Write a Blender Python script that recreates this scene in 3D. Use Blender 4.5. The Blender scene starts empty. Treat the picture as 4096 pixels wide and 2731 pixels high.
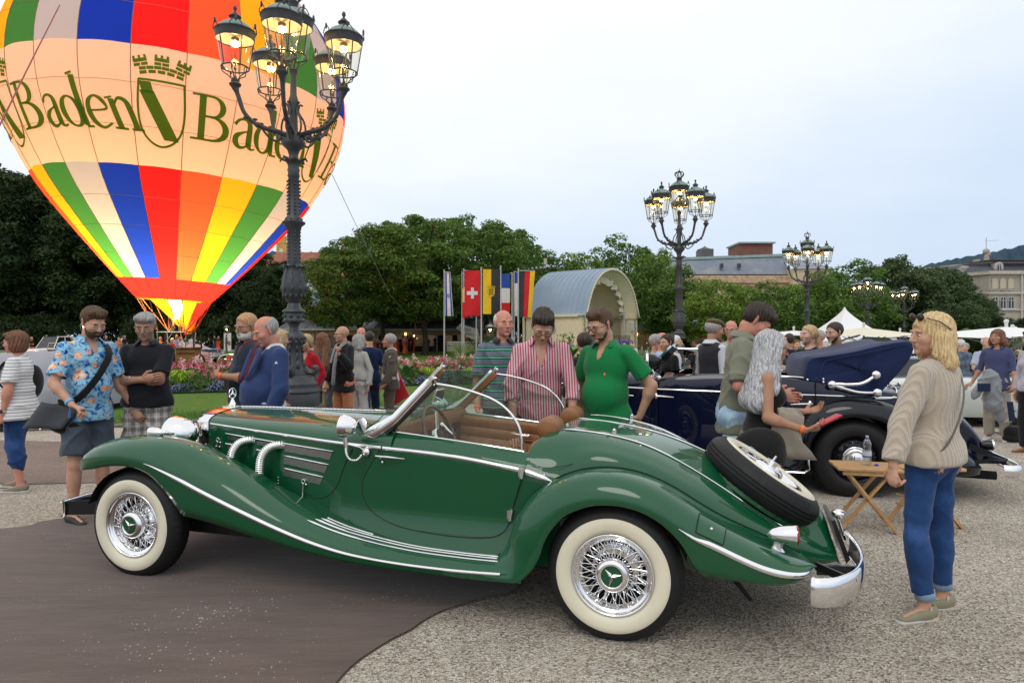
import bpy,bmesh,random
from math import *
import numpy as np
lsp=np.linspace
from mathutils import Vector,Matrix,noise as mnoise
random.seed(7)
R=radians
SC=bpy.context.scene
COL=SC.collection
# camera
EYE=1.66
cam=bpy.data.cameras.new('camera');cam.lens=24.0;cam.sensor_width=36.0
cam.clip_start=0.05;cam.clip_end=6000
cam_o=bpy.data.objects.new('camera',cam);COL.objects.link(cam_o)
cam_o.location=(0,0,EYE);cam_o.rotation_euler=(R(90-0.43),0,0)
SC.camera=cam_o
# sky, sun, exposure
SUN_EL,SUN_ROT=R(52),R(200)
W=bpy.data.worlds.new('World');SC.world=W;W.use_nodes=True
nt=W.node_tree;nt.nodes.clear()
def _n(t,typ,**kw):
 n=t.nodes.new(typ)
 for k,v in kw.items():setattr(n,k,v)
 return n
w_out=_n(nt,'ShaderNodeOutputWorld');w_bg=_n(nt,'ShaderNodeBackground')
sky=_n(nt,'ShaderNodeTexSky',sky_type='NISHITA',sun_disc=False,sun_elevation=SUN_EL,sun_rotation=SUN_ROT)
sky.dust_density=3.0;sky.air_density=1.5
w_sc=_n(nt,'ShaderNodeVectorMath',operation='SCALE');w_sc.inputs[3].default_value=0.10
nt.links.new(sky.outputs[0],w_sc.inputs[0])
w_tc=_n(nt,'ShaderNodeTexCoord');w_sep=_n(nt,'ShaderNodeSeparateXYZ')
nt.links.new(w_tc.outputs['Generated'],w_sep.inputs[0])
w_map=_n(nt,'ShaderNodeMapping');w_map.inputs['Scale'].default_value=(1.2,1.2,3.2)
nt.links.new(w_tc.outputs['Generated'],w_map.inputs[0])
w_no=_n(nt,'ShaderNodeTexNoise');w_no.inputs['Scale'].default_value=1.9;w_no.inputs['Detail'].default_value=5;w_no.inputs['Roughness'].default_value=.55
nt.links.new(w_map.outputs[0],w_no.inputs['Vector'])
w_mul=_n(nt,'ShaderNodeMath',operation='MULTIPLY_ADD');w_mul.inputs[1].default_value=.34;w_mul.inputs[2].default_value=-.17
nt.links.new(w_no.outputs[0],w_mul.inputs[0])
w_x=_n(nt,'ShaderNodeMath',operation='MULTIPLY_ADD');w_x.inputs[1].default_value=-.16
nt.links.new(w_sep.outputs[0],w_x.inputs[0]);nt.links.new(w_mul.outputs[0],w_x.inputs[2])
w_add=_n(nt,'ShaderNodeMath',operation='ADD')
nt.links.new(w_sep.outputs[2],w_add.inputs[0]);nt.links.new(w_x.outputs[0],w_add.inputs[1])
w_ramp=_n(nt,'ShaderNodeValToRGB')
cr=w_ramp.color_ramp
cr.elements[0].position=0.0;cr.elements[0].color=(.60,.72,.90,1)
cr.elements[1].position=0.42;cr.elements[1].color=(.97,.985,1.0,1)
e=cr.elements.new(.16);e.color=(.74,.83,.955,1)
e=cr.elements.new(.28);e.color=(.88,.935,.99,1)
nt.links.new(w_add.outputs[0],w_ramp.inputs[0])
w_mix=_n(nt,'ShaderNodeMixRGB');w_mix.inputs[0].default_value=.94
nt.links.new(w_sc.outputs[0],w_mix.inputs[1]);nt.links.new(w_ramp.outputs[0],w_mix.inputs[2])
nt.links.new(w_mix.outputs[0],w_bg.inputs[0]);w_bg.inputs[1].default_value=1.09
nt.links.new(w_bg.outputs[0],w_out.inputs[0])
sun=bpy.data.lights.new('sun','SUN');sun.energy=0.7;sun.angle=R(25);sun.color=(1,.96,.9)
sun_o=bpy.data.objects.new('sun',sun);COL.objects.link(sun_o)
sun_o.rotation_euler=(R(90)-SUN_EL,0,pi-SUN_ROT+R(0))
vs=SC.view_settings
SC.display_settings.display_device='sRGB'
vs.view_transform='Standard';vs.look='None';vs.exposure=0.0;vs.gamma=1.0;vs.use_curve_mapping=False
SC.cycles.use_denoising=True
SC.cycles.max_bounces=7;SC.cycles.transparent_max_bounces=16;SC.cycles.transmission_bounces=5
SC.cycles.glossy_bounces=4;SC.cycles.diffuse_bounces=3
SC.cycles.caustics_reflective=False;SC.cycles.caustics_refractive=False
SC.cycles.sample_clamp_indirect=4.0
# measuring: a pixel of the 4096 px photo at depth Y
F=2731.0;HOR=1345.0
def P(u,v,Y):return Vector(((u-2048)/F*Y,Y,EYE-(v-HOR)/F*Y))
def GX(u,Y):return(u-2048)/F*Y
def ZV(v,Y):return EYE-(v-HOR)/F*Y
# materials
MATS={}
def mat(name,col=(.5,.5,.5),rough=.6,metal=0.0,coat=0.0,spec=.5,emit=None,es=0.0,trans=0.0,alpha=1.0,ior=1.45,noise=None,bump=None,sheen=0.0,coords='Object',coat_rough=.03):
 """noise=(scale, amount[, detail]) varies the colour; bump=(scale, strength, distance)"""
 if name in MATS:return MATS[name]
 m=bpy.data.materials.new(name);m.use_nodes=True
 t=m.node_tree;b=t.nodes['Principled BSDF']
 b.inputs['Base Color'].default_value=(*col,1)
 b.inputs['Roughness'].default_value=rough;b.inputs['Metallic'].default_value=metal
 b.inputs['Coat Weight'].default_value=coat;b.inputs['Coat Roughness'].default_value=coat_rough
 b.inputs['Specular IOR Level'].default_value=spec
 b.inputs['Sheen Weight'].default_value=sheen
 b.inputs['Transmission Weight'].default_value=trans;b.inputs['IOR'].default_value=ior
 b.inputs['Alpha'].default_value=alpha
 if emit:b.inputs['Emission Color'].default_value=(*emit,1);b.inputs['Emission Strength'].default_value=es
 tc=None
 if noise or bump:tc=_n(t,'ShaderNodeTexCoord')
 if noise:
  n=_n(t,'ShaderNodeTexNoise');n.inputs['Scale'].default_value=noise[0]
  n.inputs['Detail'].default_value=noise[2]if len(noise)>2 else 4
  t.links.new(tc.outputs[coords],n.inputs['Vector'])
  r=_n(t,'ShaderNodeValToRGB');a=noise[1]
  r.color_ramp.elements[0].position=.3;r.color_ramp.elements[1].position=.7
  r.color_ramp.elements[0].color=(*[c*(1-a)for c in col],1)
  r.color_ramp.elements[1].color=(*[min(1,c*(1+a))for c in col],1)
  t.links.new(n.outputs[0],r.inputs[0]);t.links.new(r.outputs[0],b.inputs['Base Color'])
 if bump:
  n=_n(t,'ShaderNodeTexNoise');n.inputs['Scale'].default_value=bump[0];n.inputs['Detail'].default_value=3
  t.links.new(tc.outputs[coords],n.inputs['Vector'])
  bp=_n(t,'ShaderNodeBump');bp.inputs['Strength'].default_value=bump[1];bp.inputs['Distance'].default_value=bump[2]
  t.links.new(n.outputs[0],bp.inputs['Height']);t.links.new(bp.outputs[0],b.inputs['Normal'])
 MATS[name]=m
 return m
class NG:
 """tiny helper for hand made node materials"""
 def __init__(s,name,**kw):
  s.m=mat(name,**kw);s.t=s.m.node_tree;s.b=s.t.nodes['Principled BSDF']
  s.tc=_n(s.t,'ShaderNodeTexCoord')
 def v(s,x):return x
 def link(s,a,b):s.t.links.new(a,b)
 def put(s,node,idx,val):
  if hasattr(val,'is_output')or hasattr(val,'links'):s.link(val,node.inputs[idx])
  else:node.inputs[idx].default_value=val
 def math(s,op,a,b=0.0,c=None,clamp=False):
  n=_n(s.t,'ShaderNodeMath',operation=op,use_clamp=clamp);s.put(n,0,a);s.put(n,1,b)
  if c is not None:s.put(n,2,c)
  return n.outputs[0]
 def mix(s,f,a,b,typ='MIX'):
  n=_n(s.t,'ShaderNodeMixRGB',blend_type=typ);s.put(n,0,f)
  for i,x in((1,a),(2,b)):
   if isinstance(x,tuple):x=(*x,1)if len(x)==3 else x
   s.put(n,i,x)
  return n.outputs[0]
 def noise(s,scale,detail=3,rough=.5,vec=None,out=0,dist=0.0):
  n=_n(s.t,'ShaderNodeTexNoise');n.inputs['Scale'].default_value=scale;n.inputs['Detail'].default_value=detail
  n.inputs['Roughness'].default_value=rough;n.inputs['Distortion'].default_value=dist
  s.link(vec if vec is not None else s.tc.outputs['Object'],n.inputs['Vector']);return n.outputs[out]
 def voro(s,scale,vec=None,out='Distance',feature='F1',rnd=1.0):
  n=_n(s.t,'ShaderNodeTexVoronoi',feature=feature);n.inputs['Scale'].default_value=scale
  n.inputs['Randomness'].default_value=rnd
  s.link(vec if vec is not None else s.tc.outputs['Object'],n.inputs['Vector']);return n.outputs[out]
 def mapping(s,scale=(1,1,1),rot=(0,0,0),loc=(0,0,0),src='Object'):
  n=_n(s.t,'ShaderNodeMapping');n.inputs['Scale'].default_value=scale;n.inputs['Rotation'].default_value=rot
  n.inputs['Location'].default_value=loc;s.link(s.tc.outputs[src]if isinstance(src,str)else src,n.inputs[0]);return n.outputs[0]
 def xyz(s,src='Object'):
  n=_n(s.t,'ShaderNodeSeparateXYZ');s.link(s.tc.outputs[src]if isinstance(src,str)else src,n.inputs[0]);return n.outputs
 def ramp(s,f,stops,interp='LINEAR'):
  n=_n(s.t,'ShaderNodeValToRGB');n.color_ramp.interpolation=interp;s.put(n,0,f)
  els=n.color_ramp.elements
  while len(els)<len(stops):els.new(.5)
  for e_,(p,c)in zip(els,stops):
   e_.position=p;e_.color=(*c,1)if len(c)==3 else c
  return n.outputs[0]
 def color(s,sock):s.link(sock,s.b.inputs['Base Color'])
 def bump(s,h,strength=.5,dist=.01):
  n=_n(s.t,'ShaderNodeBump');n.inputs['Strength'].default_value=strength;n.inputs['Distance'].default_value=dist
  s.link(h,n.inputs['Height']);s.link(n.outputs[0],s.b.inputs['Normal'])
def glass_mat(name,tint=(.93,.97,.95),base=.03,top=.55,rough=.0):
 if name in MATS:return MATS[name]
 m=bpy.data.materials.new(name);m.use_nodes=True;t=m.node_tree;t.nodes.clear()
 o=_n(t,'ShaderNodeOutputMaterial');mx=_n(t,'ShaderNodeMixShader');tr=_n(t,'ShaderNodeBsdfTransparent');gl=_n(t,'ShaderNodeBsdfGlossy');lw=_n(t,'ShaderNodeLayerWeight')
 tr.inputs[0].default_value=(*tint,1);gl.inputs['Roughness'].default_value=rough;lw.inputs[0].default_value=.35
 mr=_n(t,'ShaderNodeMapRange');mr.inputs[3].default_value=base;mr.inputs[4].default_value=top
 t.links.new(lw.outputs['Facing'],mr.inputs[0]);t.links.new(mr.outputs[0],mx.inputs[0]);t.links.new(tr.outputs[0],mx.inputs[1]);t.links.new(gl.outputs[0],mx.inputs[2]);t.links.new(mx.outputs[0],o.inputs[0])
 MATS[name]=m;return m
# objects
def tag(o,label=None,cat=None,group=None,kind=None):
 if label:o['label']=label
 if cat:o['category']=cat
 if group:o['group']=group
 if kind:o['kind']=kind
 return o
def empty(name,loc=(0,0,0),rz=0.0,label=None,cat=None,group=None,parent=None):
 o=bpy.data.objects.new(name,None);COL.objects.link(o);o.location=loc;o.rotation_euler=(0,0,rz)
 o.empty_display_size=.1
 if parent:o.parent=parent
 return tag(o,label,cat,group)
def mesh_np(name,verts,faces,m=None,parent=None,smooth=True,kind=None,loc=None):
 me=bpy.data.meshes.new(name)
 if isinstance(verts,np.ndarray):verts=verts.tolist()
 if isinstance(faces,np.ndarray):faces=faces.tolist()
 me.from_pydata(verts,[],faces)
 if smooth and len(me.polygons):me.polygons.foreach_set('use_smooth',[True]*len(me.polygons))
 me.update()
 o=bpy.data.objects.new(name,me);COL.objects.link(o)
 if m:
  for x in(m if isinstance(m,(list,tuple))else[m]):me.materials.append(x)
 if parent:o.parent=parent
 if kind:o['kind']=kind
 if loc is not None:o.location=loc
 return o
def dup(o,name=None,parent=None,loc=None,rz=None,mats=None):
 c=o.copy();COL.objects.link(c)
 if name:c.name=name
 c.parent=parent
 if loc is not None:c.location=loc
 if rz is not None:c.rotation_euler=(0,0,rz)
 for ch in[x for x in o.children]:dup(ch,None,c)
 return c
class MB:
 """collects simple shapes as lists, links them as ONE mesh"""
 def __init__(s):s.v=[];s.f=[];s.mi=[];s.cur=0;s.flat=set()
 def add(s,vs,fs):
  k=len(s.v);s.v+=[tuple(x)for x in vs];s.f+=[[i+k for i in f]for f in fs];s.mi+=[s.cur]*len(fs);return s
 def box(s,c,d,rz=0.0,M=None,taper=1.0):
  hx,hy,hz=d[0]/2,d[1]/2,d[2]/2;out=[]
  cr_,sr_=cos(rz),sin(rz)
  for z in(-1,1):
   k=taper if z>0 else 1
   for x,y in((-1,-1),(1,-1),(1,1),(-1,1)):
    px,py,pz=x*hx*k,y*hy*k,z*hz
    p=Vector((px*cr_-py*sr_,px*sr_+py*cr_,pz))
    if M:p=M@p
    out.append((c[0]+p.x,c[1]+p.y,c[2]+p.z))
  return s.add(out,[(0,3,2,1),(4,5,6,7),(0,1,5,4),(1,2,6,5),(2,3,7,6),(3,0,4,7)])
 def bar(s,a,b,w,h=None,up=(0,0,1)):
  a=Vector(a);b=Vector(b);h=w if h is None else h
  d=(b-a).normalized();up=Vector(up)
  if abs(d.dot(up))>.98:up=Vector((1,0,0))
  sd=d.cross(up).normalized();u=sd.cross(d).normalized()
  vs_=[p+sd*(x*w/2)+u*(y*h/2)for p in(a,b)for x,y in((-1,-1),(1,-1),(1,1),(-1,1))]
  return s.add(vs_,[(0,1,2,3),(7,6,5,4),(0,4,5,1),(1,5,6,2),(2,6,7,3),(3,7,4,0)])
 def tube(s,pts,r,n=8,cap=True,closed=False,flat=None):
  """pts polyline; r number or list; flat=(up vector, factor) squashes the section"""
  pts=[Vector(p)for p in pts];m_=len(pts)
  rs=r if isinstance(r,(list,tuple))else[r]*m_
  ring=[];pu=None
  for i,p in enumerate(pts):
   if closed:d=pts[(i+1)%m_]-pts[i-1]
   else:d=pts[min(i+1,m_-1)]-pts[max(i-1,0)]
   d=d.normalized()if d.length>1e-9 else Vector((0,0,1))
   if pu is None:
    u=Vector((0,0,1))if abs(d.z)<.9 else Vector((1,0,0))
    if flat:u=Vector(flat[0])
   else:u=pu
   if flat:u=Vector(flat[0])
   u=(u-d*u.dot(d)).normalized();pu=u;w=d.cross(u)
   k=flat[1]if flat else 1.0
   ring.append([p+(u*sin(2*pi*j/n)*k+w*cos(2*pi*j/n))*rs[i]for j in range(n)])
  vs_=[q for g in ring for q in g];fs=[]
  for i in range(m_-(0 if closed else 1)):
   a0=i*n;b0=((i+1)%m_)*n
   for j in range(n):fs.append((a0+j,a0+(j+1)%n,b0+(j+1)%n,b0+j))
  if cap and not closed:fs+=[tuple(range(n))[::-1],tuple((m_-1)*n+j for j in range(n))]
  return s.add(vs_,fs)
 def lathe(s,prof,c=(0,0,0),n=24,M=None,close=False,cap=False):
  """prof: (r, z) list about local z"""
  vs_=[]
  for r_,z in prof:
   for j in range(n):
    a=2*pi*j/n;p=Vector((r_*cos(a),r_*sin(a),z))
    if M:p=M@p
    vs_.append((p.x+c[0],p.y+c[1],p.z+c[2]))
  fs=[]
  m_=len(prof)
  for i in range(m_ if close else m_-1):
   b0=((i+1)%m_)*n
   for j in range(n):fs.append((i*n+j,i*n+(j+1)%n,b0+(j+1)%n,b0+j))
  if cap and not close:
   if prof[0][0]>1e-4:fs.append(tuple(range(n))[::-1])
   if prof[-1][0]>1e-4:fs.append(tuple((m_-1)*n+j for j in range(n)))
  return s.add(vs_,fs)
 def ell(s,c,r,n=12,m_=8,M=None):
  prof=[(sin(pi*i/m_),-cos(pi*i/m_))for i in range(m_+1)]
  prof[0]=(0.0,-1);prof[-1]=(0.0,1)
  r=(r,r,r)if not hasattr(r,'__len__')else r
  S=Matrix.Diagonal((*r,1)).to_3x3()
  return s.lathe([(max(a,1e-5),b)for a,b in prof],c,n,(M@S)if M else S)
 def grid(s,rows,closed_u=False):
  """rows: list of equally long point lists"""
  n=len(rows[0]);vs_=[p for r_ in rows for p in r_];fs=[]
  for i in range(len(rows)-1):
   for j in range(n-(0 if closed_u else 1)):
    fs.append((i*n+j,i*n+(j+1)%n,(i+1)*n+(j+1)%n,(i+1)*n+j))
  return s.add(vs_,fs)
 def prism(s,poly,a,b,axis='y'):
  """poly in a plane, extruded from a to b along axis"""
  def mk(p,q):
   return{'y':(p[0],q,p[1]),'x':(q,p[0],p[1]),'z':(p[0],p[1],q)}[axis]
  n=len(poly)
  vs_=[mk(p,a)for p in poly]+[mk(p,b)for p in poly]
  return s.add(vs_,[tuple(range(n)),tuple(range(2*n-1,n-1,-1))]+[(i,i+n,(i+1)%n+n,(i+1)%n)for i in range(n)])
 def build(s,name,m=None,parent=None,smooth=None,bevel=0.0,loc=None,kind=None,asm=40,sub=0,fixn=True):
  o=mesh_np(name,s.v,s.f,m,parent,smooth=False,loc=loc,kind=kind)
  me=o.data
  if len(set(s.mi))>1:me.polygons.foreach_set('material_index',s.mi)
  if fixn:
   bm=bmesh.new();bm.from_mesh(me);bmesh.ops.remove_doubles(bm,verts=bm.verts,dist=1e-6)
   bmesh.ops.recalc_face_normals(bm,faces=bm.faces);bm.to_mesh(me);bm.free()
  if smooth is None or smooth:
   me.polygons.foreach_set('use_smooth',[True]*len(me.polygons))
   if smooth is None:
    me.set_sharp_from_angle(angle=R(asm))
  if bevel>0:
   bv=o.modifiers.new('bevel','BEVEL');bv.width=bevel;bv.segments=2;bv.limit_method='ANGLE';bv.angle_limit=R(40)
  if sub:
   sm=o.modifiers.new('sub','SUBSURF');sm.levels=sub;sm.render_levels=sub
  return o
def rot_to(d,up=(0,0,1)):
 """matrix whose local z points along d"""
 d=Vector(d).normalized();return d.to_track_quat('Z','Y').to_matrix()
def interp(pts,n=None,xs=None):
 """smooth (monotone-ish cubic) resampling of a list of (x, y...) by x"""
 pts=sorted(pts,key=lambda p:p[0]);X=np.array([p[0]for p in pts],float);Yv=np.array([p[1:]for p in pts],float)
 m_=np.gradient(Yv,X,axis=0)if len(X)>2 else np.repeat((Yv[1:]-Yv[:-1])/(X[1]-X[0]),2,0)
 def f(x):
  x=min(max(x,X[0]),X[-1]);i=min(max(int(np.searchsorted(X,x))-1,0),len(X)-2)
  h=X[i+1]-X[i];t_=(x-X[i])/h
  r_=(2*t_**3-3*t_**2+1)*Yv[i]+(t_**3-2*t_**2+t_)*h*m_[i]+(-2*t_**3+3*t_**2)*Yv[i+1]+(t_**3-t_**2)*h*m_[i+1]
  return float(r_[0])if len(r_)==1 else[float(q)for q in r_]
 return f
def cspline(pts,n):
 """Catmull-Rom through 3D points, n samples per span"""
 pts=[Vector(p)for p in pts];out=[]
 for i in range(len(pts)-1):
  p0=pts[max(i-1,0)];p1=pts[i];p2=pts[i+1];p3=pts[min(i+2,len(pts)-1)]
  for k in range(n):
   t_=k/n
   out.append(.5*((2*p1)+(p2-p0)*t_+(2*p0-5*p1+4*p2-p3)*t_**2+(3*p1-p0-3*p2+p3)*t_**3))
 out.append(pts[-1]);return out
# ground, lawn, paths, carpet
f_gz=interp([(-50,0),(0,0),(11,0),(14,-.05),(18,-.16),(24,-.2),(32,-.2),(45,-.13),(75,0),(90,0),(400,0)])
def gz(Y,X=0.0):
 """the park falls gently away to the right"""
 return f_gz(Y)-min(.8,.07*max(0.0,X-2)*min(1.0,max(0.0,(Y-11)/30)))
def GP(u,Y,dz=0.0):return Vector((GX(u,Y),Y,gz(Y,GX(u,Y))+dz))
g=NG('pea_gravel',col=(.3,.27,.23),rough=.9,spec=.2)
v1=g.voro(85,out='Color');sp_=g.xyz(v1);v2=g.voro(85);n0=g.noise(3.2,4,.6);n1=g.noise(.45,3)
st=g.ramp(sp_[0],[(0,(.20,.17,.14)),(.22,(.37,.315,.26)),(.48,(.50,.44,.365)),(.75,(.62,.57,.49)),(.92,(.72,.69,.64)),(1,(.38,.31,.24))])
st=g.mix(.55,st,g.mix(1.0,st,g.ramp(n0,[(.3,(.72,.70,.68)),(.7,(1.08,1.06,1.03))]),'MULTIPLY'))
st=g.mix(1.0,st,g.ramp(n1,[(.3,(.84,.82,.79)),(.7,(1.12,1.12,1.12))]),'MULTIPLY')
g.color(st);g.bump(v2,1.0,.012);m_gravel=g.m
g=NG('brown_path',col=(.2,.15,.13),rough=.95,spec=.1)
n0=g.noise(1.2,5,.6);n1=g.noise(70,3);sp_=g.voro(34);n2=g.noise(2.2,4,.7)
base=g.ramp(n0,[(.3,(.19,.140,.118)),(.7,(.27,.205,.175))])
base=g.mix(.3,base,g.ramp(n1,[(.35,(.1,.08,.07)),(.65,(.32,.26,.22))]))
fl=g.math('MULTIPLY',g.math('LESS_THAN',sp_,.16),g.math('GREATER_THAN',n2,.50))
g.color(g.mix(fl,base,(.55,.51,.45)));g.bump(n1,.5,.005);m_path=g.m
g=NG('brown_felt_carpet',col=(.07,.045,.035),rough=1.0,spec=.05,sheen=.3)
n0=g.noise(1.6,4,.6,g.mapping((1,3.5,1),(0,0,.35)));n1=g.noise(420,2);sp_=g.voro(26);sp2=g.voro(60);n2=g.noise(.9,4,.65)
base=g.ramp(n0,[(.3,(.078,.047,.034)),(.7,(.118,.076,.056))]);base=g.mix(.25,base,g.ramp(n1,[(.3,(.045,.028,.02)),(.7,(.16,.11,.085))]))
f1=g.math('MULTIPLY',g.math('LESS_THAN',sp_,g.math('MULTIPLY',g.math('SUBTRACT',n2,.42,clamp=True),.75)),1.0)
f2=g.math('LESS_THAN',sp2,g.math('MULTIPLY',g.math('SUBTRACT',n2,.40,clamp=True),.55))
g.color(g.mix(g.math('MAXIMUM',f1,f2),base,(.46,.42,.35)));g.bump(n0,.35,.03);m_carpet=g.m
g=NG('mown_grass',col=(.06,.12,.02),rough=.9,spec=.15)
n0=g.noise(.25,4,.6);n1=g.noise(26,4,.7,g.mapping((1,1.0,1)));n2=g.noise(3,3)
c_=g.ramp(n0,[(.3,(.060,.135,.020)),(.7,(.105,.20,.030))]);c_=g.mix(.5,c_,g.ramp(n1,[(.3,(.025,.07,.010)),(.7,(.17,.29,.055))]));c_=g.mix(.25,c_,g.ramp(n2,[(.35,(.04,.10,.015)),(.65,(.13,.2,.04))]))
g.color(c_);g.bump(n1,.8,.02);m_grass=g.m
m_soil=mat('dark_soil',(.035,.028,.02),rough=1.0,noise=(9,.4),bump=(20,.8,.03))
m_kerb=mat('worn_kerb_stone',(.20,.175,.15),rough=.9,noise=(12,.3),bump=(40,.5,.004))
def sheet(name,xs,ys,m,dz=0.0,kind='structure'):
 mb=MB();mb.grid([[(x,y,gz(y,x)+dz)for x in xs]for y in ys]);o=mb.build(name,m,smooth=True);o['kind']=kind;return o
ysg=[-40,-10,0,5,9]+[11+i for i in range(16)]+[27+1.5*i for i in range(32)]+[80,85,95,110,180,400,1500]
sheet('ground',[-1500,-300,-100,-60,-40,-25,-15,-8]+[-4+1.5*i for i in range(34)]+[55,70,100,300,1500],ysg,m_gravel)
def poly_sheet(name,outline,m,dz,kind='structure',fine=False):
 bm=bmesh.new();vs_=[bm.verts.new((x,y,gz(y,x)+dz))for x,y in outline];bm.faces.new(vs_)
 bmesh.ops.triangulate(bm,faces=bm.faces)
 if fine:
  for it in range(6):
   es=[e_ for e_ in bm.edges if e_.calc_length()>2.6]
   if es:bmesh.ops.subdivide_edges(bm,edges=es,cuts=1);bmesh.ops.triangulate(bm,faces=bm.faces)
  for v in bm.verts:v.co.z=gz(v.co.y,v.co.x)+dz
 me=bpy.data.meshes.new(name);bm.to_mesh(me);bm.free();me.materials.append(m)
 o=bpy.data.objects.new(name,me);COL.objects.link(o);o['kind']=kind
 for p in me.polygons:
  if p.normal.z<0:me.flip_normals();break
 return o
rg=random.Random(3)
e1=[(x,10.45+.35*sin(x*.5)-.02*x)for x in lsp(-30,2,40)];e2=[(x,7.55+.1*sin(x*1.3)+rg.uniform(-.05,.05)-.02*x)for x in lsp(2,-30,40)]
poly_sheet('path',e1+e2,m_path,.004)
def gp(u,v):Y=EYE*F/(v-HOR);return(GX(u,Y),Y)
edge=[gp(*p)for p in((-900,2165),(0,2128),(160,2100),(300,2078),(420,2062))]+[(-2.2,6.4),(-1.3,6.0),(-.4,5.4),(.0,4.8)]
edge2=[gp(*p)for p in((2060,2375),(1960,2400),(1850,2432),(1760,2462),(1690,2500),(1640,2535),(1570,2570),(1500,2612),(1430,2660),(1370,2715),(1310,2800),(1250,2950),(1200,3300))]
sm=[tuple(p)[:2]for p in cspline([(a,b,0)for a,b in edge+edge2],5)]
o=poly_sheet('carpet',sm+[(-.6,.3),(-8,.3)],m_carpet,.012,'structure');o['kind']='structure'
mb=MB();mb.tube([(x,y,.006)for x,y in sm],.0095,6);o=mb.build('carpet_edge',m_carpet,smooth=True);o['kind']='structure'
kerb=[(-60,9.0),(-30,9.4),(-16,10.2),(-11.5,11.1),(-8.5,12.15),(-7.0,12.85),(-6.1,13.6),(-4.6,15.3),(-3.0,16.9),(-1.0,18.6),(1.5,20.2),(5,21.6),(9,22.3),(14,22.6),(26,22.8)]
kc=[tuple(p)[:2]for p in cspline([(a,b,0)for a,b in kerb],4)]
poly_sheet('lawn',kc+[(40,23),(60,24),(60,74),(-90,74),(-90,9)],m_grass,.05,fine=True)
mb=MB();mb.tube([(x,y-.02,gz(y,x)+.03)for x,y in kc],.05,6,flat=((0,0,1),.8));o=mb.build('kerb',m_kerb,smooth=True);o['kind']='structure'
o=poly_sheet('far_path',[(-95,74),(80,74),(80,79),(-95,79)],mat('pale_path',(.30,.28,.25),rough=.9,noise=(2,.1)),.012)
bed_a=[(-13.5,21.2),(-10.6,21.4),(-7,22.9),(-3.6,25.0),(0,26.4),(4,27.2),(9,27.0),(13,26.4),(20,26)];bed_b=[(x,y+5.6)for x,y in bed_a[::-1]]
poly_sheet('flower_bed',bed_a+bed_b,m_soil,.09,fine=True)
rg=random.Random(5);V=[];Fc=[]
def blade_(x,y,z,h_,w_,a,lean):
 k=len(V);dx,dy=cos(a)*w_,sin(a)*w_;lx,ly=cos(a+1.57)*lean,sin(a+1.57)*lean
 V.extend([(x-dx,y-dy,z),(x+dx,y+dy,z),(x+lx,y+ly,z+h_)]);Fc.append((k,k+1,k+2))
for _ in range(26000):
 i=rg.randrange(len(kc)-1);t_=rg.random();x=kc[i][0]+(kc[i+1][0]-kc[i][0])*t_
 if x<-16 or x>10:continue
 y=kc[i][1]+(kc[i+1][1]-kc[i][1])*t_+abs(rg.gauss(0,1.3));blade_(x,y,gz(y,x)+.05,rg.uniform(.03,.085),.006,rg.uniform(0,6.28),rg.uniform(-.03,.03))
o=mesh_np('grass',V,Fc,mat('grass_blades',(.10,.20,.035),rough=.8,noise=(3,.4)),smooth=False);o['kind']='stuff';o['label']='short green grass along the near edge of the lawn';o['category']='grass'
# trees
def leaf_mat(name,c1,c2,c3):
 g=NG(name,col=c1,rough=.6,spec=.3)
 oi=g.t.nodes.new('ShaderNodeObjectInfo');ge=g.t.nodes.new('ShaderNodeNewGeometry')
 n=g.noise(.35,3,.6,ge.outputs['Position']);n2=g.noise(2.2,2,.5,ge.outputs['Position']);r_=ge.outputs['Random Per Island']
 f=g.math('ADD',g.math('MULTIPLY',r_,.55),g.math('MULTIPLY',n,.8));f=g.math('SUBTRACT',f,.2)
 c=g.ramp(f,[(.15,c1),(.5,c2),(.85,c3)]);g.color(c)
 tr=_n(g.t,'ShaderNodeBsdfTranslucent');g.link(c,tr.inputs[0]);mx=_n(g.t,'ShaderNodeMixShader');mx.inputs[0].default_value=.3
 out=[x for x in g.t.nodes if x.type=='OUTPUT_MATERIAL'][0];g.link(g.b.outputs[0],mx.inputs[1]);g.link(tr.outputs[0],mx.inputs[2]);g.link(mx.outputs[0],out.inputs[0]);return g.m
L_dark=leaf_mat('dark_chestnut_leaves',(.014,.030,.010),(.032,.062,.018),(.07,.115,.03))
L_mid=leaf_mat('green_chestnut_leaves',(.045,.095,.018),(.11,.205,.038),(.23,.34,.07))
L_lime=leaf_mat('fresh_green_leaves',(.08,.14,.022),(.18,.28,.045),(.32,.42,.075))
L_grey=leaf_mat('muted_green_leaves',(.04,.07,.028),(.085,.13,.05),(.15,.21,.085))
m_bark=mat('grey_brown_bark',(.035,.028,.022),rough=.95,noise=(6,.35),bump=(14,.8,.03))
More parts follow.
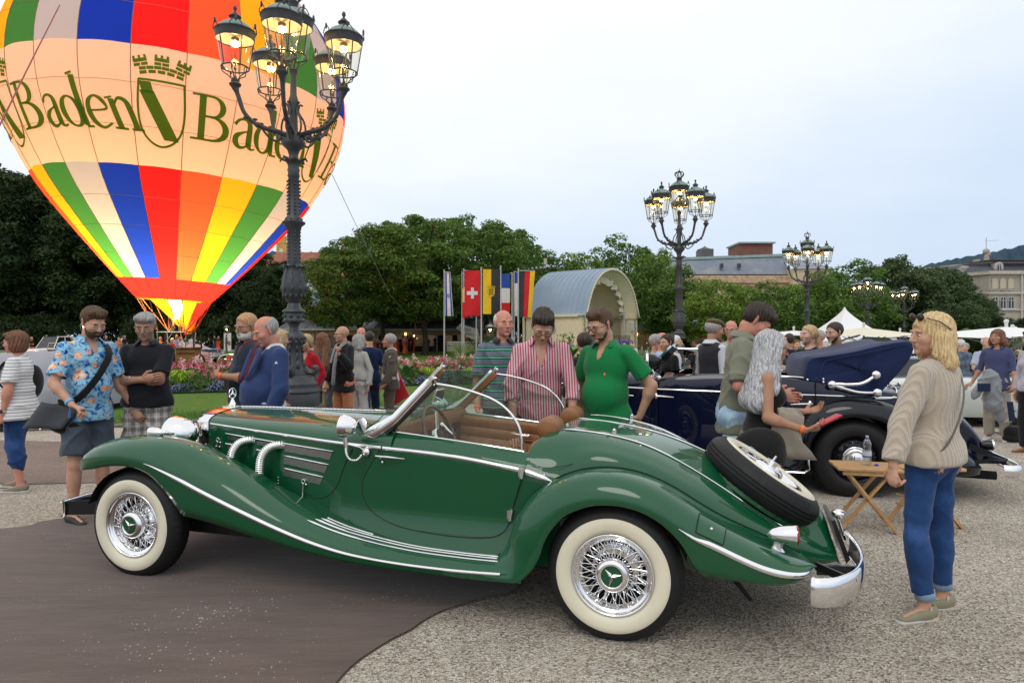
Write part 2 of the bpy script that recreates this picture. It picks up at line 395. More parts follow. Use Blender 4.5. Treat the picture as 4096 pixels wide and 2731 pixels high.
def crown_mesh(name,seed,rx=3.5,rz=4.5,zc=8.5,n_clump=70,leaves=150,lsize=.22,droop=.3,lm=L_mid,flatb=.6,crad=(.7,1.3)):
 rg=np.random.default_rng(seed);V_=[];cl=[]
 for i in range(n_clump):
  while True:
   p=rg.uniform(-1,1,3);d=np.linalg.norm(p)
   if d<1 and(d>.45 or rg.random()<.25):break
  ang=atan2(p[1],p[0]);wob=1+.16*sin(3*ang+seed)+.10*sin(5*ang+2*seed+3*p[2])
  p=p/d*d**.5
  c=np.array([p[0]*rx*wob,p[1]*rx*wob,zc+p[2]*rz*(flatb if p[2]<0 else 1.0)*(1+.1*sin(4*ang+seed))])
  cl.append((c,rg.uniform(*crad)*(1.1-.25*abs(p[2]))))
 Q=[]
 for c,r_ in cl:
  n=int(leaves*r_**1.6);d=rg.normal(size=(n,3));d/=np.linalg.norm(d,axis=1)[:,None];d[:,2]=np.abs(d[:,2])*np.where(rg.random(n)<.72,1,-1)
  rr=r_*rg.uniform(.55,1.08,n)[:,None];P_=c+d*rr*np.array([1,1,.62])
  nrm=d*.8+np.array([0,0,.55])+rg.normal(size=(n,3))*.42;nrm/=np.linalg.norm(nrm,axis=1)[:,None]
  t=np.cross(nrm,rg.normal(size=(n,3)));t/=np.linalg.norm(t,axis=1)[:,None];b=np.cross(nrm,t);s=(lsize*rg.uniform(.6,1.35,n))[:,None]
  Q.append(np.stack([P_-t*s*.55,P_-b*s*.30+t*s*.1,P_+t*s*.65-nrm*s*droop,P_+b*s*.30+t*s*.1],1))
 Q=np.concatenate(Q).reshape(-1,3);f=np.arange(len(Q)).reshape(-1,4)
 me=bpy.data.meshes.new(name);me.from_pydata(Q.tolist(),[],f.tolist());me.materials.append(lm);me.update();return me,cl
def trunk_mesh(name,seed,h_=8.5,r=.28,cl=None,zfork=3.0,nb=9):
 rg=random.Random(seed);mb=MB();top=(rg.uniform(-.3,.3),rg.uniform(-.3,.3),h_)
 mb.tube(cspline([(0,0,-.3),(rg.uniform(-.08,.08),.0,1.2),(rg.uniform(-.15,.15),rg.uniform(-.1,.1),zfork),top],5),[r*1.5,r*1.15]+[r*(1-.055*i)for i in range(14)],10)
 for c,r_ in rg.sample(cl,min(nb,len(cl))):
  z0=rg.uniform(zfork*.8,h_*.7);a=Vector((0,0,z0));b=Vector(c.tolist());m1=a.lerp(b,.45)+Vector((0,0,.5+rg.uniform(-.2,.4)))
  mb.tube(cspline([a,m1,b],4),[r*.5*(1-i*.09)for i in range(9)],6)
 o=mb.build(name,m_bark,smooth=True);me=o.data;bpy.data.objects.remove(o);return me
PROT={}
def proto_tree(key,**kw):
 zf=kw.pop('zfork',3.0);tr=kw.pop('tr',.28);me,cl=crown_mesh('crown',**kw);PROT[key]=(me,trunk_mesh('trunk',kw['seed'],kw.get('zc',8.5),tr,cl,zf))
proto_tree('big1',seed=1,rx=5.2,rz=5.2,zc=8.3,n_clump=115,leaves=135,lsize=.29,lm=L_mid,zfork=3.2,tr=.34,crad=(.8,1.45),flatb=.85)
proto_tree('big2',seed=2,rx=4.8,rz=5.4,zc=8.6,n_clump=115,leaves=135,lsize=.29,lm=L_mid,zfork=3.4,tr=.32,crad=(.8,1.5),flatb=.9)
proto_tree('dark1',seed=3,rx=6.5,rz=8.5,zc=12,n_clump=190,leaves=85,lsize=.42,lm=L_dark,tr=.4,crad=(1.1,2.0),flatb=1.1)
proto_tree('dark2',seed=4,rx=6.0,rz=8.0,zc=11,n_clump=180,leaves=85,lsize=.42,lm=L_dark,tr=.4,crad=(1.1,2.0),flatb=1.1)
proto_tree('mid1',seed=5,rx=3.9,rz=4.0,zc=6.4,n_clump=95,leaves=110,lsize=.27,lm=L_mid,tr=.22,crad=(.7,1.3),flatb=.9)
proto_tree('lime1',seed=6,rx=3.7,rz=3.8,zc=6.2,n_clump=90,leaves=110,lsize=.27,lm=L_lime,tr=.2,crad=(.7,1.25),flatb=.9)
proto_tree('grey1',seed=7,rx=5.5,rz=5.5,zc=9,n_clump=120,leaves=80,lsize=.40,lm=L_grey,tr=.3,crad=(1.0,1.8),flatb=1.1)
used_tree=set()
def tree(key,x,y,s=1.0,sz=None,rz=0.0,label='',group=None,name='chestnut_tree',z=None):
 root=empty(name,(x,y,gz(y,x)if z is None else z),rz,label,'tree',group);root.scale=(s,s,sz or s)
 for nm,me in(('crown',PROT[key][0]),('trunk',PROT[key][1])):
  o=bpy.data.objects.new(nm,me);COL.objects.link(o);o.parent=root
 return root
TOPZ={'big1':14.2,'big2':14.7,'mid1':11.0,'lime1':10.6,'dark1':21.5,'dark2':20.0,'grey1':15.4}
def treev(key,u,Y,v,w=1.0,rz=0.0,label='',**kw):
 """tree whose top reaches photo height v"""
 k=(EYE+(HOR-v)/F*Y-gz(Y,GX(u,Y)))/TOPZ[key];return tree(key,GX(u,Y),Y,w*(k**.6),k,rz,label,**kw)
def treeu(key,u,Y,s=1.0,sz=None,rz=0.0,label='',**kw):return tree(key,GX(u,Y),Y,s,sz,rz,label,**kw)
for(k,u,Y,v,w,rz,lb)in(('big1',1700,60,842,1.0,.3,'tall chestnut tree right behind the Swiss flag, its crown the highest of the middle clump'),('big2',1535,61,880,.97,1.3,'chestnut tree with a leaning forked trunk behind the man in the brown suit'),('big1',1350,58,975,.95,2.4,'chestnut tree at the left end of the middle clump with a straight dark trunk'),('big2',1940,64,868,1.0,3.3,'chestnut tree behind the yellow and black flag, right end of the middle clump'),('big1',1820,72,838,1.0,4.4,'chestnut tree standing behind the highest tree of the middle clump'),('big2',1620,72,862,1.0,5.4,'chestnut tree at the back between the highest and the forked tree of the clump'),('big1',1440,70,925,1.0,5.9,'chestnut tree at the back of the clump, left of the forked tree'),('big2',2040,76,900,.9,0.9,'chestnut tree at the back right end of the clump, left of the bandstand lights')):
 treev(k,u,Y,v,w,rz,lb,group='chestnut trees in the middle')
dk=[(-150,90,640,1.1),(30,86,695,1.05),(200,92,690,1.05),(380,88,740,1),(560,92,800,1),(760,90,900,1),(930,88,985,.9),(1040,92,1010,.9),(120,98,700,1.1),(660,100,840,1),(-60,100,640,1.2),(480,101,760,1.1),(850,100,950,1),(1130,80,1040,.8)]
dl=['dark tree cut by the left edge of the picture','tall dark tree behind the striped shirt woman','tall dark tree above the floral shirt man','dark tree between the floral shirt and black polo men','dark tree straight behind the balloon mouth','dark tree right of the balloon basket','dark tree behind the man with folded arms and denim waistcoat','dark tree just left of the big near lamp post','dark tree at the back over the silver car cover','dark tree at the back right of the balloon basket','tallest dark tree at the back of the left edge','dark tree at the back left of the balloon burner','dark tree at the back over the rollup banner','small dark tree whose crown shows behind the big near lamp post']
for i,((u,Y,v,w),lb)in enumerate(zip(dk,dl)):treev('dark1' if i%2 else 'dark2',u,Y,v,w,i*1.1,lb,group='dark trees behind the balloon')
mb_me,_cl=crown_mesh('hedge_leaves',11,rx=7,rz=1.6,zc=1.2,n_clump=110,leaves=60,lsize=.35,lm=L_dark,crad=(.9,1.6),flatb=.7)
for i,u in enumerate((-100,250,600,950,2050,2300,2650,3050)):
 o=bpy.data.objects.new('hedge',mb_me);COL.objects.link(o);o.location=GP(u,84+(i%2)*2);o.rotation_euler=(0,0,i);o.scale=(1,.5,1.4)
 tag(o,['dark hedge behind the beige saloon car','dark hedge behind the gesturing man on the lawn','dark hedge right behind the balloon basket','dark hedge behind the rollup banner and bar tables','dark hedge closing the gap left of the bandstand','dark hedge behind the bandstand','dark hedge under the trees near the second lamp post','dark hedge under the trees near the third lamp post'][i],'hedge','dark hedges')
rt=[('mid1',2640,68,1010,.95),('mid1',2480,76,935,1.0),('lime1',2860,58,1105,1.0),('mid1',2750,66,1120,1.0),('mid1',3080,56,1120,1.0),('lime1',2985,66,1135,.9),('mid1',3300,58,1085,1.0),('lime1',3210,66,1120,1.0),('mid1',3400,62,1030,1.0),('lime1',2620,84,985,.8),('mid1',2200,84,1000,1.1),('lime1',2330,86,1000,1.1),('mid1',2100,92,960,1.1),('grey1',3600,70,1005,.9),('grey1',3740,74,1050,.85),('grey1',3700,95,1045,1.0),('mid1',3500,74,1060,1.1),('grey1',3870,72,1165,.8),('dark2',3990,70,1262,.8),('dark1',4120,72,1262,.8),('grey1',3830,60,1190,.7)]
rl=['green tree right of the bandstand roof','tall tree rising behind the bandstand roof edge','pale green bushy tree right of the second lamp post','green tree directly behind the second lamp post','dark green tree behind the third lamp post, left side','pale green tree in the gap below the long slate roof','green tree just right of the third lamp post','pale green tree behind the white tent peak, left side','green tree behind the fourth lamp post','pale slender tree at the back left of the second lamp post','green tree at the back left of the bandstand','pale tree peeping over the middle of the bandstand roof','green tree at the back behind the German flag','large muted green tree behind the fifth lamp post','wide muted tree left of the stone villa','tall muted tree farther back left of the villa','green tree at the back between the last two lamp posts','low spreading tree in front of the stone villa','small dark tree under the villa windows','small dark tree at the right edge below the villa','low muted bush left of the palm']
for i,((k,u,Y,v,w),lb)in enumerate(zip(rt,rl)):treev(k,u,Y,v,w,2.1*i,lb,group='trees along the avenue on the right')
# hill, far buildings
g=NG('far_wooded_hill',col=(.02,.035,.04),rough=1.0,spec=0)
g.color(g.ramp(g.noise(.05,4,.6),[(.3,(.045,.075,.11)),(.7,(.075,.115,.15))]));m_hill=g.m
def hill(name,x0,x1,Y,fh,seed,step=3.0):
 rg=random.Random(seed);mb=MB();top=[];n=int(abs(x1-x0)/step)
 for k in range(n+1):
  x=x0+(x1-x0)*k/n;top.append((x,Y+rg.uniform(-3,3),fh(x)+rg.uniform(0,step*.9)))
 mb.grid([[(p[0],p[1]-60,0)for p in top],[(p[0],p[1]-20,p[2]*.6)for p in top],top,[(p[0],p[1]+60,p[2]*.9)for p in top]]);o=mb.build(name,m_hill,smooth=False);o['kind']='structure';return o
hy=interp([(3500,0),(3700,1100),(3870,1040),(3960,1015),(4096,988),(4400,930),(4800,880)])
def vh(u):return 1.66+(1345-f_ridge(u))/F*900
f_ridge=interp([(3000,1300),(3400,1180),(3600,1120),(3740,1060),(3860,1038),(3960,1018),(4096,990),(4400,920),(5200,860)])
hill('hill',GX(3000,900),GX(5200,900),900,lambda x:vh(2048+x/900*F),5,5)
m_cone=mat('far_conifer',(.05,.08,.11),rough=1.0)
f_r2=interp([(900,1050),(1100,1015),(1300,1022),(1460,1035),(1700,1100)])
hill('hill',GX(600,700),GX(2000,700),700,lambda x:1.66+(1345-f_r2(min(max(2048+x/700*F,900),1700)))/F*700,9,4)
mFr=mat('white_window_frame',(.62,.62,.60),rough=.5);mPa=mat('dark_window_pane',(.02,.024,.028),rough=.08,coat=.5)
def window(parent,c,w,h_,rz=0.0,arch=False,mull=True,dep=.12,sill=True,mframe=None,mp=None):
 """window built proud of a wall; c = centre on the wall; rz = heading of the wall normal (0 = towards -y)"""
 o=empty('window',c,rz,parent=parent);mf=mframe or mFr
 mb=MB();pts=[(-w/2,-h_/2),(w/2,-h_/2),(w/2,h_/2-(w/2 if arch else 0))]
 if arch:pts+=[(w/2*cos(a),h_/2-w/2+w/2*sin(a))for a in lsp(0,pi,11)[1:-1]]
 pts+=[(-w/2,h_/2-(w/2 if arch else 0))]
 mb.prism(pts,-.02,.05,'y');mb.build('pane',mp or mPa,o,smooth=False)
 mb=MB();mb.tube([(p[0],-.05,p[1])for p in pts],.05*min(1,w),4,closed=True)
 if mull:mb.box((0,-.05,0),(.06,.06,h_*.97));mb.box((0,-.05,h_*.18),(w,.06,.06))
 mb.build('frame',mf,o,smooth=False)
 if sill:mb=MB();mb.box((0,-.12,-h_/2-.08),(w+.3,.25,.12));mb.build('sill',mf,o,smooth=False)
 return o
def ypos(u,v,Y):return P(u,v,Y)
T=empty('castle_tower',(GX(1130,320),320,20),.1,'ochre square clock tower with antennas behind the large lamp post','tower')
m_och=mat('ochre_plaster',(.52,.33,.10),rough=.9,noise=(.5,.1));m_tile=NG('red_roof_tiles',col=(.25,.09,.05),rough=.9)
tn=m_tile.noise(.4,4);m_tile.color(m_tile.ramp(tn,[(.3,(.22,.075,.045)),(.7,(.34,.135,.085))]));m_tile=m_tile.m
w_=(1150-1108)/F*320*.9;zt=ZV(975,320)-20
mb=MB();mb.box((0,0,zt/2),(w_,w_,zt));mb.build('wall',m_och,T,smooth=False)
mb=MB();mb.box((0,0,zt+.2),(w_*1.12,w_*1.12,.5));mb.box((0,0,zt+1.6),(w_*.72,w_*.72,2.4));mb.box((0,0,zt+3.0),(w_*.85,w_*.85,.4));mb.build('parapet',m_och,T,smooth=False)
mb=MB()
for i,(dx,h_)in enumerate(((-1.2,2.0),(-.3,3.4),(.4,4.4),(1.1,2.6))):mb.tube([(dx,0,zt+3),(dx,0,zt+3+h_)],.12,5)
mb.build('antenna',mat('grey_metal',(.3,.3,.31),rough=.5),T)
mb=MB();mb.lathe([(.85,0),(.001,.02)],(0,-w_/2-.03,zt-3.4),20,rot_to((0,-1,0)));mb.build('clock_face',mat('clock_white',(.6,.6,.55)),T)
for z in(-6.5,-8.5):window(T,(0,-w_/2,zt+z),.6,1.0,0,sill=False,mull=False)
def hip_roof(name,parent,w,d,h_,z,m,over=.4,ridge=.6,c=(0,0)):
 mb=MB();a,b=w/2+over,d/2+over;r_=w/2*ridge
 mb.add([(c[0]-a,c[1]-b,z),(c[0]+a,c[1]-b,z),(c[0]+a,c[1]+b,z),(c[0]-a,c[1]+b,z),(c[0]-r_,c[1],z+h_),(c[0]+r_,c[1],z+h_)],[(0,1,5,4),(1,2,5),(2,3,4,5),(3,0,4),(0,3,2,1)]);return mb.build(name,m,parent,smooth=False)
Bc=empty('hillside_building',(GX(1230,300),300,18),0,'long building with a red tiled roof on the hill behind the large lamp post','building')
m_cream=mat('cream_plaster',(.56,.46,.30),rough=.9,noise=(.8,.08))
zr=ZV(1060,300)-18;mb=MB();mb.box((0,0,zr/2),(34,12,zr));mb.build('wall',m_och,Bc,smooth=False)
hip_roof('roof',Bc,34,12,ZV(1022,300)-18-zr+1.4,zr,m_tile,1,.75)
for k in range(9):window(Bc,(-14+3.5*k,-6,zr-3.4),1.0,1.6,0,sill=False)
Bg=empty('gabled_house',(GX(1045,280),280,18),.5,'red roofed gabled house left of the clock tower','building')
zr=ZV(1075,280)-18;mb=MB();mb.box((0,0,zr/2),(14,10,zr));mb.build('wall',m_och,Bg,smooth=False);hip_roof('roof',Bg,14,10,5.5,zr,m_tile,.6,.5)
for k in range(4):window(Bg,(-4.5+3*k,-5,zr-2.6),1.1,1.7,0,sill=False)
Bw=empty('modern_block',(GX(1240,200),200,8),0,'white flat roofed modern block between the large lamp post and the chestnuts','building')
z1=ZV(1088,200)-8;mb=MB();mb.box((0,0,z1-1.6),(10,10,3.2));mb.box((2,1,z1-6),(15,10,6));mb.build('wall',mat('white_render',(.6,.6,.58),rough=.8),Bw,smooth=False)
mb=MB();mb.box((0,0,z1+.35),(11,11,.7));mb.box((2,.9,z1-2.8),(15.6,10.6,.5));mb.build('roof',mat('dark_flat_roof',(.10,.10,.11)),Bw,smooth=False)
mb=MB();mb.box((-1,-4.5,z1-12),(16,3,7));mb.build('facade_cladding',mat('grey_cladding',(.12,.13,.14),rough=.7,noise=(.6,.2)),Bw,smooth=False)
for x in(-3,-1,1,3):window(Bw,(x,-5,z1-1.6),1.4,1.4,0,sill=False)
TH=empty('theatre',(GX(2940,110),110,0),0,'long building with a huge blue grey slate roof above the trees','building')
g=NG('slate_roof',col=(.12,.14,.17),rough=.6);b_=_n(g.t,'ShaderNodeTexBrick');b_.inputs['Scale'].default_value=3.2;b_.inputs['Color1'].default_value=(.15,.185,.235,1);b_.inputs['Color2'].default_value=(.21,.24,.29,1);b_.inputs['Mortar'].default_value=(.10,.12,.15,1);b_.inputs['Mortar Size'].default_value=.012
g.link(g.mapping((1,1,1),(pi/2,0,0)),b_.inputs['Vector']);n_=g.noise(.35,5,.65);g.color(g.mix(g.ramp(n_,[(.45,(0,0,0)),(.75,(1,1,1))]),b_.outputs[0],(.30,.29,.29),'MIX'));m_slate=g.m
s_=110/F;xl,xr=(2655-2940)*s_,(3160-2940)*s_;zb=ZV(1097,110);zt=ZV(1030,110);ztr=ZV(1012,110);zw=ZV(1115,110)
mb=MB();mb.add([(xl-1.5,0,zb),(xr,0,zb),(xr,3.4,ztr),(xl,3.4,zt)],[(0,1,2,3)]);mb.add([(xl-1.5,22,zb),(xr,22,zb),(xr,18.6,ztr),(xl,18.6,zt)],[(3,2,1,0)]);mb.add([(xr,0,zb),(xr,22,zb),(xr,18.6,ztr),(xr,3.4,ztr)],[(0,1,2,3)]);mb.add([(xl-1.5,0,zb),(xl,3.4,zt),(xl,18.6,zt),(xl-1.5,22,zb)],[(0,1,2,3)])
mb.build('roof',m_slate,TH,smooth=False)
m_cop=mat('copper_patina_trim',(.28,.38,.36),rough=.6,noise=(2,.15));m_rust=mat('red_brown_cladding',(.20,.085,.06),rough=.8,noise=(1,.15))
mb=MB();mb.add([(xl,3.2,zt+.1),(xr+.3,3.2,ztr+.1),(xr+.3,11,ztr+.9),(xl,11,zt+.6),(xr+.3,18.8,ztr+.1),(xl,18.8,zt+.1)],[(0,1,2,3),(3,2,4,5)]);mb.bar((xl,3.1,zt),(xr+.4,3.1,ztr),.5,.45);mb.build('upper_roof',m_cop,TH,smooth=False)
mb=MB();mb.box(((xl+xr)/2,10.8,(zw-1)/2),(xr-xl,21,zw-1));mb.build('wall',m_cream,TH,smooth=False)
mb=MB();mb.box(((xl+xr)/2,-.2,zw-.1),(xr-xl+1.4,.9,1.2));mb.box(((xl+xr)/2,.0,zw-1.0),(xr-xl+.8,.5,.5));mb.build('cornice',mat('rust_streaked_cornice',(.48,.34,.22),rough=.9,noise=(1.5,.35)),TH,smooth=False)
def xy(u):return(u-2940)*s_
mb=MB();mb.box(((xy(2835)+xy(2885))/2,6,zt+1.0),(xy(2885)-xy(2835),3.5,1.9));mb.lathe([(1.35,0),(.3,.45),(.001,.7)],((xy(2835)+xy(2885))/2,6,zt+1.95),8);mb.build('roof_lantern',mat('dark_zinc',(.10,.10,.10),rough=.6),TH,smooth=False)
mb=MB();mb.box(((xy(2990)+xy(3128))/2,7,ztr+1.1),(xy(3128)-xy(2990),6,1.8));o=mb.build('stage_tower',m_rust,TH,smooth=False)
mb=MB();mb.box(((xy(2985)+xy(3135))/2,7,ztr+2.15),(xy(3135)-xy(2985),7,.25));mb.build('tower_roof',m_cop,TH,smooth=False)
for u in(2890,2960):mb=MB();mb.box((xy(u),.6,ZV(1062,110)),(.5,.6,.7));mb.build('roof_vent',mPa,TH,smooth=False)
for k in range(12):window(TH,(xl+2+k*1.75,.3,zw-4.6),.9,1.9,0,mframe=mat('red_frame',(.45,.1,.08)))
window(TH,(xy(3272),-2.0,ZV(1143,108)),.95,1.0,0)
mb=MB();mb.box((xy(3230),6,6.2),(6.4,16,12.4));mb.build('side_wing',m_cream,TH,smooth=False)
mb=MB();mb.add([(xy(3150),-2.4,12.4),(xy(3310),-2.4,12.4),(xy(3270),6,14.6),(xy(3170),6,15.2)],[(0,1,2,3)]);mb.build('wing_roof',m_slate,TH,smooth=False)
VL=empty('stone_villa',(GX(4040,95),95,0),.0,'pale stone villa with mansard roof and arched windows at the right edge','building')
mSt=NG('pale_ashlar',col=(.42,.38,.31),rough=.9);sb=_n(mSt.t,'ShaderNodeTexBrick');sb.inputs['Scale'].default_value=1.1;sb.inputs['Color1'].default_value=(.42,.38,.31,1);sb.inputs['Color2'].default_value=(.36,.33,.27,1);sb.inputs['Mortar'].default_value=(.26,.24,.2,1);sb.inputs['Mortar Size'].default_value=.012
mSt.link(mSt.mapping((1,1,1),(pi/2,0,0)),sb.inputs['Vector']);mSt.color(mSt.mix(.35,sb.outputs[0],mSt.ramp(mSt.noise(1.2,5,.7),[(.3,(.24,.22,.19)),(.7,(.5,.46,.4))])));mSt=mSt.m
s_=95/F;vx=lambda u:(u-4040)*s_;zz=lambda v:ZV(v,95)
xl=vx(3955);ze=zz(1090)
mb=MB();mb.box(((xl+14)/2,7,ze/2),(14-xl,14,ze));mb.add([(xl,0,0),(xl,0,ze),(xl-1.8,6,ze),(xl-1.8,6,0)],[(0,1,2,3)]);mb.add([(xl-1.8,6,0),(xl-1.8,6,ze),(vx(3865)-1,14,ze),(vx(3865)-1,14,0)],[(0,1,2,3)]);mb.build('wall',mSt,VL,smooth=False)
zr=zz(1043)
mb=MB();mb.add([(xl-.3,-.3,ze+.1),(14.4,-.3,ze+.1),(14.4,1.6,zr),(xl+.8,1.6,zr),(xl-2.2,6,ze+.1),(xl-.6,6.6,zr),(vx(3865)-1.4,14,ze+.1),(vx(3865)+.4,14,zr-.4),(14.4,14,zr)],[(0,1,2,3),(4,0,3,5),(6,4,5,7),(3,2,8,7,5)]);mb.build('roof',mat('dark_mansard_slate',(.075,.08,.095),rough=.6,noise=(1.5,.15)),VL,smooth=False)
def belt(z,h_,d,nm='cornice'):
 mb=MB();mb.add([(xl-d*.4,-d,z),(14.5,-d,z),(14.5,-d,z+h_),(xl-d*.4,-d,z+h_),(xl-1.8-d,6,z),(xl-1.8-d,6,z+h_),(vx(3865)-1-d,14,z),(vx(3865)-1-d,14,z+h_),(14.5,.1,z),(14.5,.1,z+h_),(xl,.1,z),(xl,.1,z+h_)],[(0,1,2,3),(4,0,3,5),(6,4,5,7),(3,2,9,11),(0,10,8,1),(5,3,11),(4,10,0)]);mb.build(nm,mat('carved_stone',(.46,.42,.36),rough=.9,noise=(2,.15)),VL,smooth=False)
belt(ze-.25,.45,.5);belt(zz(1176),.3,.3);belt(zz(1242),.25,.25);belt(zr-.05,.18,-1.35,'roof_ridge')
m_blind=mat('cream_roller_blind',(.50,.44,.34),rough=.9)
for u in(3978,4010,4042):
 window(VL,(vx(u),-.05,zz(1133)),.86,1.55,0,True,False,mframe=mat('carved_stone',(.46,.42,.36)),mp=m_blind,sill=False)
 window(VL,(vx(u),-.05,zz(1210)),.80,1.62,0,True)
for u in range(3960,4060,4):
 if not u%32<4:
  mb=MB();mb.tube([(vx(u),-.22,zz(1168)),(vx(u),-.22,zz(1160))],.045,6);mb.build('baluster',mat('carved_stone',(.46,.42,.36)),VL)
mb=MB();mb.box((vx(4005),-.22,zz(1159)),(vx(4058)-vx(3958),.2,.1));mb.box((vx(4005),-.22,zz(1169)),(vx(4058)-vx(3958),.2,.12));mb.build('balustrade_rail',mat('carved_stone',(.46,.42,.36)),VL,smooth=False)
mb=MB();mb.prism([(-.62,0),(.62,0),(.62,.8)]+[(.62*cos(a),.8+.55*sin(a))for a in lsp(0,pi,9)[1:-1]]+[(-.62,.8)],0,1.2,'y');d=mb.build('dormer',mat('carved_stone',(.46,.42,.36)),VL,smooth=False,loc=(vx(3997),.1,ze+.15));window(VL,(vx(3997),.05,ze+.78),.55,.95,0,True,sill=False)
for i,y in enumerate((4,7.5,11)):
 mb=MB();mb.prism([(-.5,0),(.5,0),(.5,.9),(0,1.25),(-.5,.9)],-.4,.9,'x');mb.build('dormer',mat('grey_dormer',(.3,.29,.27)),VL,smooth=False,loc=(xl-1.0-i*.6,y,ze+.1))
 window(VL,(xl-1.0-i*.6-.35,y,ze+.65),.5,.8,-pi/2,sill=False)
 window(VL,(xl-1.2-i*.55-(i>0)*.4,y,zz(1125)),.7,1.5,-pi/2.4,True,sill=False)
mb=MB();mb.box((vx(4003),5,zr+.3),(.7,.6,.8));mb.tube([(vx(4045),5,zr),(vx(4045),5,zr+1.6)],[.45,.25],8);mb.ell((vx(4043),5,zr+1.9),(.5,.4,.45),10,6);mb.ell((vx(4050),5,zr+1.5),(.4,.35,.35),10,6);mb.build('chimney',mSt,VL,smooth=False)
mb=MB();a0=(vx(4043),5,zr+2.2);mb.tube([a0,(a0[0],5,a0[2]+1.7)],.04,5);mb.bar((a0[0]-.2,5,a0[2]+1.2),(a0[0]+1.8,5,a0[2]+1.35),.04);mb.build('aerial',mat('grey_metal',(.3,.3,.31)),VL)
mb=MB();mb.tube([(vx(4080),-.3,ze),(vx(4080),-.3,0)],.09,8);mb.build('downpipe',mat('pale_pipe',(.5,.49,.46)),VL)
# bandstand
BS=empty('bandstand',(0,0,0),0,'cream concert shell with a barrel roof of blue grey standing seam metal','bandstand')
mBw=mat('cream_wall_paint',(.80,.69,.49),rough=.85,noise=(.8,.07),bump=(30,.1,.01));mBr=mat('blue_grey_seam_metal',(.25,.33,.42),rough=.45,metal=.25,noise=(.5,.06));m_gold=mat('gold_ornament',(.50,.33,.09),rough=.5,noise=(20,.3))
BS.location=(8.84,59,gz(59));BS.rotation_euler=(0,0,R(52.8))
arch=[(-5.15,3.42),(-4.95,3.42),(-4.72,3.62),(-4.5,4.1),(-4.0,5.2),(-3.2,6.3),(-2.0,7.12),(-.8,7.5)];arch=arch+[(0,7.56)]+[(-x,z)for x,z in arch[::-1]]
ap=[(p.x,p.z)for p in cspline([(x,0,z)for x,z in arch],4)]
def scl(ap,k,dz=0):return[(x*k,3.42+(z-3.42)*k+dz)for x,z in ap]
NSH=12
for k in range(NSH):
 y0,y1=k*.5+.004,(k+1)*.5-.004
 mb=MB();mb.grid([[(x,y,z)for x,z in ap]for y in(y0,y1)])
 o=mb.build('roof_sheet',mBr,BS,smooth=True)
for k in range(NSH+1):mb=MB();mb.tube([(x,k*.5,z+.015)for x,z in ap],.022,4);mb.build('roof_seam',mBr,BS)
mb=MB();mb.tube([(0,0,7.60),(0,6.0,7.60)],.05,6);mb.build('roof_ridge',mBr,BS)
inn=scl(ap,.93);mb=MB();mb.grid([[(x,-.03,z)for x,z in ap],[(x,-.08,z)for x,z in scl(ap,.985)],[(x,-.06,z)for x,z in scl(ap,.96)],[(x,.9,z)for x,z in scl(ap,.86)],[(x,1.0,z)for x,z in scl(ap,.84)]]);mb.build('arch_soffit',mBw,BS,smooth=True)
mb=MB()
for x,z in scl(ap,.945)[5:-5:1]:mb.ell((x,-.02,z),.055,6,4)
mb.build('arch_bulbs',mat('dim_bulb',(.25,.2,.14),rough=.3),BS,kind='stuff')
m_drape=mat('cream_drape',(.8,.72,.56),rough=.9)
rows=[]
for r_ in(.845,.80,.75,.70):
 row=[]
 for i,(x,z)in enumerate(scl(ap,r_)):
  w_=(1-r_)*2;row.append((x,1.02+.16*sin(i*1.9)*w_*3,z+.10*sin(i*2.3)*w_*2))
 rows.append(row)
mb=MB();mb.grid(rows);mb.build('gathered_drape',m_drape,BS,smooth=True)
rows=[]
for t_ in lsp(0,1,8):rows.append([(x,1.05+2.8*t_,z)for x,z in scl(ap,.84*(1-.12*t_**2))])
rows.append([(x*.02,4.0,3.6+(z-3.6)*.5)for x,z in ap]);mb=MB();mb.grid(rows);mb.build('inner_shell',mBw,BS,smooth=True)
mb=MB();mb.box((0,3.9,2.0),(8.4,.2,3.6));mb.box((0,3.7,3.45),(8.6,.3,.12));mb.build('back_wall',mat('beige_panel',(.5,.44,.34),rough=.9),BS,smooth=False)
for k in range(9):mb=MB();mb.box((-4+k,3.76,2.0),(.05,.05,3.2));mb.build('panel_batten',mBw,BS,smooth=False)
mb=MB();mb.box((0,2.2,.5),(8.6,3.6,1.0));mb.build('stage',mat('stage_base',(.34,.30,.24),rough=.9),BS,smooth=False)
for sx in(-1,1):
 mb=MB();mb.box((sx*4.45,.9,1.75),(1.0,1.2,3.5));mb.box((sx*4.45,.9,3.4),(1.2,1.4,.16));mb.build('pillar',mBw,BS,smooth=False)
 mb=MB()
 for k in range(16):mb.ell((sx*4.45+.08*sin(k*2),.28,1.0+k*.145),(.12,.03,.08),6,4)
 mb.build('gold_ornament',m_gold,BS)
for sx in(-4.85,4.85):mb=MB();mb.box((sx,3.2,1.75),(.25,5.2,3.5));mb.box((sx*1.02,3.2,3.42),(.45,5.4,.2));mb.build('side_wall',mBw,BS,smooth=False)
mb=MB();mb.box((0,6.1,2.2),(9.9,.2,4.4));mb.build('rear_wall',mBw,BS,smooth=False)
for y in(1.5,4.6):mb=MB();mb.box((-5.0,y,1.95),(.04,.5,2.2));mb.build('wall_panel',mBw,BS,smooth=False)
wn=empty('round_window',(-5.0,3.2,2.45),parent=BS);Mr=Matrix.Rotation(-pi/2,3,'Y')
mb=MB();mb.lathe([(.42,.02),(.50,.06),(.44,.08)],n=24,M=Mr);mb.bar((-.06,-.4,0),(-.06,.4,0),.05);mb.bar((-.06,0,-.4),(-.06,0,.4),.05);mb.build('frame',mFr,wn,smooth=False)
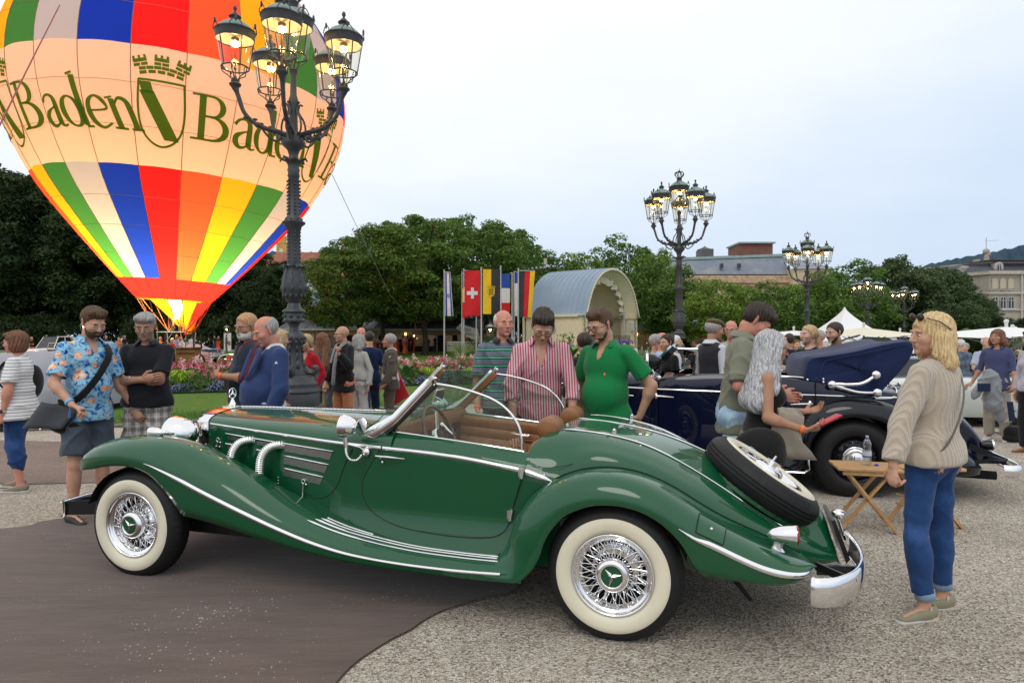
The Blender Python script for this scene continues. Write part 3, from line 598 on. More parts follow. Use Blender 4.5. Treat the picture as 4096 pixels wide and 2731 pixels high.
mb=MB();mb.lathe([(.44,.03),(.001,.03)],n=24,M=Mr);mb.build('pane',mPa,wn)
m_rail=mat('iron_railing',(.05,.045,.04),rough=.6)
mb=MB()
for k in range(30):
 x=-4+k*.27;mb.bar((x,.5,1.0),(x,.5,1.75),.025)
 if k%3==0:mb.bar((x,.5,1.05),(x+.54,.5,1.7),.022);mb.bar((x+.54,.5,1.05),(x,.5,1.7),.022)
mb.box((0,.5,1.76),(8.1,.05,.04));mb.build('railing',m_rail,BS,smooth=False)
for z0 in(1.0,):
 mb=MB();mb.tube([(3.4,.8,1),(3.4,.8,4.2)],.05,6);mb.tube([(3.1,.8,1),(3.1,.8,3.6)],.03,6);mb.box((3.9,.25,2.6),(.35,.2,.8));mb.build('speaker_bracket',mFr,BS)
rg=random.Random(8);mb=MB()
for k in range(140):mb.ell((rg.uniform(-3.8,3.8),.25+rg.uniform(-.12,.12),1.05+rg.uniform(-.05,.28)),rg.uniform(.06,.12),5,3)
o=mb.build('balcony_flowers',mat('violet_flowers',(.22,.14,.42),rough=.8,noise=(8,.5)),BS);o['kind']='stuff'
LT=empty('stage_light_bar',(GX(2152,66),66,gz(66,GX(2152,66))),0,'row of small stage lights and a loudspeaker poking above the left end of the bandstand roof','stage lights')
mb=MB();z_=ZV(1075,66);mb.tube([(0,0,0),(0,0,z_)],.05,6);mb.tube([(-1.0,0,z_-.2),(1.6,0,z_+.1)],.04,6);mb.build('mast',m_rail,LT)
for k in range(7):mb=MB();mb.tube([(-.9+.4*k,0,z_-.1+.04*k),(-.95+.4*k,-.25,z_+.05+.04*k)],.12,8);mb.build('spotlight',mat('grey_metal',(.3,.3,.31)),LT)
mb=MB();mb.box((.7,0,z_+.75),(.3,.3,.6));mb.tube([(.7,0,z_),(.7,0,z_+.5)],.03,6);mb.build('loudspeaker',mat('cream_speaker',(.5,.46,.38)),LT)
# colonnade of shops with lit windows
def warm(name,c,s):return mat(name,(.1,.08,.05),emit=c,es=s)
mWl=warm('lit_wall_lamp',(1,.62,.25),9.0);mSh=NG('lit_shop_window',col=(.02,.018,.014),rough=.15)
cc=mSh.voro(2.2,out='Color');nn=mSh.xyz(cc);vv=mSh.voro(2.2);fl=mSh.math('MULTIPLY',mSh.math('LESS_THAN',vv,.10),mSh.math('GREATER_THAN',nn[0],.45))
mSh.b.inputs['Emission Color'].default_value=(1,.6,.25,1);mSh.link(mSh.math('ADD',mSh.math('MULTIPLY',fl,2.2),mSh.math('MULTIPLY',mSh.noise(.5,2),.10)),mSh.b.inputs['Emission Strength']);mSh=mSh.m
m_arc=mat('beige_timber',(.30,.22,.13),rough=.8,noise=(2,.2));m_sl2=mat('dark_slate_roof',(.10,.12,.15),rough=.5,noise=(3,.25));m_dkw=mat('dark_brown_wall',(.035,.022,.015),rough=.8)
def colonnade(u0,u1,Y,label,upper=()):
 x0,x1=GX(u0,Y),GX(u1,Y);L_=x1-x0;o=empty('shop_arcade',(x0,Y,gz(Y)-.1),0,label,'arcade')
 ze=2.55
 mb=MB();mb.add([(-.4,-.5,ze),(L_+.4,-.5,ze),(L_+.4,4.5,3.75),(-.4,4.5,3.75)],[(0,1,2,3)]);mb.add([(-.4,9,ze),(L_+.4,9,ze)],[]);mb.box((L_/2,4.6,3.7),(L_+1,.3,.2));ro=mb.build('roof',m_sl2,o,smooth=False)
 for k in range(int(L_/1.2)):mb=MB()if k==0 else mb;x=k*1.2;mb.bar((x,-.5,ze+.02),(x,4.5,3.78),.05,.04)
 mb.build('roof_battens',m_sl2,ro,smooth=False)
 mb=MB();mb.box((L_/2,-.45,ze-.08),(L_+.8,.12,.14));mb.build('gutter',mat('pale_gutter',(.42,.40,.36),rough=.6),o,smooth=False)
 mb=MB();mb.box((L_/2,0,ze-.4),(L_,.16,.5));mb.build('beam',m_arc,o,smooth=False)
 mb=MB();mb.box((L_/2,3.2,1.3),(L_,.2,2.6));mb.box((L_/2,3.0,.3),(L_,.3,.6));mb.build('wall',m_dkw,o,smooth=False)
 n=int(L_/3.1)
 for k in range(n+1):
  x=k*L_/n
  mb=MB();mb.box((x,0,1.25),(.32,.3,2.5));mb.build('column',m_arc,o,smooth=False)
  if k%2==0:
   mb=MB();mb.tube([(x+.5,2.95,1.75),(x+.5,2.95,2.15)],[.09,.12],8);mb.build('wall_lamp',mWl,o)
   mb=MB();mb.tube([(x+.05,-.22,1.85),(x+.05,-.22,2.1)],[.05,.09],8);mb.build('wall_lamp',mWl,o)
  if k<n:
   wdd=L_/n-.9;mb=MB();mb.box((x+L_/n/2,3.08,1.55),(wdd,.06,1.7));w_=mb.build('shop_window',mSh,o,smooth=False)
   mb=MB();mb.box((x+L_/n/2,3.03,1.55),(.06,.05,1.7));mb.box((x+L_/n/2,3.03,2.0),(wdd,.05,.05));mb.build('frame',m_arc,w_,smooth=False)
 for(ua,ub,hz)in upper:
  xa,xb=GX(ua,Y)-x0,GX(ub,Y)-x0;w=xb-xa;up=empty('clerestory',((xa+xb)/2,5.5,3.4),parent=o)
  mb=MB();mb.box((0,0,.8),(w,5,1.6));mb.build('wall',m_arc,up,smooth=False);hip_roof('roof',up,w,5,1.5,1.6,m_sl2,.9,.85)
 return o
colonnade(1130,1990,71,'long low shop arcade with warm lamps and slate roof under the chestnut trees',((1190,1290,0),(1490,1860,0)))
colonnade(2545,3460,76,'low shop arcade with a bluish roof under the avenue trees right of the bandstand')
mTe=mat('white_tent_fabric',(.78,.78,.77),rough=.8);m_ctent=mat('cream_parasol_fabric',(.70,.66,.52),rough=.85)
def ptent(u,Y,w,zv_top,zv_eave,label):
 o=empty('marquee_tent',(GX(u,Y),Y,gz(Y,GX(u,Y))),R(8),label,'tent');zt,ze=ZV(zv_top,Y)-gz(Y,GX(u,Y)),ZV(zv_eave,Y)-gz(Y,GX(u,Y));n=12;rows=[]
 for k in range(n+1):
  t_=k/n;r_=w/2*(1-t_)**1.0*(1-.55*t_*(1-t_)*1.6);z=ze+(zt-ze)*t_;r_=w/2*max(.01,(1-t_)**1.3);ring=[]
  for i in range(4):
   a=pi/4+i*pi/2;b=a+pi/2;pa=Vector((cos(a),sin(a),0))*r_*1.414;pb=Vector((cos(b),sin(b),0))*r_*1.414
   for q in range(3):p=pa.lerp(pb,q/3);ring.append((p.x,p.y,z))
  rows.append(ring)
 mb=MB();mb.grid(rows,closed_u=True);mb.build('canopy',mTe,o,smooth=False)
 for i in range(4):
  a=pi/4+i*pi/2;p=Vector((cos(a),sin(a),0))*w/2*1.414;b=a+pi/2;p2=Vector((cos(b),sin(b),0))*w/2*1.414
  mb=MB();mb.tube([(p.x,p.y,0),(p.x,p.y,ze)],.05,6);mb.build('pole',mFr,o)
  mb=MB();top,bot=[],[]
  for k in range(41):q=p.lerp(p2,k/40);top.append((q.x,q.y,ze));bot.append((q.x,q.y,ze-.28-.07*abs(sin(k*pi/4))))
  mb.grid([top,bot]);mb.build('scalloped_valance',mTe,o)
 mb=MB();p=w/2;rows=[[(-p+2*p*k/30,p-.1+.08*sin(k*2.2),z)for k in range(31)]for z in(0,ze-.2)];mb.grid(rows);mb.build('side_curtain',mTe,o)
 return o
ptent(3378,36,3.3,1228,1363,'white peaked marquee tent behind the man in the turtleneck')
def parasol(u,Y,r_,zv_top,zv_e,m_,label,n=8,rz=.3,cant=False,group='parasols'):
 o=empty('parasol',(GX(u,Y),Y,gz(Y,GX(u,Y))),rz,label,'parasol',group);zt,ze=ZV(zv_top,Y)-gz(Y,GX(u,Y)),ZV(zv_e,Y)-gz(Y,GX(u,Y))
 for i in range(n):
  a,b=2*pi*i/n,2*pi*(i+1)/n;mb=MB();rows=[]
  for t_ in(0,.5,1):rr=r_*t_;z=zt+(ze-zt)*t_**1.12;rows.append([Vector((rr*cos(a),rr*sin(a),z)).lerp(Vector((rr*cos(b),rr*sin(b),z)),k/2)-Vector((0,0,.04*sin(pi*k/2)*t_))for k in range(3)])
  mb.grid(rows);mb.build('canopy_panel',m_,o)
  mb=MB();mb.tube([(0,0,zt-.12),(r_*cos(a)*.97,r_*sin(a)*.97,ze-.03)],.018,5);mb.tube([(0,0,ze-.35),(r_*cos(a)*.5,r_*sin(a)*.5,(zt+ze)/2-.08)],.015,5);mb.build('rib',mFr,o)
 mb=MB();mb.tube([(0,0,0),(0,0,zt+.1)],.04 if not cant else .03,8);mb.ell((0,0,zt+.14),.06);mb.build('pole',mFr,o)
 return o
parasol(3175,30,2.0,1322,1340,mTe,'flat white parasol behind the blonde ponytail woman')
parasol(3455,27,2.1,1310,1342,m_ctent,'cream parasol in front of the marquee tent')
parasol(3600,33,2.0,1328,1346,mTe,'small white parasol left of the blonde woman')
pr=parasol(4025,17.5,2.15,1307,1345,mTe,'large white parasol at the right edge behind the man in the blue shirt')
for k in range(4):parasol(4050+12*k,22+4.5*k,2.0,1322+4*k,1348,mTe,['second white parasol in the row at the right edge','third white parasol in the row at the right edge','fourth white parasol in the row at the right edge','farthest white parasol in the row at the right edge'][k])
AR=empty('curved_parasol_arm',(GX(3365,25),25,gz(25,GX(3365,25))),0,'dark curved cantilever arm rising across the white tent','pole');mb=MB();mb.tube(cspline([(GX(3330,25)-GX(3365,25),0,0),(GX(3330,25)-GX(3365,25),0,ZV(1340,25)),(0,0,ZV(1322,25)+.15),(GX(3440,25)-GX(3365,25),0,ZV(1304,25)+.2)],6),.035,6);mb.build('arm',m_rail,AR)
# green roadster (local x rearwards, y into the car, z up; origin under the near rear wheel)
mGr=mat('green_car_paint',(.002,.076,.026),rough=.4,coat=1.0,coat_rough=.012,spec=.15)
mCh=mat('polished_chrome',(.86,.86,.87),rough=.06,metal=1.0)
m_alu=mat('brushed_steel_pipe',(.78,.77,.74),rough=.16,metal=1.0)
m_dkgap=mat('dark_shut_line',(.004,.012,.006),rough=.6)
m_rubber=mat('black_tyre_rubber',(.014,.014,.015),rough=.55,bump=(60,.25,.002),spec=.35)
m_white=mat('cream_whitewall',(.74,.69,.53),rough=.5,noise=(6,.05))
mLe=mat('tan_leather',(.27,.115,.045),rough=.42,noise=(14,.16),bump=(90,.2,.002))
m_wood=mat('walnut_wheel_rim',(.10,.035,.016),rough=.3,coat=.5)
mUn=mat('black_chassis',(.008,.008,.008),rough=.7)
mGl=glass_mat('clear_car_glass',(.93,.97,.95),.04,.5)
mG2=glass_mat('tinted_screen_glass',(.72,.86,.80),.05,.5)
m_red=mat('red_lamp_lens',(.30,.01,.01),rough=.15,coat=.6)
m_dash=mat('dark_dashboard',(.03,.02,.018),rough=.3)
mBk=mat('satin_black_metal',(.012,.012,.013),rough=.3)
_g=NG('wire_mesh_panel',col=(.25,.26,.26),rough=.3,metal=.9)
_mv=_g.xyz()
_sx=_g.math('SINE',_g.math('MULTIPLY',_mv[0],900.0));_sz=_g.math('SINE',_g.math('MULTIPLY',_mv[2],900.0))
_w=_g.math('MAXIMUM',_sx,_sz);_f=_g.math('GREATER_THAN',_w,.45)
_g.color(_g.mix(_f,(.012,.014,.013),(.5,.5,.49)))
m_mesh=_g.m
CY=.85
def mir(p):return(p[0],2*CY-p[1],p[2])
def mirmb(mb):
 o=MB();o.v=[mir(p)for p in mb.v];o.f=[list(reversed(f))for f in mb.f];o.mi=list(mb.mi);return o
CAR=empty('vintage_roadster',(.538,3.66,0),-R(17.5),'dark green vintage roadster with whitewall wire wheels and tan leather seats','car')
def part(mb,name,m,parent=None,**kw):return mb.build(name,m,parent or CAR,**kw)
f_hy=interp([(-3.2,.53),(-3.08,.50),(-2.75,.42),(-2.4,.35),(-2.05,.29),(-1.75,.24),(-1.5,.2),(-1.2,.175),(-.9,.165),(-.6,.16),(-.4,.16),(-.2,.17)])
f_bz=interp([(-3.2,1.02),(-3.05,1.015),(-2.4,.99),(-1.75,.962),(-1.5,.957),(-1.23,.948),(-.91,.925),(-.67,.893),(-.56,.877),(-.39,.831),(-.2,.79)])
f_cz=interp([(-3.25,1.09),(-3.1,1.098),(-2.5,1.105),(-1.8,1.11),(-1.4,1.12)])
f_n=interp([(-3.25,2.1),(-2.4,2.3),(-1.4,2.5)])
def hood_sec(x,n=22,low=.46):
 yh,bz,cz,pw=f_hy(x),f_bz(x),f_cz(x),f_n(x);w=CY-yh;out=[]
 for z in lsp(low,bz,9)[:-1]:out.append((x,yh+.018*(bz-z)*0,float(z)))
 for k in range(n+1):
  a=pi/2*k/n
  fy=cos(a)**(2/pw);fz=sin(a)**(2/pw)
  out.append((x,CY-w*fy,bz+(cz-bz)*fz))
 return out
def hood_pt(x,y):
 """top height of the hood at y"""
 yh,bz,cz,pw=f_hy(x),f_bz(x),f_cz(x),f_n(x)
 fr=min(abs(CY-y)/(CY-yh),1);return bz+(cz-bz)*(1-fr**pw)**(1/pw)
def full(sec):return sec+[mir(p)for p in sec[:-1]][::-1]
h=MB();h.grid([full(hood_sec(x))for x in lsp(-3.09,-1.79,16)])
hood=part(h,'hood',mGr,smooth=True)
h=MB();h.grid([full(hood_sec(x))for x in lsp(-1.787,-1.42,8)])
cowl=part(h,'cowl',mGr,smooth=True)
h=MB();rows=[]
for x,sc_ in((-3.085,1.012),(-3.16,1.012),(-3.19,1.0),(-3.205,.97),(-3.2,.93),(-3.17,.92)):
 rows.append([(x,CY+(p[1]-CY)*sc_,.46+(p[2]-.46)*(sc_ if sc_<1 else 1.008))for p in full(hood_sec(-3.09))])
h.grid(rows);shell=part(h,'radiator_shell',mCh,smooth=True)
h=MB()
for k in range(15):
 y=CY+(k-7)*.043;h.bar((-3.175,y,.48),(-3.175,y,hood_pt(-3.09,y)-.03),.008,.012)
part(h,'grille',mCh,shell)
h=MB();h.box((-3.165,CY,.76),(.01,.62,.6));part(h,'radiator_core',mBk,shell)
h=MB()
h.lathe([(.05,0),(.05,.008),(.028,.016),(.022,.03),(.012,.05),(.006,.062)],(-3.16,CY,1.105))
c0=Vector((-3.16,CY,1.105+.062+.042))
h.tube([c0+Vector((0,sin(a)*.04,cos(a)*.04))for a in lsp(0,2*pi,25)[:-1]],.0035,closed=True)
for k in range(3):
 a=2*pi*k/3;h.tube([c0,c0+Vector((0,sin(a)*.038,cos(a)*.038))],[.009,.001],6)
part(h,'star_mascot',mCh)
h=MB();h.box((-3.16,CY,1.103),(.12,.1,.012));part(h,'radiator_cap_plate',mCh,bevel=.004)
h=MB()
for k in range(40):
 x=-3.07+k*(1.27/40);h.tube([(x,CY,f_cz(x)+.004),(x+.029,CY,f_cz(x+.029)+.004)],.0075,8)
part(h,'hood_hinge',mCh)
def strip_along(xs,fy,fz,hh,out=.011,name='belt_moulding',parent=None,n=40,both=True,mt=None):
 mbs=MB();rows=[]
 for x in lsp(xs[0],xs[-1],n):
  y,z=fy(x),fz(x);k=hh(x)if callable(hh)else hh
  rows.append([(x,y+.004,z+k),(x,y-out*.7,z+k*.75),(x,y-out,z),(x,y-out*.7,z-k*.75),(x,y+.004,z-k)])
 mbs.grid(rows)
 part(mbs,name,mt or mCh,parent,smooth=True)
 if both:part(mirmb(mbs),name,mt or mCh,parent,smooth=True)
tp=lambda x:.004+.011*min(1,max(0,(x+3.06)/.5))
strip_along((-3.06,-1.49),f_hy,f_bz,lambda x:.006+.007*(x+3.06)/1.5)
strip_along((-1.48,-.545),f_hy,f_bz,lambda x:.013+.004*(x+1.48))
strip_along((-.53,-.37),f_hy,f_bz,lambda x:.018*min(1,max(.15,(-.36-x)/.06)))
def on_side(x,z,o=.0):return(x,f_hy(x)-o,z)
def side_panel(x0,x1,z0a,z0b,hgt,skew=.0,o=.003):
 mbp=MB();n=8;rows=[]
 for k in range(n+1):
  x=x0+(x1-x0)*k/n;zt=z0a+(z0b-z0a)*k/n
  rows.append([on_side(x,zt,o),on_side(x-skew*(k/n),zt-hgt,o)])
 mbp.grid(rows);return mbp
for(x0,x1,za,zb,hg,sk)in((-2.865,-2.704,.942,.934,.03,0),(-2.87,-2.76,.871,.866,.03,0),(-2.565,-2.437,.930,.922,.03,0),(-2.56,-2.49,.858,.853,.045,0),(-2.30,-1.885,.922,.898,.048,.02),(-2.305,-1.925,.838,.808,.05,.02),(-2.318,-1.965,.752,.722,.045,.025)):
 p_=side_panel(x0,x1,za,zb,hg,sk);part(p_,'louvre_mesh',m_mesh,hood)
for(x0,x1,za,zb)in((-2.885,-1.87,.957,.908),(-2.89,-2.76,.884,.877),(-2.575,-2.49,.867,.861),(-2.31,-1.91,.847,.818),(-2.327,-1.955,.762,.732)):
 h=MB();pts=[on_side(x,za+(zb-za)*(x-x0)/(x1-x0),.006)for x in lsp(x0,x1,8)]
 h.tube(pts,[.004]+[.0085]*6+[.004],8,flat=((0,0,1),.75));part(h,'louvre_bar',mCh,hood)
def flexpipe(cl,r=.030,seg=26):
 cl=cspline(cl,12);L_=[0]
 for a,b in zip(cl,cl[1:]):L_.append(L_[-1]+(b-a).length)
 n=int(L_[-1]/.0032);pts=[];rs=[]
 for k in range(n+1):
  s_=L_[-1]*k/n;i=min(max(int(np.searchsorted(L_,s_))-1,0),len(cl)-2)
  pts.append(cl[i].lerp(cl[i+1],(s_-L_[i])/max(L_[i+1]-L_[i],1e-6)))
  rs.append(r+(.0028,.0012,-.0022,.0005)[k%4])
 mb=MB();mb.tube(pts,rs,seg);return mb
for(dx_,dz_)in((0,0),(-.285,.012)):
 yy=f_hy(-2.4+dx_)
 h=flexpipe([(-2.30+dx_,yy+.03,.905+dz_),(-2.345+dx_,yy-.02,.915+dz_),(-2.40+dx_,yy-.055,.895+dz_),(-2.44+dx_,yy-.075,.84+dz_),(-2.455+dx_,yy-.08,.76+dz_),(-2.455+dx_,yy-.08,.64+dz_),(-2.45+dx_,yy-.08,.5)])
 part(h,'exhaust_pipe',m_alu,asm=80)
for(x,z,l_)in((-2.125,.688,.13),(-2.965,.905,.05)):
 y=f_hy(x)-.012;h=MB()
 h.tube([(x+.013*sin(a),y,z+.013*cos(a))for a in lsp(0,6.28,14)[:-1]],.003,6,closed=True)
 h.tube([(x,y-.003,z-.013),(x-.003,y-.006,z-l_)],.005,8);h.ell((x+.022,y,z-.02),.008);h.ell((x-.012,y,z-l_),.008);h.ell((x+.016,y,z-l_-.002),.007)
 part(h,'hood_latch',mCh,hood)
def rivets(pts,name='rivet',r=.004,m_=mCh):
 h=MB()
 for p in pts:h.ell(p,r,8,5)
 part(h,name,m_,kind=None)
rivets([on_side(-2.36,.69-.02*k,.002)for k in range(5)]+[on_side(-2.32,.63,.002),on_side(-2.66,.73,.002),on_side(-2.61,.71,.002)],'rivet_row')
def seam(pts,r=.0028,n=8,both=True,name='shut_line'):
 mb=MB();mb.tube(cspline(pts,n),r,6);part(mb,name,m_dkgap)
 if both:part(mirmb(mb),name,m_dkgap)
seam([(-1.79,CY-.01,1.108),(-1.70,.6,hood_pt(-1.7,.6)),(-1.655,.42,hood_pt(-1.655,.42)),(-1.67,.3,hood_pt(-1.67,.3)+.001),(-1.715,f_hy(-1.715)-.001,.94),(-1.785,f_hy(-1.78)-.0,.816),(-1.835,f_hy(-1.83),.70),(-1.90,f_hy(-1.9),.625),(-1.99,f_hy(-1.99),.588),(-2.10,f_hy(-2.1),.60),(-2.3,f_hy(-2.3),.68)])
def body_y(x,z):
 y=f_hy(x)
 bz=f_bz(x)
 if z<.62:
  y-=.045*max(0,(.62-z)/.2)**2
 if z>bz:y+=.09*min(1,(z-bz)/max(.085,.001))**1.8*.95
 return y
f_dt=interp([(-1.5,1.055),(-1.38,1.045),(-1.13,1.023),(-.88,1.0),(-.635,.974),(-.53,.962),(-.4,.95)])
def flank(xs,zlow,ztop,o=0.0,nz=16):
 mb=MB();rows=[]
 for x in xs:
  zt=ztop(x);rows.append([(x,body_y(x,z)-o,z)for z in[zlow(x)+(zt-zlow(x))*k/nz for k in range(nz+1)]])
 mb.grid(rows);return mb
b1=flank(lsp(-1.9,-.33,50),lambda x:.36,lambda x:f_bz(x)if x<-1.6 else(f_bz(x)+(f_dt(x)-f_bz(x))*min(1,(x+1.6)/.1)))
flank_o=part(b1,'body_side',mGr,smooth=True);part(mirmb(b1),'body_side',mGr,smooth=True)
dpoly=[(-1.486,.966),(-1.567,.847),(-1.634,.733),(-1.62,.623),(-1.532,.54),(-1.345,.485),(-1.077,.465),(-.82,.468),(-.69,.495),(-.631,.564),(-.602,.679),(-.555,.82),(-.52,.93)]
fl=interp([(z,x)for x,z in[(-1.47,1.0),(-1.486,.966),(-1.567,.847),(-1.634,.733),(-1.617,.623),(-1.532,.54),(-1.345,.485),(-1.2,.472)]])
frr=interp([(z,x)for x,z in[(-1.0,.468),(-.82,.474),(-.69,.499),(-.631,.564),(-.602,.679),(-.56,.82),(-.525,.93),(-.515,.97)]])
mb=MB();rows=[]
for z in list(lsp(.474,.6,12))+list(lsp(.62,.955,18)):
 a,b=fl(z)+.002,frr(z)-.002
 rows.append([(x,body_y(x,z)-.004,float(z))for x in lsp(a,b,34)])
mb.grid(rows)
door=part(mb,'door',mGr,smooth=True);door2=part(mirmb(mb),'door',mGr,smooth=True)
seam([(x,body_y(x,z)-.003,z)for x,z in dpoly],.0035)
for far in(0,1):
 mb=MB();rows=[]
 for x in lsp(-1.45,-.52,24):
  z=f_dt(x);y0=body_y(x,z)
  rows.append([(x,y0,z),(x,y0+.012,z+.004),(x,y0+.035,z+.002),(x,y0+.045,z-.01),(x,y0+.047,.62)])
 mb.grid(rows);mb=mirmb(mb)if far else mb;part(mb,'door_sill_capping',mGr,door2 if far else door,smooth=True)
 mb=MB();rows=[]
 for x in lsp(-1.44,-.46,20):
  z=f_dt(x);y0=body_y(x,z)+.05
  rows.append([(x,y0-.01,z-.004),(x,y0+.006,z-.008),(x,y0+.012,z-.03),(x,y0+.012,z-.085),(x,y0+.009,z-.088),(x,y0+.012,z-.091),(x,y0+.012,z-.16),(x,y0+.009,z-.163),(x,y0+.014,z-.168),(x,y0+.014,.45)])
 mb.grid(rows);mb=mirmb(mb)if far else mb;part(mb,'door_leather_trim',mLe,door2 if far else door,smooth=True)
h=MB();yy=2*CY-.33
h.tube([(-.86,yy-.02,.90),(-.90,yy-.035,.905),(-.98,yy-.03,.915)],[.011,.009,.004],8);h.ell((-.86,yy-.012,.90),.016)
h.tube([(-.95,yy-.02,.78),(-1.0,yy-.035,.80)],[.01,.006],8);h.ell((-.945,yy-.012,.78),.015)
part(h,'inner_door_handle',mCh,door2)
h=MB();h.box((-.78,yy-.012,.74),(.2,.02,.17));part(h,'map_pocket',mLe,door2,bevel=.008)
h=MB();h.tube(cspline([(-.97,yy-.02,.6),(-.96,yy-.02,.78),(-.91,yy-.02,.855),(-.8,yy-.02,.865),(-.6,yy-.02,.86)],6),.004,6);part(h,'trim_piping',mLe,door2)
f_db=interp([(-.6,.165),(-.3,.18),(0,.2),(.3,.235),(.55,.30),(.8,.39),(1.0,.48),(1.12,.54),(1.2,.62)])
f_ds=interp([(-.6,.90),(-.33,.86),(-.17,.93),(.1,.90),(.23,.855),(.36,.79),(.53,.69),(.7,.605),(.85,.545),(1.0,.49),(1.2,.40)])
f_dr=interp([(-.6,1.06),(-.43,1.083),(-.2,1.078),(-.057,1.058),(.13,1.01),(.32,.925),(.455,.848),(.59,.762),(.72,.672),(.85,.59),(1.0,.50),(1.2,.40)])
f_dc=interp([(-.6,1.10),(-.376,1.106),(-.04,1.076),(.226,1.015),(.463,.925),(.7,.80),(.9,.70),(1.05,.655),(1.12,.63),(1.17,.52),(1.2,.40)])
def x_open(y):
 f=interp([(.2,-.54),(.26,-.53),(.4,-.475),(.55,-.43),(.85,-.385)]);return f(min(y,2*CY-y))
f_ry=interp([(-.6,.44),(0,.45),(.5,.48),(.9,.56),(1.2,.68)])
def deck_sec(x,n=26):
 yb,zs,zr,zc,ry=f_db(x),f_ds(x),f_dr(x),f_dc(x),f_ry(x)
 pts=[Vector((x,yb+.0,.38)),Vector((x,yb-.004,(zs+.38)/2)),Vector((x,yb+.01,zs)),Vector((x,yb+(ry-yb)*.42,zs+(zr-zs)*.64)),Vector((x,ry,zr)),Vector((x,(ry+CY)/2,zr+(zc-zr)*.72)),Vector((x,CY,zc))]
 return[tuple(p)for p in cspline(pts,6)]
rows=[]
for x in list(lsp(-.53,.9,40))+list(lsp(.93,1.19,12)):
 r_=[]
 for p in full(deck_sec(x)):
  k=max(0,1-(x+.53)/.5);sh=(x_open(p[1])+.53)if p[2]>.8 else 0
  xx=x+sh*k
  r_.append((xx,p[1],p[2]))
 rows.append(r_)
rows.append([(1.205,CY+(p[1]-CY)*.9,max(p[2]-.03,.36))for p in rows[-1]]);rows.append([(1.19,CY+(p[1]-CY)*.85,.36)for p in rows[-1]])
mb=MB();mb.grid(rows);deck=part(mb,'tail_deck',mGr,smooth=True)
def deck_z(x,y):
 sec=deck_sec(x);yy_=y if y<=CY else 2*CY-y
 for a,b in zip(sec[6:],sec[7:]):
  if a[1]<=yy_<=b[1]:return a[2]+(b[2]-a[2])*(yy_-a[1])/max(b[1]-a[1],1e-6)
 return sec[-1][2]
for fy_,xe in((lambda x:f_ry(x),.93),(lambda x:CY,.52),(lambda x:2*CY-f_ry(x),.93)):
 pts=[(x,fy_(x),deck_z(x,fy_(x))+.004)for x in lsp(-.36,xe,30)]
 h=MB();h.tube(pts,[.004]+[.010]*28+[.006],8,flat=((0,0,1),.55));part(h,'deck_rib',mCh,deck)
seam([(-.53,.19,.905),(-.40,.175,.90),(-.28,.2,.92),(-.17,.26,.955),(-.1,.4,deck_z(-.1,.4)+.001),(-.06,.55,deck_z(-.06,.55)+.001),(-.05,.7,deck_z(-.05,.7)+.002),(-.045,CY,deck_z(-.045,CY)+.002)],.002)
for y in(f_ry(-.06),2*CY-f_ry(-.06)):
 h=MB();h.box((-.06,y,deck_z(-.06,y)+.022),(.022,.014,.03));h.ell((-.06,y,deck_z(-.06,y)+.037),.011,8,6);part(h,'deck_lock',mCh,deck)
rivets([(-.42,.165,.86),(-.2,.19,.885),(0,.26,.93),(.1,.42,deck_z(.1,.42))],'tonneau_stud',.006)
f_fc=interp([(-3.84,.765),(-3.80,.82),(-3.7,.885),(-3.6,.922),(-3.43,.958),(-3.24,.968),(-3.04,.955),(-2.875,.92),(-2.72,.862),(-2.56,.797),(-2.4,.725),(-2.31,.68),(-2.1,.585),(-1.9,.52),(-1.7,.465),(-1.5,.43),(-1.2,.395),(-.9,.385),(-.45,.39)])
f_fs=interp([(-3.84,.735),(-3.7,.79),(-3.5,.83),(-3.3,.838),(-3.116,.812),(-2.96,.762),(-2.65,.648),(-2.355,.545),(-2.07,.455),(-1.84,.395),(-1.62,.355),(-1.4,.335),(-1.01,.322),(-.62,.33),(-.4,.34)])
f_fb=interp([(-3.84,.70),(-3.7,.725),(-3.6,.742),(-3.472,.768),(-3.36,.780),(-3.196,.770),(-3.088,.733),(-2.981,.655),(-2.896,.576),(-2.823,.495),(-2.74,.478),(-2.6,.458),(-2.18,.379),(-1.72,.312),(-1.02,.284),(-.62,.284),(-.45,.29)])
f_fo=interp([(-3.845,.14),(-3.83,.085),(-3.78,.035),(-3.7,-.005),(-3.6,-.028),(-3.45,-.042),(-3.2,-.048),(-2,-.048),(-1.2,-.045),(-.4,-.04)])
f_fi=interp([(-3.845,.19),(-3.83,.24),(-3.78,.29),(-3.7,.32),(-3.5,.345),(-3.2,.37),(-2.8,.40),(-2.5,.375),(-2.2,.32),(-1.9,.275),(-1.6,.225),(-1.3,.19),(-1,.172),(-.45,.165)])
f_fz=interp([(-3.845,.74),(-3.8,.76),(-3.6,.80),(-3.2,.76),(-2.8,.66),(-2.5,.62),(-2.3,.60),(-1.9,.53),(-1.6,.45),(-1.3,.405),(-1.0,.39),(-.45,.395)])
f_fy=interp([(-3.845,.165),(-3.6,.155),(-2.9,.15),(-2.5,.155),(-2.2,.15),(-1.9,.15),(-1.6,.13),(-1.2,.10),(-.45,.08)])
mb=MB();rows=[]
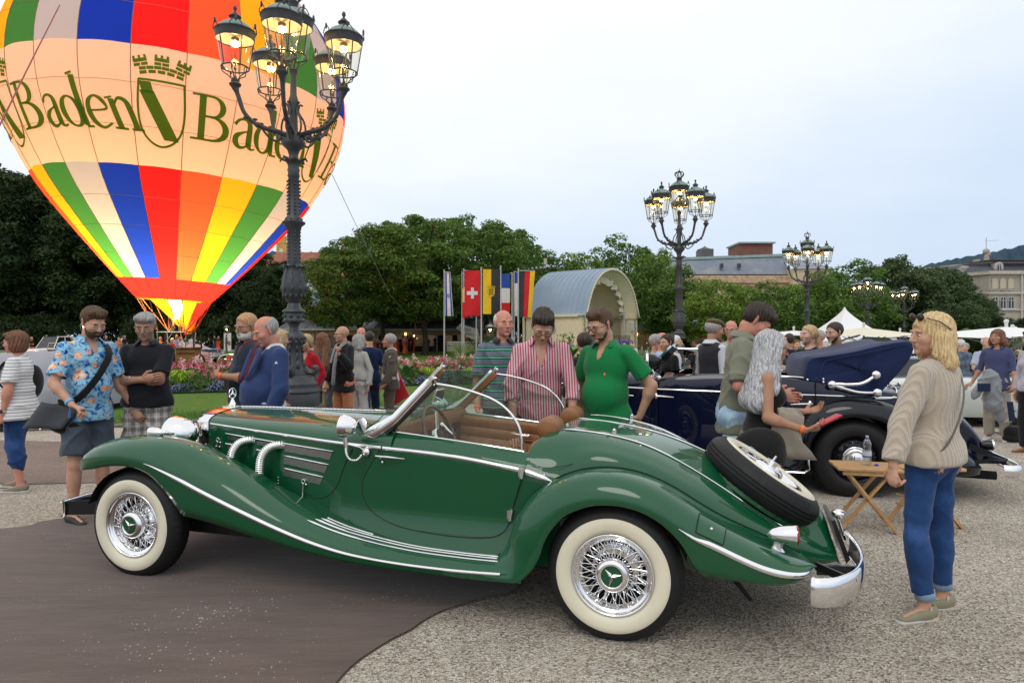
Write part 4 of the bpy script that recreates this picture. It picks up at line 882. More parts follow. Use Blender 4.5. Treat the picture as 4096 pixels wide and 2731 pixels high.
for x in list(lsp(-3.843,-3.5,18))+list(lsp(-3.47,-.50,90)):
 yo,yc,yi=f_fo(x),f_fy(x),f_fi(x);zb,zs,zc,zi=f_fb(x),f_fs(x),f_fc(x),f_fz(x)
 zs=min(max(zs,zb+.02),zc-.005);zi=min(zi,zc)
 r_=[(x,yo+.035,zb+.004),(x,yo+.008,zb),(x,yo+.003,zb+(zs-zb)*.3),(x,yo,zb+(zs-zb)*.7),(x,yo,zs)]
 for k in range(1,13):
  a=pi/2*k/12;r_.append((x,yo+(yc-yo)*(1-cos(a)),zs+(zc-zs)*sin(a)**1.0))
 for k in range(1,9):
  a=pi/2*k/8;r_.append((x,yc+(yi-yc)*sin(a),zi+(zc-zi)*cos(a)))
 rows.append(r_)
rows.insert(0,[(-3.848,.165+(p[1]-.165)*.6,.735+(p[2]-.735)*.6)for p in rows[0]]);rows.insert(0,[(-3.842,.165,.735)]*len(rows[0]))
mb.grid(rows)
ff=part(mb,'front_fender',mGr,smooth=True);ff2=part(mirmb(mb),'front_fender',mGr,smooth=True)
def fend_strip(pts_xyz,widths,name,par,n=50):
 """flat tapering chrome strip lying on the outer crease"""
 mb=MB();rows=[]
 for(x,y,z),w_ in zip(pts_xyz,widths):
  rows.append([(x,y+.004,z+w_),(x,y-.009,z+w_*.55),(x,y-.011,z),(x,y-.007,z-w_*.7),(x,y+.004,z-w_)])
 mb.grid(rows);part(mb,name,mCh,par,smooth=True);return mb
xs=lsp(-3.12,-.62,70)
w_=[.019*min(1,.08+(x+3.12)/.35)*(1 if x<-2.3 else max(.5,1-(x+2.3)/1.6))for x in xs]
s1=fend_strip([(float(x),f_fo(x),f_fs(x))for x in xs],w_,'fender_moulding',ff)
part(mirmb(s1),'fender_moulding',mCh,ff2,smooth=True)
def ff_z(x,y):
 yo,yc,yi=f_fo(x),f_fy(x),f_fi(x);zs,zc,zi=f_fs(x),f_fc(x),min(f_fz(x),f_fc(x))
 if y<yc:return zs+(zc-zs)*sin(acos(max(-1,min(1,1-(y-yo)/(yc-yo)))))
 return zi+(zc-zi)*cos(asin(min(1,(y-yc)/(yi-yc))))
for(y0,y1,xa,xb)in((.035,.015,-1.92,-.63),(.07,.045,-1.885,-.64),(.10,.072,-1.86,-.65),(.135,.115,-1.84,-1.50)):
 pts=[(x,y0+(y1-y0)*k/29,ff_z(x,y0+(y1-y0)*k/29)+.005)for k,x in enumerate(lsp(xa,xb,30))]
 h=MB();h.tube(pts,[.002,.0075]+[.006]*26+[.0075,.002],8);part(h,'running_board_rib',mCh,ff)
 part(mirmb(h),'running_board_rib',mCh,ff2)
A=[(-.60,.284),(-.55,.287),(-.51,.298),(-.482,.322),(-.428,.38),(-.39,.454),(-.363,.537),(-.318,.611),(-.247,.686),(-.142,.737),(-.055,.756),(.048,.758),(.148,.738),(.247,.691),(.329,.624),(.384,.554),(.444,.452),(.52,.434),(.612,.425),(.764,.418),(.88,.425),(.962,.445),(1.0,.47)]
D_=[(-.84,.345),(-.74,.365),(-.67,.395),(-.63,.45),(-.60,.54),(-.56,.64),(-.50,.73),(-.42,.80),(-.33,.852),(-.22,.895),(-.10,.915),(.02,.914),(.12,.898),(.23,.862),(.33,.812),(.42,.758),(.50,.708),(.58,.664),(.66,.626),(.78,.572),(.88,.53),(.97,.495),(1.015,.475)]
G0=[.3,.15,.08,.06,.1,.14,.18,.2,.2,.2,.2,.2,.22,.26,.34,.44,.62,.64,.60,.52,.48,.46,.4]
YO=[-.046]+[-.048]*4+[-.055]*13+[-.05,-.045,-.02,.04,.14]
YI=[.02,.06,.11,.14,.15,.155,.16,.165,.175,.185,.2,.21,.215,.22,.23,.24,.26,.28,.30,.33,.33,.30,.18]
def res(seq,u):
 n=len(seq)-1;f=u*n;i=min(int(f),n-1);t_=f-i
 g=lambda k:np.array(seq[min(max(k,0),n)],float)
 a,b,c,d=g(i-1),g(i),g(i+1),g(i+2)
 return .5*(2*b+(c-a)*t_+(2*a-5*b+4*c-d)*t_**2+(3*b-a-3*c+d)*t_**3)
mb=MB();rows=[];creaseR=[]
for k in range(101):
 u=k/100;a,d=res(A,u),res(D_,u);g0,yo,yi=float(res(G0,u)),float(res(YO,u)),float(res(YI,u))
 pt=lambda g,y:(a[0]+(d[0]-a[0])*g,y,a[1]+(d[1]-a[1])*g)
 nrm=(d-a)/max(np.linalg.norm(d-a),1e-6)
 r_=[pt(.03,yo+.05),pt(0,yo+.015),pt(g0*.25,yo+.004),pt(g0*.7,yo),pt(g0,yo)]
 creaseR.append(r_[-1])
 for q in range(1,15):
  th=pi/2*q/14;g=g0+(1-g0)*sin(th);y=yo+(yi-yo)*(1-cos(th));bl=.018*sin(th*2)**2
  p=pt(g,y);r_.append((p[0]+nrm[0]*bl,p[1],p[2]+nrm[1]*bl))
 rows.append(r_)
mb.grid(rows)
rf=part(mb,'rear_fender',mGr,smooth=True);rf2=part(mirmb(mb),'rear_fender',mGr,smooth=True)
seam([(p[0],p[1]-.002,p[2]+.003)for p in[r_[-1]for r_ in rows[8:96:3]]],.003,3)
cr_=creaseR[65:100]
w_=[.002+.016*min(1,k/9)*(1 if k<24 else max(.4,1-(k-24)/20))for k in range(len(cr_))]
s1=fend_strip([(p[0],p[1]-.002,p[2])for p in cr_],w_,'fender_moulding',rf);part(mirmb(s1),'fender_moulding',mCh,rf2,smooth=True)
mb=MB();rows_f=[]
for k in range(9):
 u=.70+.075*k/8;r0=[]
 for q in range(7):
  th=R(14+38*q/6);i0=None
  a,d=res(A,u),res(D_,u);g0,yo,yi=float(res(G0,u)),float(res(YO,u)),float(res(YI,u))
  nrm=(d-a)/np.linalg.norm(d-a);g=g0+(1-g0)*sin(th);y=yo+(yi-yo)*(1-cos(th));bl=.018*sin(th*2)**2+.003
  r0.append((a[0]+(d[0]-a[0])*g+nrm[0]*bl,y-.004,a[1]+(d[1]-a[1])*g+nrm[1]*bl))
 rows_f.append(r0)
mb.grid(rows_f);flap=part(mb,'filler_flap',mGr,rf,smooth=True)
edge=rows_f[0]+[r_[-1]for r_ in rows_f[1:]]+rows_f[-1][::-1][1:]+[r_[0]for r_ in rows_f[::-1][1:-1]]
h=MB();h.tube(edge,.0028,6,closed=True);part(h,'shut_line',m_dkgap,rf)
h=MB();c_=rows_f[4][3];h.ell((c_[0],c_[1]-.004,c_[2]),.009,10,6);part(h,'flap_button',mCh,flap)
h=MB();y=body_y(-1.4,.9)-.028
h.tube([(-1.51,y,.912),(-1.47,y-.004,.911),(-1.31,y,.905)],[.006,.0085,.003],8);h.tube([(-1.475,y,.908),(-1.475,y+.03,.905)],.009,8);h.ell((-1.472,y+.018,.873),.009,10,6)
part(h,'door_handle',mCh,door);
for z,x in((.868,-.548),(.616,-.617)):
 h=MB();y=body_y(x,z);h.tube([(x-.006,y-.012,z-.034),(x+.006,y-.012,z+.034)],.0125,10);h.box((x-.01,y-.006,z),(.03,.012,.05));part(h,'door_hinge',mCh,door)
def wheel(loc,M=None,name='wheel',inner=True):
 w=empty(name,loc,parent=CAR)
 if M is not None:w.rotation_euler=M.to_euler()
 Rx=Matrix.Rotation(-pi/2,3,'X')
 prof=[(.215,.03),(.235,.006),(.25,.0),(.29,-.006),(.312,-.003),(.335,.006),(.352,.022),(.364,.036),(.371,.05),(.3735,.062),(.3665,.064),(.3665,.068),(.3745,.07),(.375,.085),(.3675,.087),(.3675,.092),(.375,.094),(.3745,.109),(.3665,.111),(.3665,.115),(.3735,.117),(.371,.13),(.362,.145),(.34,.168),(.30,.182),(.25,.18),(.215,.15)]
 n=144;mb=MB();vs_=[]
 for i,(r_,z)in enumerate(prof):
  for j in range(n):
   rr=r_-(.0035 if(j%3==0 and(6<=i<=8 or 21<=i<=23))else 0)
   a=2*pi*j/n;vs_.append((rr*cos(a),z,rr*sin(a)))
 fs=[(i*n+j,i*n+(j+1)%n,(i+1)*n+(j+1)%n,(i+1)*n+j)for i in range(len(prof)-1)for j in range(n)]
 mb.add(vs_,fs);part(mb,'tyre',m_rubber,w,asm=35)
 mb=MB();mb.lathe([(.218,.018),(.232,.0),(.25,-.009),(.28,-.013),(.300,-.0095),(.3085,-.004),(.309,.0)],n=96,M=Rx);part(mb,'whitewall',m_white,w)
 mb=MB();mb.lathe([(.226,.02),(.2235,.004),(.219,-.001),(.213,.001),(.208,.009),(.206,.02),(.200,.024),(.191,.026),(.188,.036),(.186,.048),(.179,.052),(.178,.09),(.184,.12),(.21,.15)],n=96,M=Rx);part(mb,'rim',mCh,w,smooth=True)
 mb=MB();mb.lathe([(.10,.05),(.097,.03),(.092,.004),(.084,-.010),(.072,-.017),(.062,-.019),(.058,-.016),(.0565,-.010)],n=48,M=Rx);hub=part(mb,'hub_cap',mCh,w,smooth=True)
 mb=MB();mb.lathe([(.0565,-.010),(.03,-.013),(.001,-.014)],n=32,M=Rx);part(mb,'hub_badge',mGr,w)
 mb=MB()
 for k in range(3):
  a=2*pi*k/3+.25
  tip=Vector((cos(a)*.054,-.014,sin(a)*.054));c=Vector((0,-.022,0));sd=Vector((-sin(a),0,cos(a)))*.010;b0=Vector((cos(a),0,sin(a)))*.012+Vector((0,-.013,0))
  mb.add([c,b0+sd,tip,b0-sd],[(0,1,2),(0,2,3)])
 part(mb,'star_emblem',mCh,w,smooth=False)
 mb=MB();mb.lathe([(.105,.05),(.12,.075),(.128,.08),(.135,.1),(.15,.11),(.152,.13)],n=48,M=Rx);part(mb,'brake_drum',mCh if inner else mCh,w)
 mb=MB();mb.lathe([(.2,.14),(.001,.14)],n=32,M=Rx);part(mb,'wheel_back',mUn,w)
 return w
def spokes(w):
 base=None;base2=None
 for k in range(40):
  lay=k%2;a=2*pi*(k//2)/20+(0 if lay else .04)
  if lay==0:
   if base is None:
    mb=MB();mb.tube([(.094,.034,.012),(.150,.038,-.006),(.181,.040,-.020)],[.0022,.0022,.0034],6);o=part(mb,'spoke',mCh,w);base=o
   else:o=dup(base,'spoke',w)
  else:
   if base2 is None:
    mb=MB();mb.tube([(.094,.040,-.012),(.150,.046,.008),(.181,.054,.022)],[.0022,.0022,.0034],6);o=part(mb,'spoke',mCh,w);base2=o
   else:o=dup(base2,'spoke',w)
  o.rotation_euler=(0,a,0)
 mb=MB()
 for k in range(20):
  a=2*pi*(k+.5)/20
  for s_ in(-1,1):
   p0=Vector((cos(a)*.10,.10,sin(a)*.10));a2=a+s_*.14;mb.tube([p0,(cos(a2)*.181,.075,sin(a2)*.181)],.0022,5)
 part(mb,'inner_spoke_row',mCh,w,kind='stuff')
w1=wheel((0,0,.373));w2=wheel((-3.29,0,.373));spokes(w1);spokes(w2)
for x in(0,-3.29):
 w=wheel((x,1.70,.373),Matrix.Rotation(pi,3,'Z'))
tilt=R(34)
nrm=Vector((sin(tilt),0,cos(tilt)))
Ms=Matrix(((cos(tilt),-sin(tilt),0),(0,0,-1),(-sin(tilt),-cos(tilt),0)))
Ms=Matrix(((cos(tilt),-nrm.x,0.0),(0.0,0.0,1.0),(-sin(tilt),-nrm.z,0.0)))
sp=wheel(Vector((.84,CY,.845)),Ms,'spare_wheel');spokes(sp)
h=MB();h.tube([(0,.0,0),(0,-.05,0)],[.03,.028],12);h.tube([(-.012,-.045,0),(-.012,-.085,0)],.008,8);h.box((0,-.045,0),(.09,.014,.02));part(h,'wing_nut',mCh,sp,smooth=None)
h=MB();h.lathe([(.34,.19),(.34,.10)],n=40,M=Matrix.Rotation(-pi/2,3,'X'));part(h,'wheel_well',mGr,sp)
h=MB();h.box((-1.6,CY,.33),(3.9,1.1,.12));h.box((0,CY,.40),(.12,1.4,.1));h.box((-3.29,CY,.36),(.1,1.4,.08));h.box((.4,CY,.40),(1.0,.7,.10));h.box((-2.5,CY,.45),(1.4,.7,.3))
part(h,'chassis',mUn,smooth=False)
for s_ in(0,1):
 h=MB();rows=[]
 for k in range(25):
  a=.33+(pi-.66)*(k/24);x=-.41*cos(a)-0.0;z=.36+.40*sin(a)
  rows.append([(x,-.02,z),(x,.12,z+.02),(x,.26,z)])
 h.grid(rows);h.add([(-.40,.27,.34),(.38,.27,.42),(.34,.27,.62),(-.36,.27,.62)],[(0,1,2,3)]);
 k_=len(h.v);h2=MB();h2.v=[(p[0]-3.26,p[1],p[2]+.005)for p in h.v];h2.f=h.f;h2.mi=h.mi
 part(mirmb(h)if s_ else h,'wheel_arch_liner',mUn,smooth=True);part(mirmb(h2)if s_ else h2,'wheel_arch_liner',mUn,smooth=True)
h=MB();h.tube([(.55,.5,.35),(.72,.45,.16)],[.018,.012],8);part(h,'exhaust_tail',mUn)
h=MB();h.box((-.95,CY,.46),(1.2,1.2,.04));part(h,'cockpit_floor',mLe,smooth=False)
h=MB();rows=[]
for z,dx in((1.085,0),(1.095,.03),(1.06,.06),(1.0,.05),(.8,.02),(.5,-.1)):
 rows.append([(-1.46+dx,y,z+(.02 if z>1.05 else 0)*cos((y-CY)*2.2))for y in lsp(.26,1.44,14)])
h.grid(rows);part(h,'dashboard',mLe,smooth=True)
h=MB();h.box((-1.402,CY,.93),(.012,.9,.15));
for y in(.47,.63,.8,.95,1.2):h.lathe([(.05,0),(.05,.012),(.044,.014),(.001,.012)],(-1.39,y,.93),20,Matrix.Rotation(pi/2,3,'Y'))
part(h,'instrument_panel',m_dash)
sw=empty('steering_wheel',(-1.24,.55,1.0),parent=CAR);ax=Vector((cos(R(24)),0,sin(R(24))));q_=rot_to(ax);sw.rotation_euler=q_.to_euler()
h=MB();h.tube([(cos(a)*.205,sin(a)*.205,0)for a in lsp(0,2*pi,49)[:-1]],.013,10,closed=True);part(h,'rim',m_wood,sw)
h=MB()
for a in(R(60),R(180),R(300)):h.bar((0,0,-.02),(cos(a)*.2,sin(a)*.2,0),.03,.007)
h.lathe([(.055,-.03),(.055,-.008),(.045,.0)],n=24);part(h,'spoke',m_alu,sw)
h=MB();h.lathe([(.047,-.005),(.043,.01),(.001,.013)],n=24);part(h,'horn_button',mBk,sw)
h=MB();h.tube([(0,0,-.02),(0,0,-.4)],.02,10);part(h,'steering_column',mBk,sw)
h=MB();h.tube([(-1.18,.62,1.0),(-1.28,.66,1.06)],[.005,.016],8);h.tube([(-1.30,.50,.93),(-1.26,.40,.97)],.004,6);part(h,'stalk',mCh)
def roll(c,r,hl,m_,name,par,sq=1.0):
 h=MB();prof=[(.001,-hl),(r*.72,-hl),(r*.93,-hl+.012),(r,-hl+.03),(r,hl-.03),(r*.93,hl-.012),(r*.72,hl),(.001,hl)]
 M_=Matrix.Rotation(pi/2,3,'X');h.lathe(prof,(0,0,0),28,M_)
 h.v=[(c[0]+p[0]*sq,c[1]+p[1],c[2]+p[2])for p in h.v]
 return part(h,name,m_,par,smooth=True)
for yc in(.53,1.17):
 s_=empty('seat',(0,0,0),parent=CAR)
 h=MB();rows=[]
 for t_ in lsp(0,1,9):
  x=-.68+.16*t_;z=.58+.42*t_**.9;hw=.25*(1-.30*max(0,(t_-.6)/.4)**2)
  rr=[]
  for k in range(24):
   a=2*pi*k/24;cx,sx=cos(a),sin(a)
   rr.append((x+.065*abs(sx)**.8*(1 if sx>0 else-1)*(1-.25*t_),yc+hw*abs(cx)**.55*(1 if cx>0 else-1),z))
  rows.append(rr)
 rows.append([(-.52+(p[0]+.52)*.3,yc+(p[1]-yc)*.75,1.02)for p in rows[-1]])
 h.grid(rows,closed_u=True);k0=len(h.v)-24;h.f.append([k0+i for i in range(24)]);part(h,'backrest',mLe,s_,smooth=True)
 h=MB();h.box((-.93,yc,.56),(.5,.48,.14));part(h,'cushion',mLe,s_,bevel=.03)
 roll((-.475,yc,1.085),.072,.105,mLe,'head_roll',s_)
nb,nt_=Vector((-1.54,.235,1.015)),Vector((-1.18,.25,1.378));cb,ct=Vector((-1.665,CY,1.125)),Vector((-1.375,CY,1.43));fb,ft=Vector(mir(nb)),Vector(mir(nt_))
ws=empty('windscreen',parent=CAR)
for a,b in((nb,nt_),(fb,ft)):
 h=MB();sgn=1 if a.y<CY else-1
 h.tube([a+Vector((-.10,-.012*sgn,.012)),a+Vector((-.03,-.006*sgn,.03)),a+Vector((.03,0,.065)),a.lerp(b,.35),b],[.006,.04,.038,.031,.027],10,flat=((0,1,0),.4))
 part(h,'pillar',mCh,ws)
 h=MB();h.bar(a+Vector((.045,.045*sgn,.03)),b+Vector((.03,.04*sgn,-.012)),.045,.03,up=(0,1,0));part(h,'pillar_lining',mLe,ws,smooth=False)
 h=MB();h.bar(a+Vector((.06,.012*sgn,.03)),b+Vector((.035,.012*sgn,-.01)),.03,.03,up=(0,1,0));part(h,'pillar_seal',mBk,ws,smooth=False)
 h=MB();h.box(b+Vector((.012,0,.005)),(.06,.05,.016),M=Matrix.Rotation(-.75,3,'Y'));h.tube([b,b+Vector((.025,0,.04))],[.006,.004],8);h.ell(b+Vector((.03,0,-.02)),.009,8,6);part(h,'pillar_cap',mCh,ws)
h=MB();h.bar(cb,ct,.03,.02,up=(0,1,0));h.box(ct+Vector((.01,0,.0)),(.06,.035,.016),M=Matrix.Rotation(-.75,3,'Y'));h.tube([ct,ct+Vector((.025,0,.045))],[.006,.004],8);part(h,'centre_post',mCh,ws)
h=MB();h.bar(cb+Vector((.03,0,0)),ct+Vector((.03,0,-.01)),.03,.03,up=(0,1,0));part(h,'centre_post_lining',mLe,ws,smooth=False)
for a,b in((nb,nt_),(fb,ft)):
 h=MB();rows=[]
 for k in range(11):
  t_=k/10;lo=a.lerp(cb,t_)+Vector((0,0,.02+.03*sin(pi*t_)*0));hi=b.lerp(ct,t_)+Vector((-.0,0,.012*sin(pi*t_)-.01));rows.append([lo,hi])
 h.grid(rows);o=part(h,'pane',mG2,ws,smooth=True);sd=o.modifiers.new('s','SOLIDIFY');sd.thickness=.005
 h=MB();h.tube([r_[0]for r_ in rows],.010,6);part(h,'lower_frame',mCh,ws)
arc=[(-1.165,1.368),(-1.08,1.362),(-1.009,1.343),(-.884,1.318),(-.76,1.278),(-.67,1.22),(-.615,1.15),(-.591,1.07),(-.585,.972)]
arc=[(-1.175,1.366),(-1.09,1.357),(-1.0,1.343),(-.884,1.316),(-.76,1.272),(-.67,1.21),(-.61,1.13),(-.588,1.05),(-.585,.972)]
for far in(0,1):
 yw=.262;f=(lambda p:mir(p))if far else(lambda p:p)
 pts=[f(tuple(p))for p in cspline([(x,yw,z)for x,z in arc],6)]
 h=MB();h.tube(pts,.0085,8);sw_=part(h,'side_window_frame',mCh,door2 if far else door)
 vs_=[];fs=[]
 base=[(-1.46+(x0+1.46),0)for x0 in(-1.46,)]
 bot=[]
 N_=24
 for k in range(N_+1):
  x=-1.46+(.875)*k/N_
  if x<-1.175:zt=1.06+(1.366-1.06)*(x+1.46)/.285
  else:
   zt=None
   for p,q in zip(pts,pts[1:]):
    if p[0]<=x<=q[0]:zt=p[2]+(q[2]-p[2])*(x-p[0])/max(q[0]-p[0],1e-5)
   if zt is None:zt=.98
  zb=f_dt(x)-.005;vs_+=[f((x,yw,zb)),f((x,yw,max(zt,zb+.001)))]
  if k:fs.append((2*k-2,2*k,2*k+1,2*k-1))
 o=mesh_np('side_window',vs_,fs,mGl,door2 if far else door,smooth=False);sd=o.modifiers.new('s','SOLIDIFY');sd.thickness=.004
 h=MB();h.tube([f((x,yw-.004,f_dt(x)+.005))for x in lsp(-1.46,-.57,16)],.005,6);part(h,'window_rail',mCh,door2 if far else door)
h=MB();h.box((-1.36,.80,1.245),(.018,.15,.085),M=Matrix.Rotation(.25,3,'Y'));h.tube([(-1.37,.8,1.28),(-1.42,CY,1.38)],.006,6);part(h,'rear_view_mirror',mCh,ws,bevel=.012)
h=MB();h.tube([(-1.6,.6,1.13),(-1.5,.78,1.16)],.004,6);h.tube([(-1.6,1.1,1.13),(-1.55,.92,1.15)],.004,6);part(h,'wiper',mBk,ws)
spl=empty('spot_lamp',parent=CAR)
Mx=rot_to((-1,-.12,.10));c=Vector((-1.70,.12,1.095))
h=MB();h.lathe([(.002,-.085),(.025,-.078),(.05,-.055),(.066,-.02),(.073,.01),(.075,.022),(.068,.03),(.04,.036),(.001,.038)],c,32,Mx);part(h,'housing',mCh,spl,smooth=True)
h=MB();h.lathe([(.002,0),(.055,.002),(.056,.008),(.001,.01)],c-Vector((-.105,0,0)),28,rot_to((1,-.1,-.1)));part(h,'mirror',mCh,spl)
h=MB();h.tube([c+Vector((.0,0,-.07)),c+Vector((.005,0,-.125))],[.018,.014],12);h.tube([c+Vector((.005,.0,-.11)),(-1.63,.17,.96),(-1.605,.205,.925)],.007,8);h.ell((-1.60,.20,.925),(.028,.016,.028),14,8);part(h,'bracket',mCh,spl)
h=flexpipe([(-1.69,.12,.99),(-1.70,.13,.93),(-1.68,.14,.885),(-1.64,.16,.88),(-1.615,.18,.915)],.0075,10);part(h,'flex_cable',m_alu,spl,asm=80)
c2=Vector(mir(c));h=MB();h.lathe([(.002,-.085),(.025,-.078),(.05,-.055),(.066,-.02),(.073,.01),(.075,.022),(.068,.03),(.001,.038)],c2,32,rot_to((-1,.12,.1)));h.tube([c2+Vector((0,0,-.07)),(-1.6,2*CY-.2,.925)],.012,8);part(h,'spot_lamp',mCh,smooth=True)
for y in(.36,2*CY-.36):
 hl=empty('headlight',parent=CAR);c=Vector((-3.23,y,.955))
 h=MB();h.lathe([(.002,-.15),(.05,-.14),(.09,-.10),(.113,-.04),(.12,.02),(.124,.035),(.12,.048),(.112,.05)],c,36,rot_to((-1,0,0)));part(h,'bowl',mCh,hl,smooth=True)
 h=MB();h.lathe([(.113,.048),(.07,.062),(.001,.068)],c,36,rot_to((-1,0,0)));part(h,'lens',mGl,hl,smooth=True)
 h=MB();h.tube([c+Vector((0,0,-.1)),c+Vector((.02,0,-.3))],.02,8);part(h,'stalk',mCh,hl)
for y in(.16,2*CY-.16):
 h=MB();h.lathe([(.001,-.10),(.02,-.085),(.034,-.05),(.04,-.01),(.04,.02),(.034,.03),(.001,.034)],(-3.26,y,.985),24,rot_to((-1,0,0))@Matrix.Diagonal((.85,1,1)));part(h,'fender_lamp',mCh,smooth=True)
h=MB();h.lathe([(.002,.1),(.02,.06),(.03,0),(.055,-.05),(.06,-.06)],(-3.2,.56,.82),20,rot_to((1,0,0)));part(h,'horn',mCh,smooth=True)
def blade(cl,zc,hh,name,dep=.02,par=None):
 mb=MB();rows=[]
 n_=len(cl)
 for i,p in enumerate(cl):
  d=Vector(cl[min(i+1,n_-1)])-Vector(cl[max(i-1,0)]);d=Vector((d[0],d[1],0)).normalized();nn=Vector((d.y,-d.x,0))
  r_=[]
  for(o_,z_)in((-.01,.85),(0,1.0),(.010,.95),(dep,.5),(dep*1.15,0),(dep,-.5),(.010,-.95),(0,-1.0),(-.01,-.85)):
   r_.append((p[0]+nn.x*o_,p[1]+nn.y*o_,zc+z_*hh))
  rows.append(r_)
 mb.grid(rows);return part(mb,name,mCh,par,smooth=True)
cl=cspline([(.985,-.04,0),(1.02,-.048,0),(1.10,-.005,0),(1.20,.14,0),(1.265,.34,0),(1.292,.56,0),(1.285,.80,0),(1.272,.88,0)],8)
rb=blade(cl,.415,.072,'rear_bumper')
cl=cspline([(1.14,1.30,0),(1.12,1.5,0),(1.06,1.70,0),(1.0,1.748,0),(.985,1.74,0)],8)
blade(cl,.412,.07,'rear_bumper')
rb.data.materials.append(mBk)
cl=cspline([(-3.98,-.06,0),(-4.04,-.04,0),(-4.10,.08,0),(-4.13,.3,0),(-4.15,CY,0),(-4.13,1.4,0),(-4.10,1.62,0),(-4.04,1.74,0),(-3.98,1.76,0)],8)
cl=cspline([(-4.03,.10,0),(-4.055,.115,0),(-4.07,.2,0),(-4.09,.4,0),(-4.10,CY,0),(-4.09,1.3,0),(-4.07,1.5,0),(-4.055,1.585,0),(-4.03,1.6,0)],8)
fbp=blade(cl,.40,.058,'front_bumper',.014)
h=MB()
h.bar((1.05,.35,.40),(1.26,.37,.41),.02,.05)
h.bar((1.04,.3,.44),(1.2,.10,.43),.015,.04)
part(h,'bumper_iron',mBk,rb,smooth=False)
h=MB()
for y in(.14,1.56):h=MB();h.bar((-3.5,y+.06,.44),(-4.06,y,.40),.03,.10);part(h,'bumper_iron',mBk,fbp,smooth=False)
h=MB();h.box((1.22,.95,.25),(.07,.62,.05));part(h,'step_bar',m_alu,rb,bevel=.006)
h=MB();h.prism([(1.17,.585),(1.19,.59),(1.27,.37),(1.25,.34)],.70,1.1,'y');part(h,'plate_holder',mBk,smooth=False)
h=MB();h.box((1.245,.95,.50),(.012,.30,.11),M=Matrix.Rotation(-.28,3,'Y'));part(h,'number_plate',mCh,bevel=.01)
h=MB();h.ell((1.21,.72,.625),(.04,.04,.028),14,8);part(h,'plate_lamp',mCh)
for y in(.13,2*CY-.13):
 tl=empty('tail_lamp',parent=CAR);c=Vector((.87,y,.635));Mx=rot_to((1,0,.05))
 h=MB();h.lathe([(.001,-.085),(.016,-.078),(.032,-.055),(.043,-.02),(.048,.02),(.05,.05),(.05,.062)],c,28,Mx);part(h,'housing',mCh,tl,smooth=True)
 h=MB();h.lathe([(.051,.060),(.051,.066),(.047,.070),(.001,.076)],c,28,Mx);part(h,'lens',m_red,tl)
 h=MB();h.tube([c+Vector((-.02,.01,-.035)),c+Vector((-.03,.02,-.07)),c+Vector((-.035,.025,-.10))],[.022,.024,.05],12,flat=((0,1,0),.7));part(h,'foot',mCh,tl)
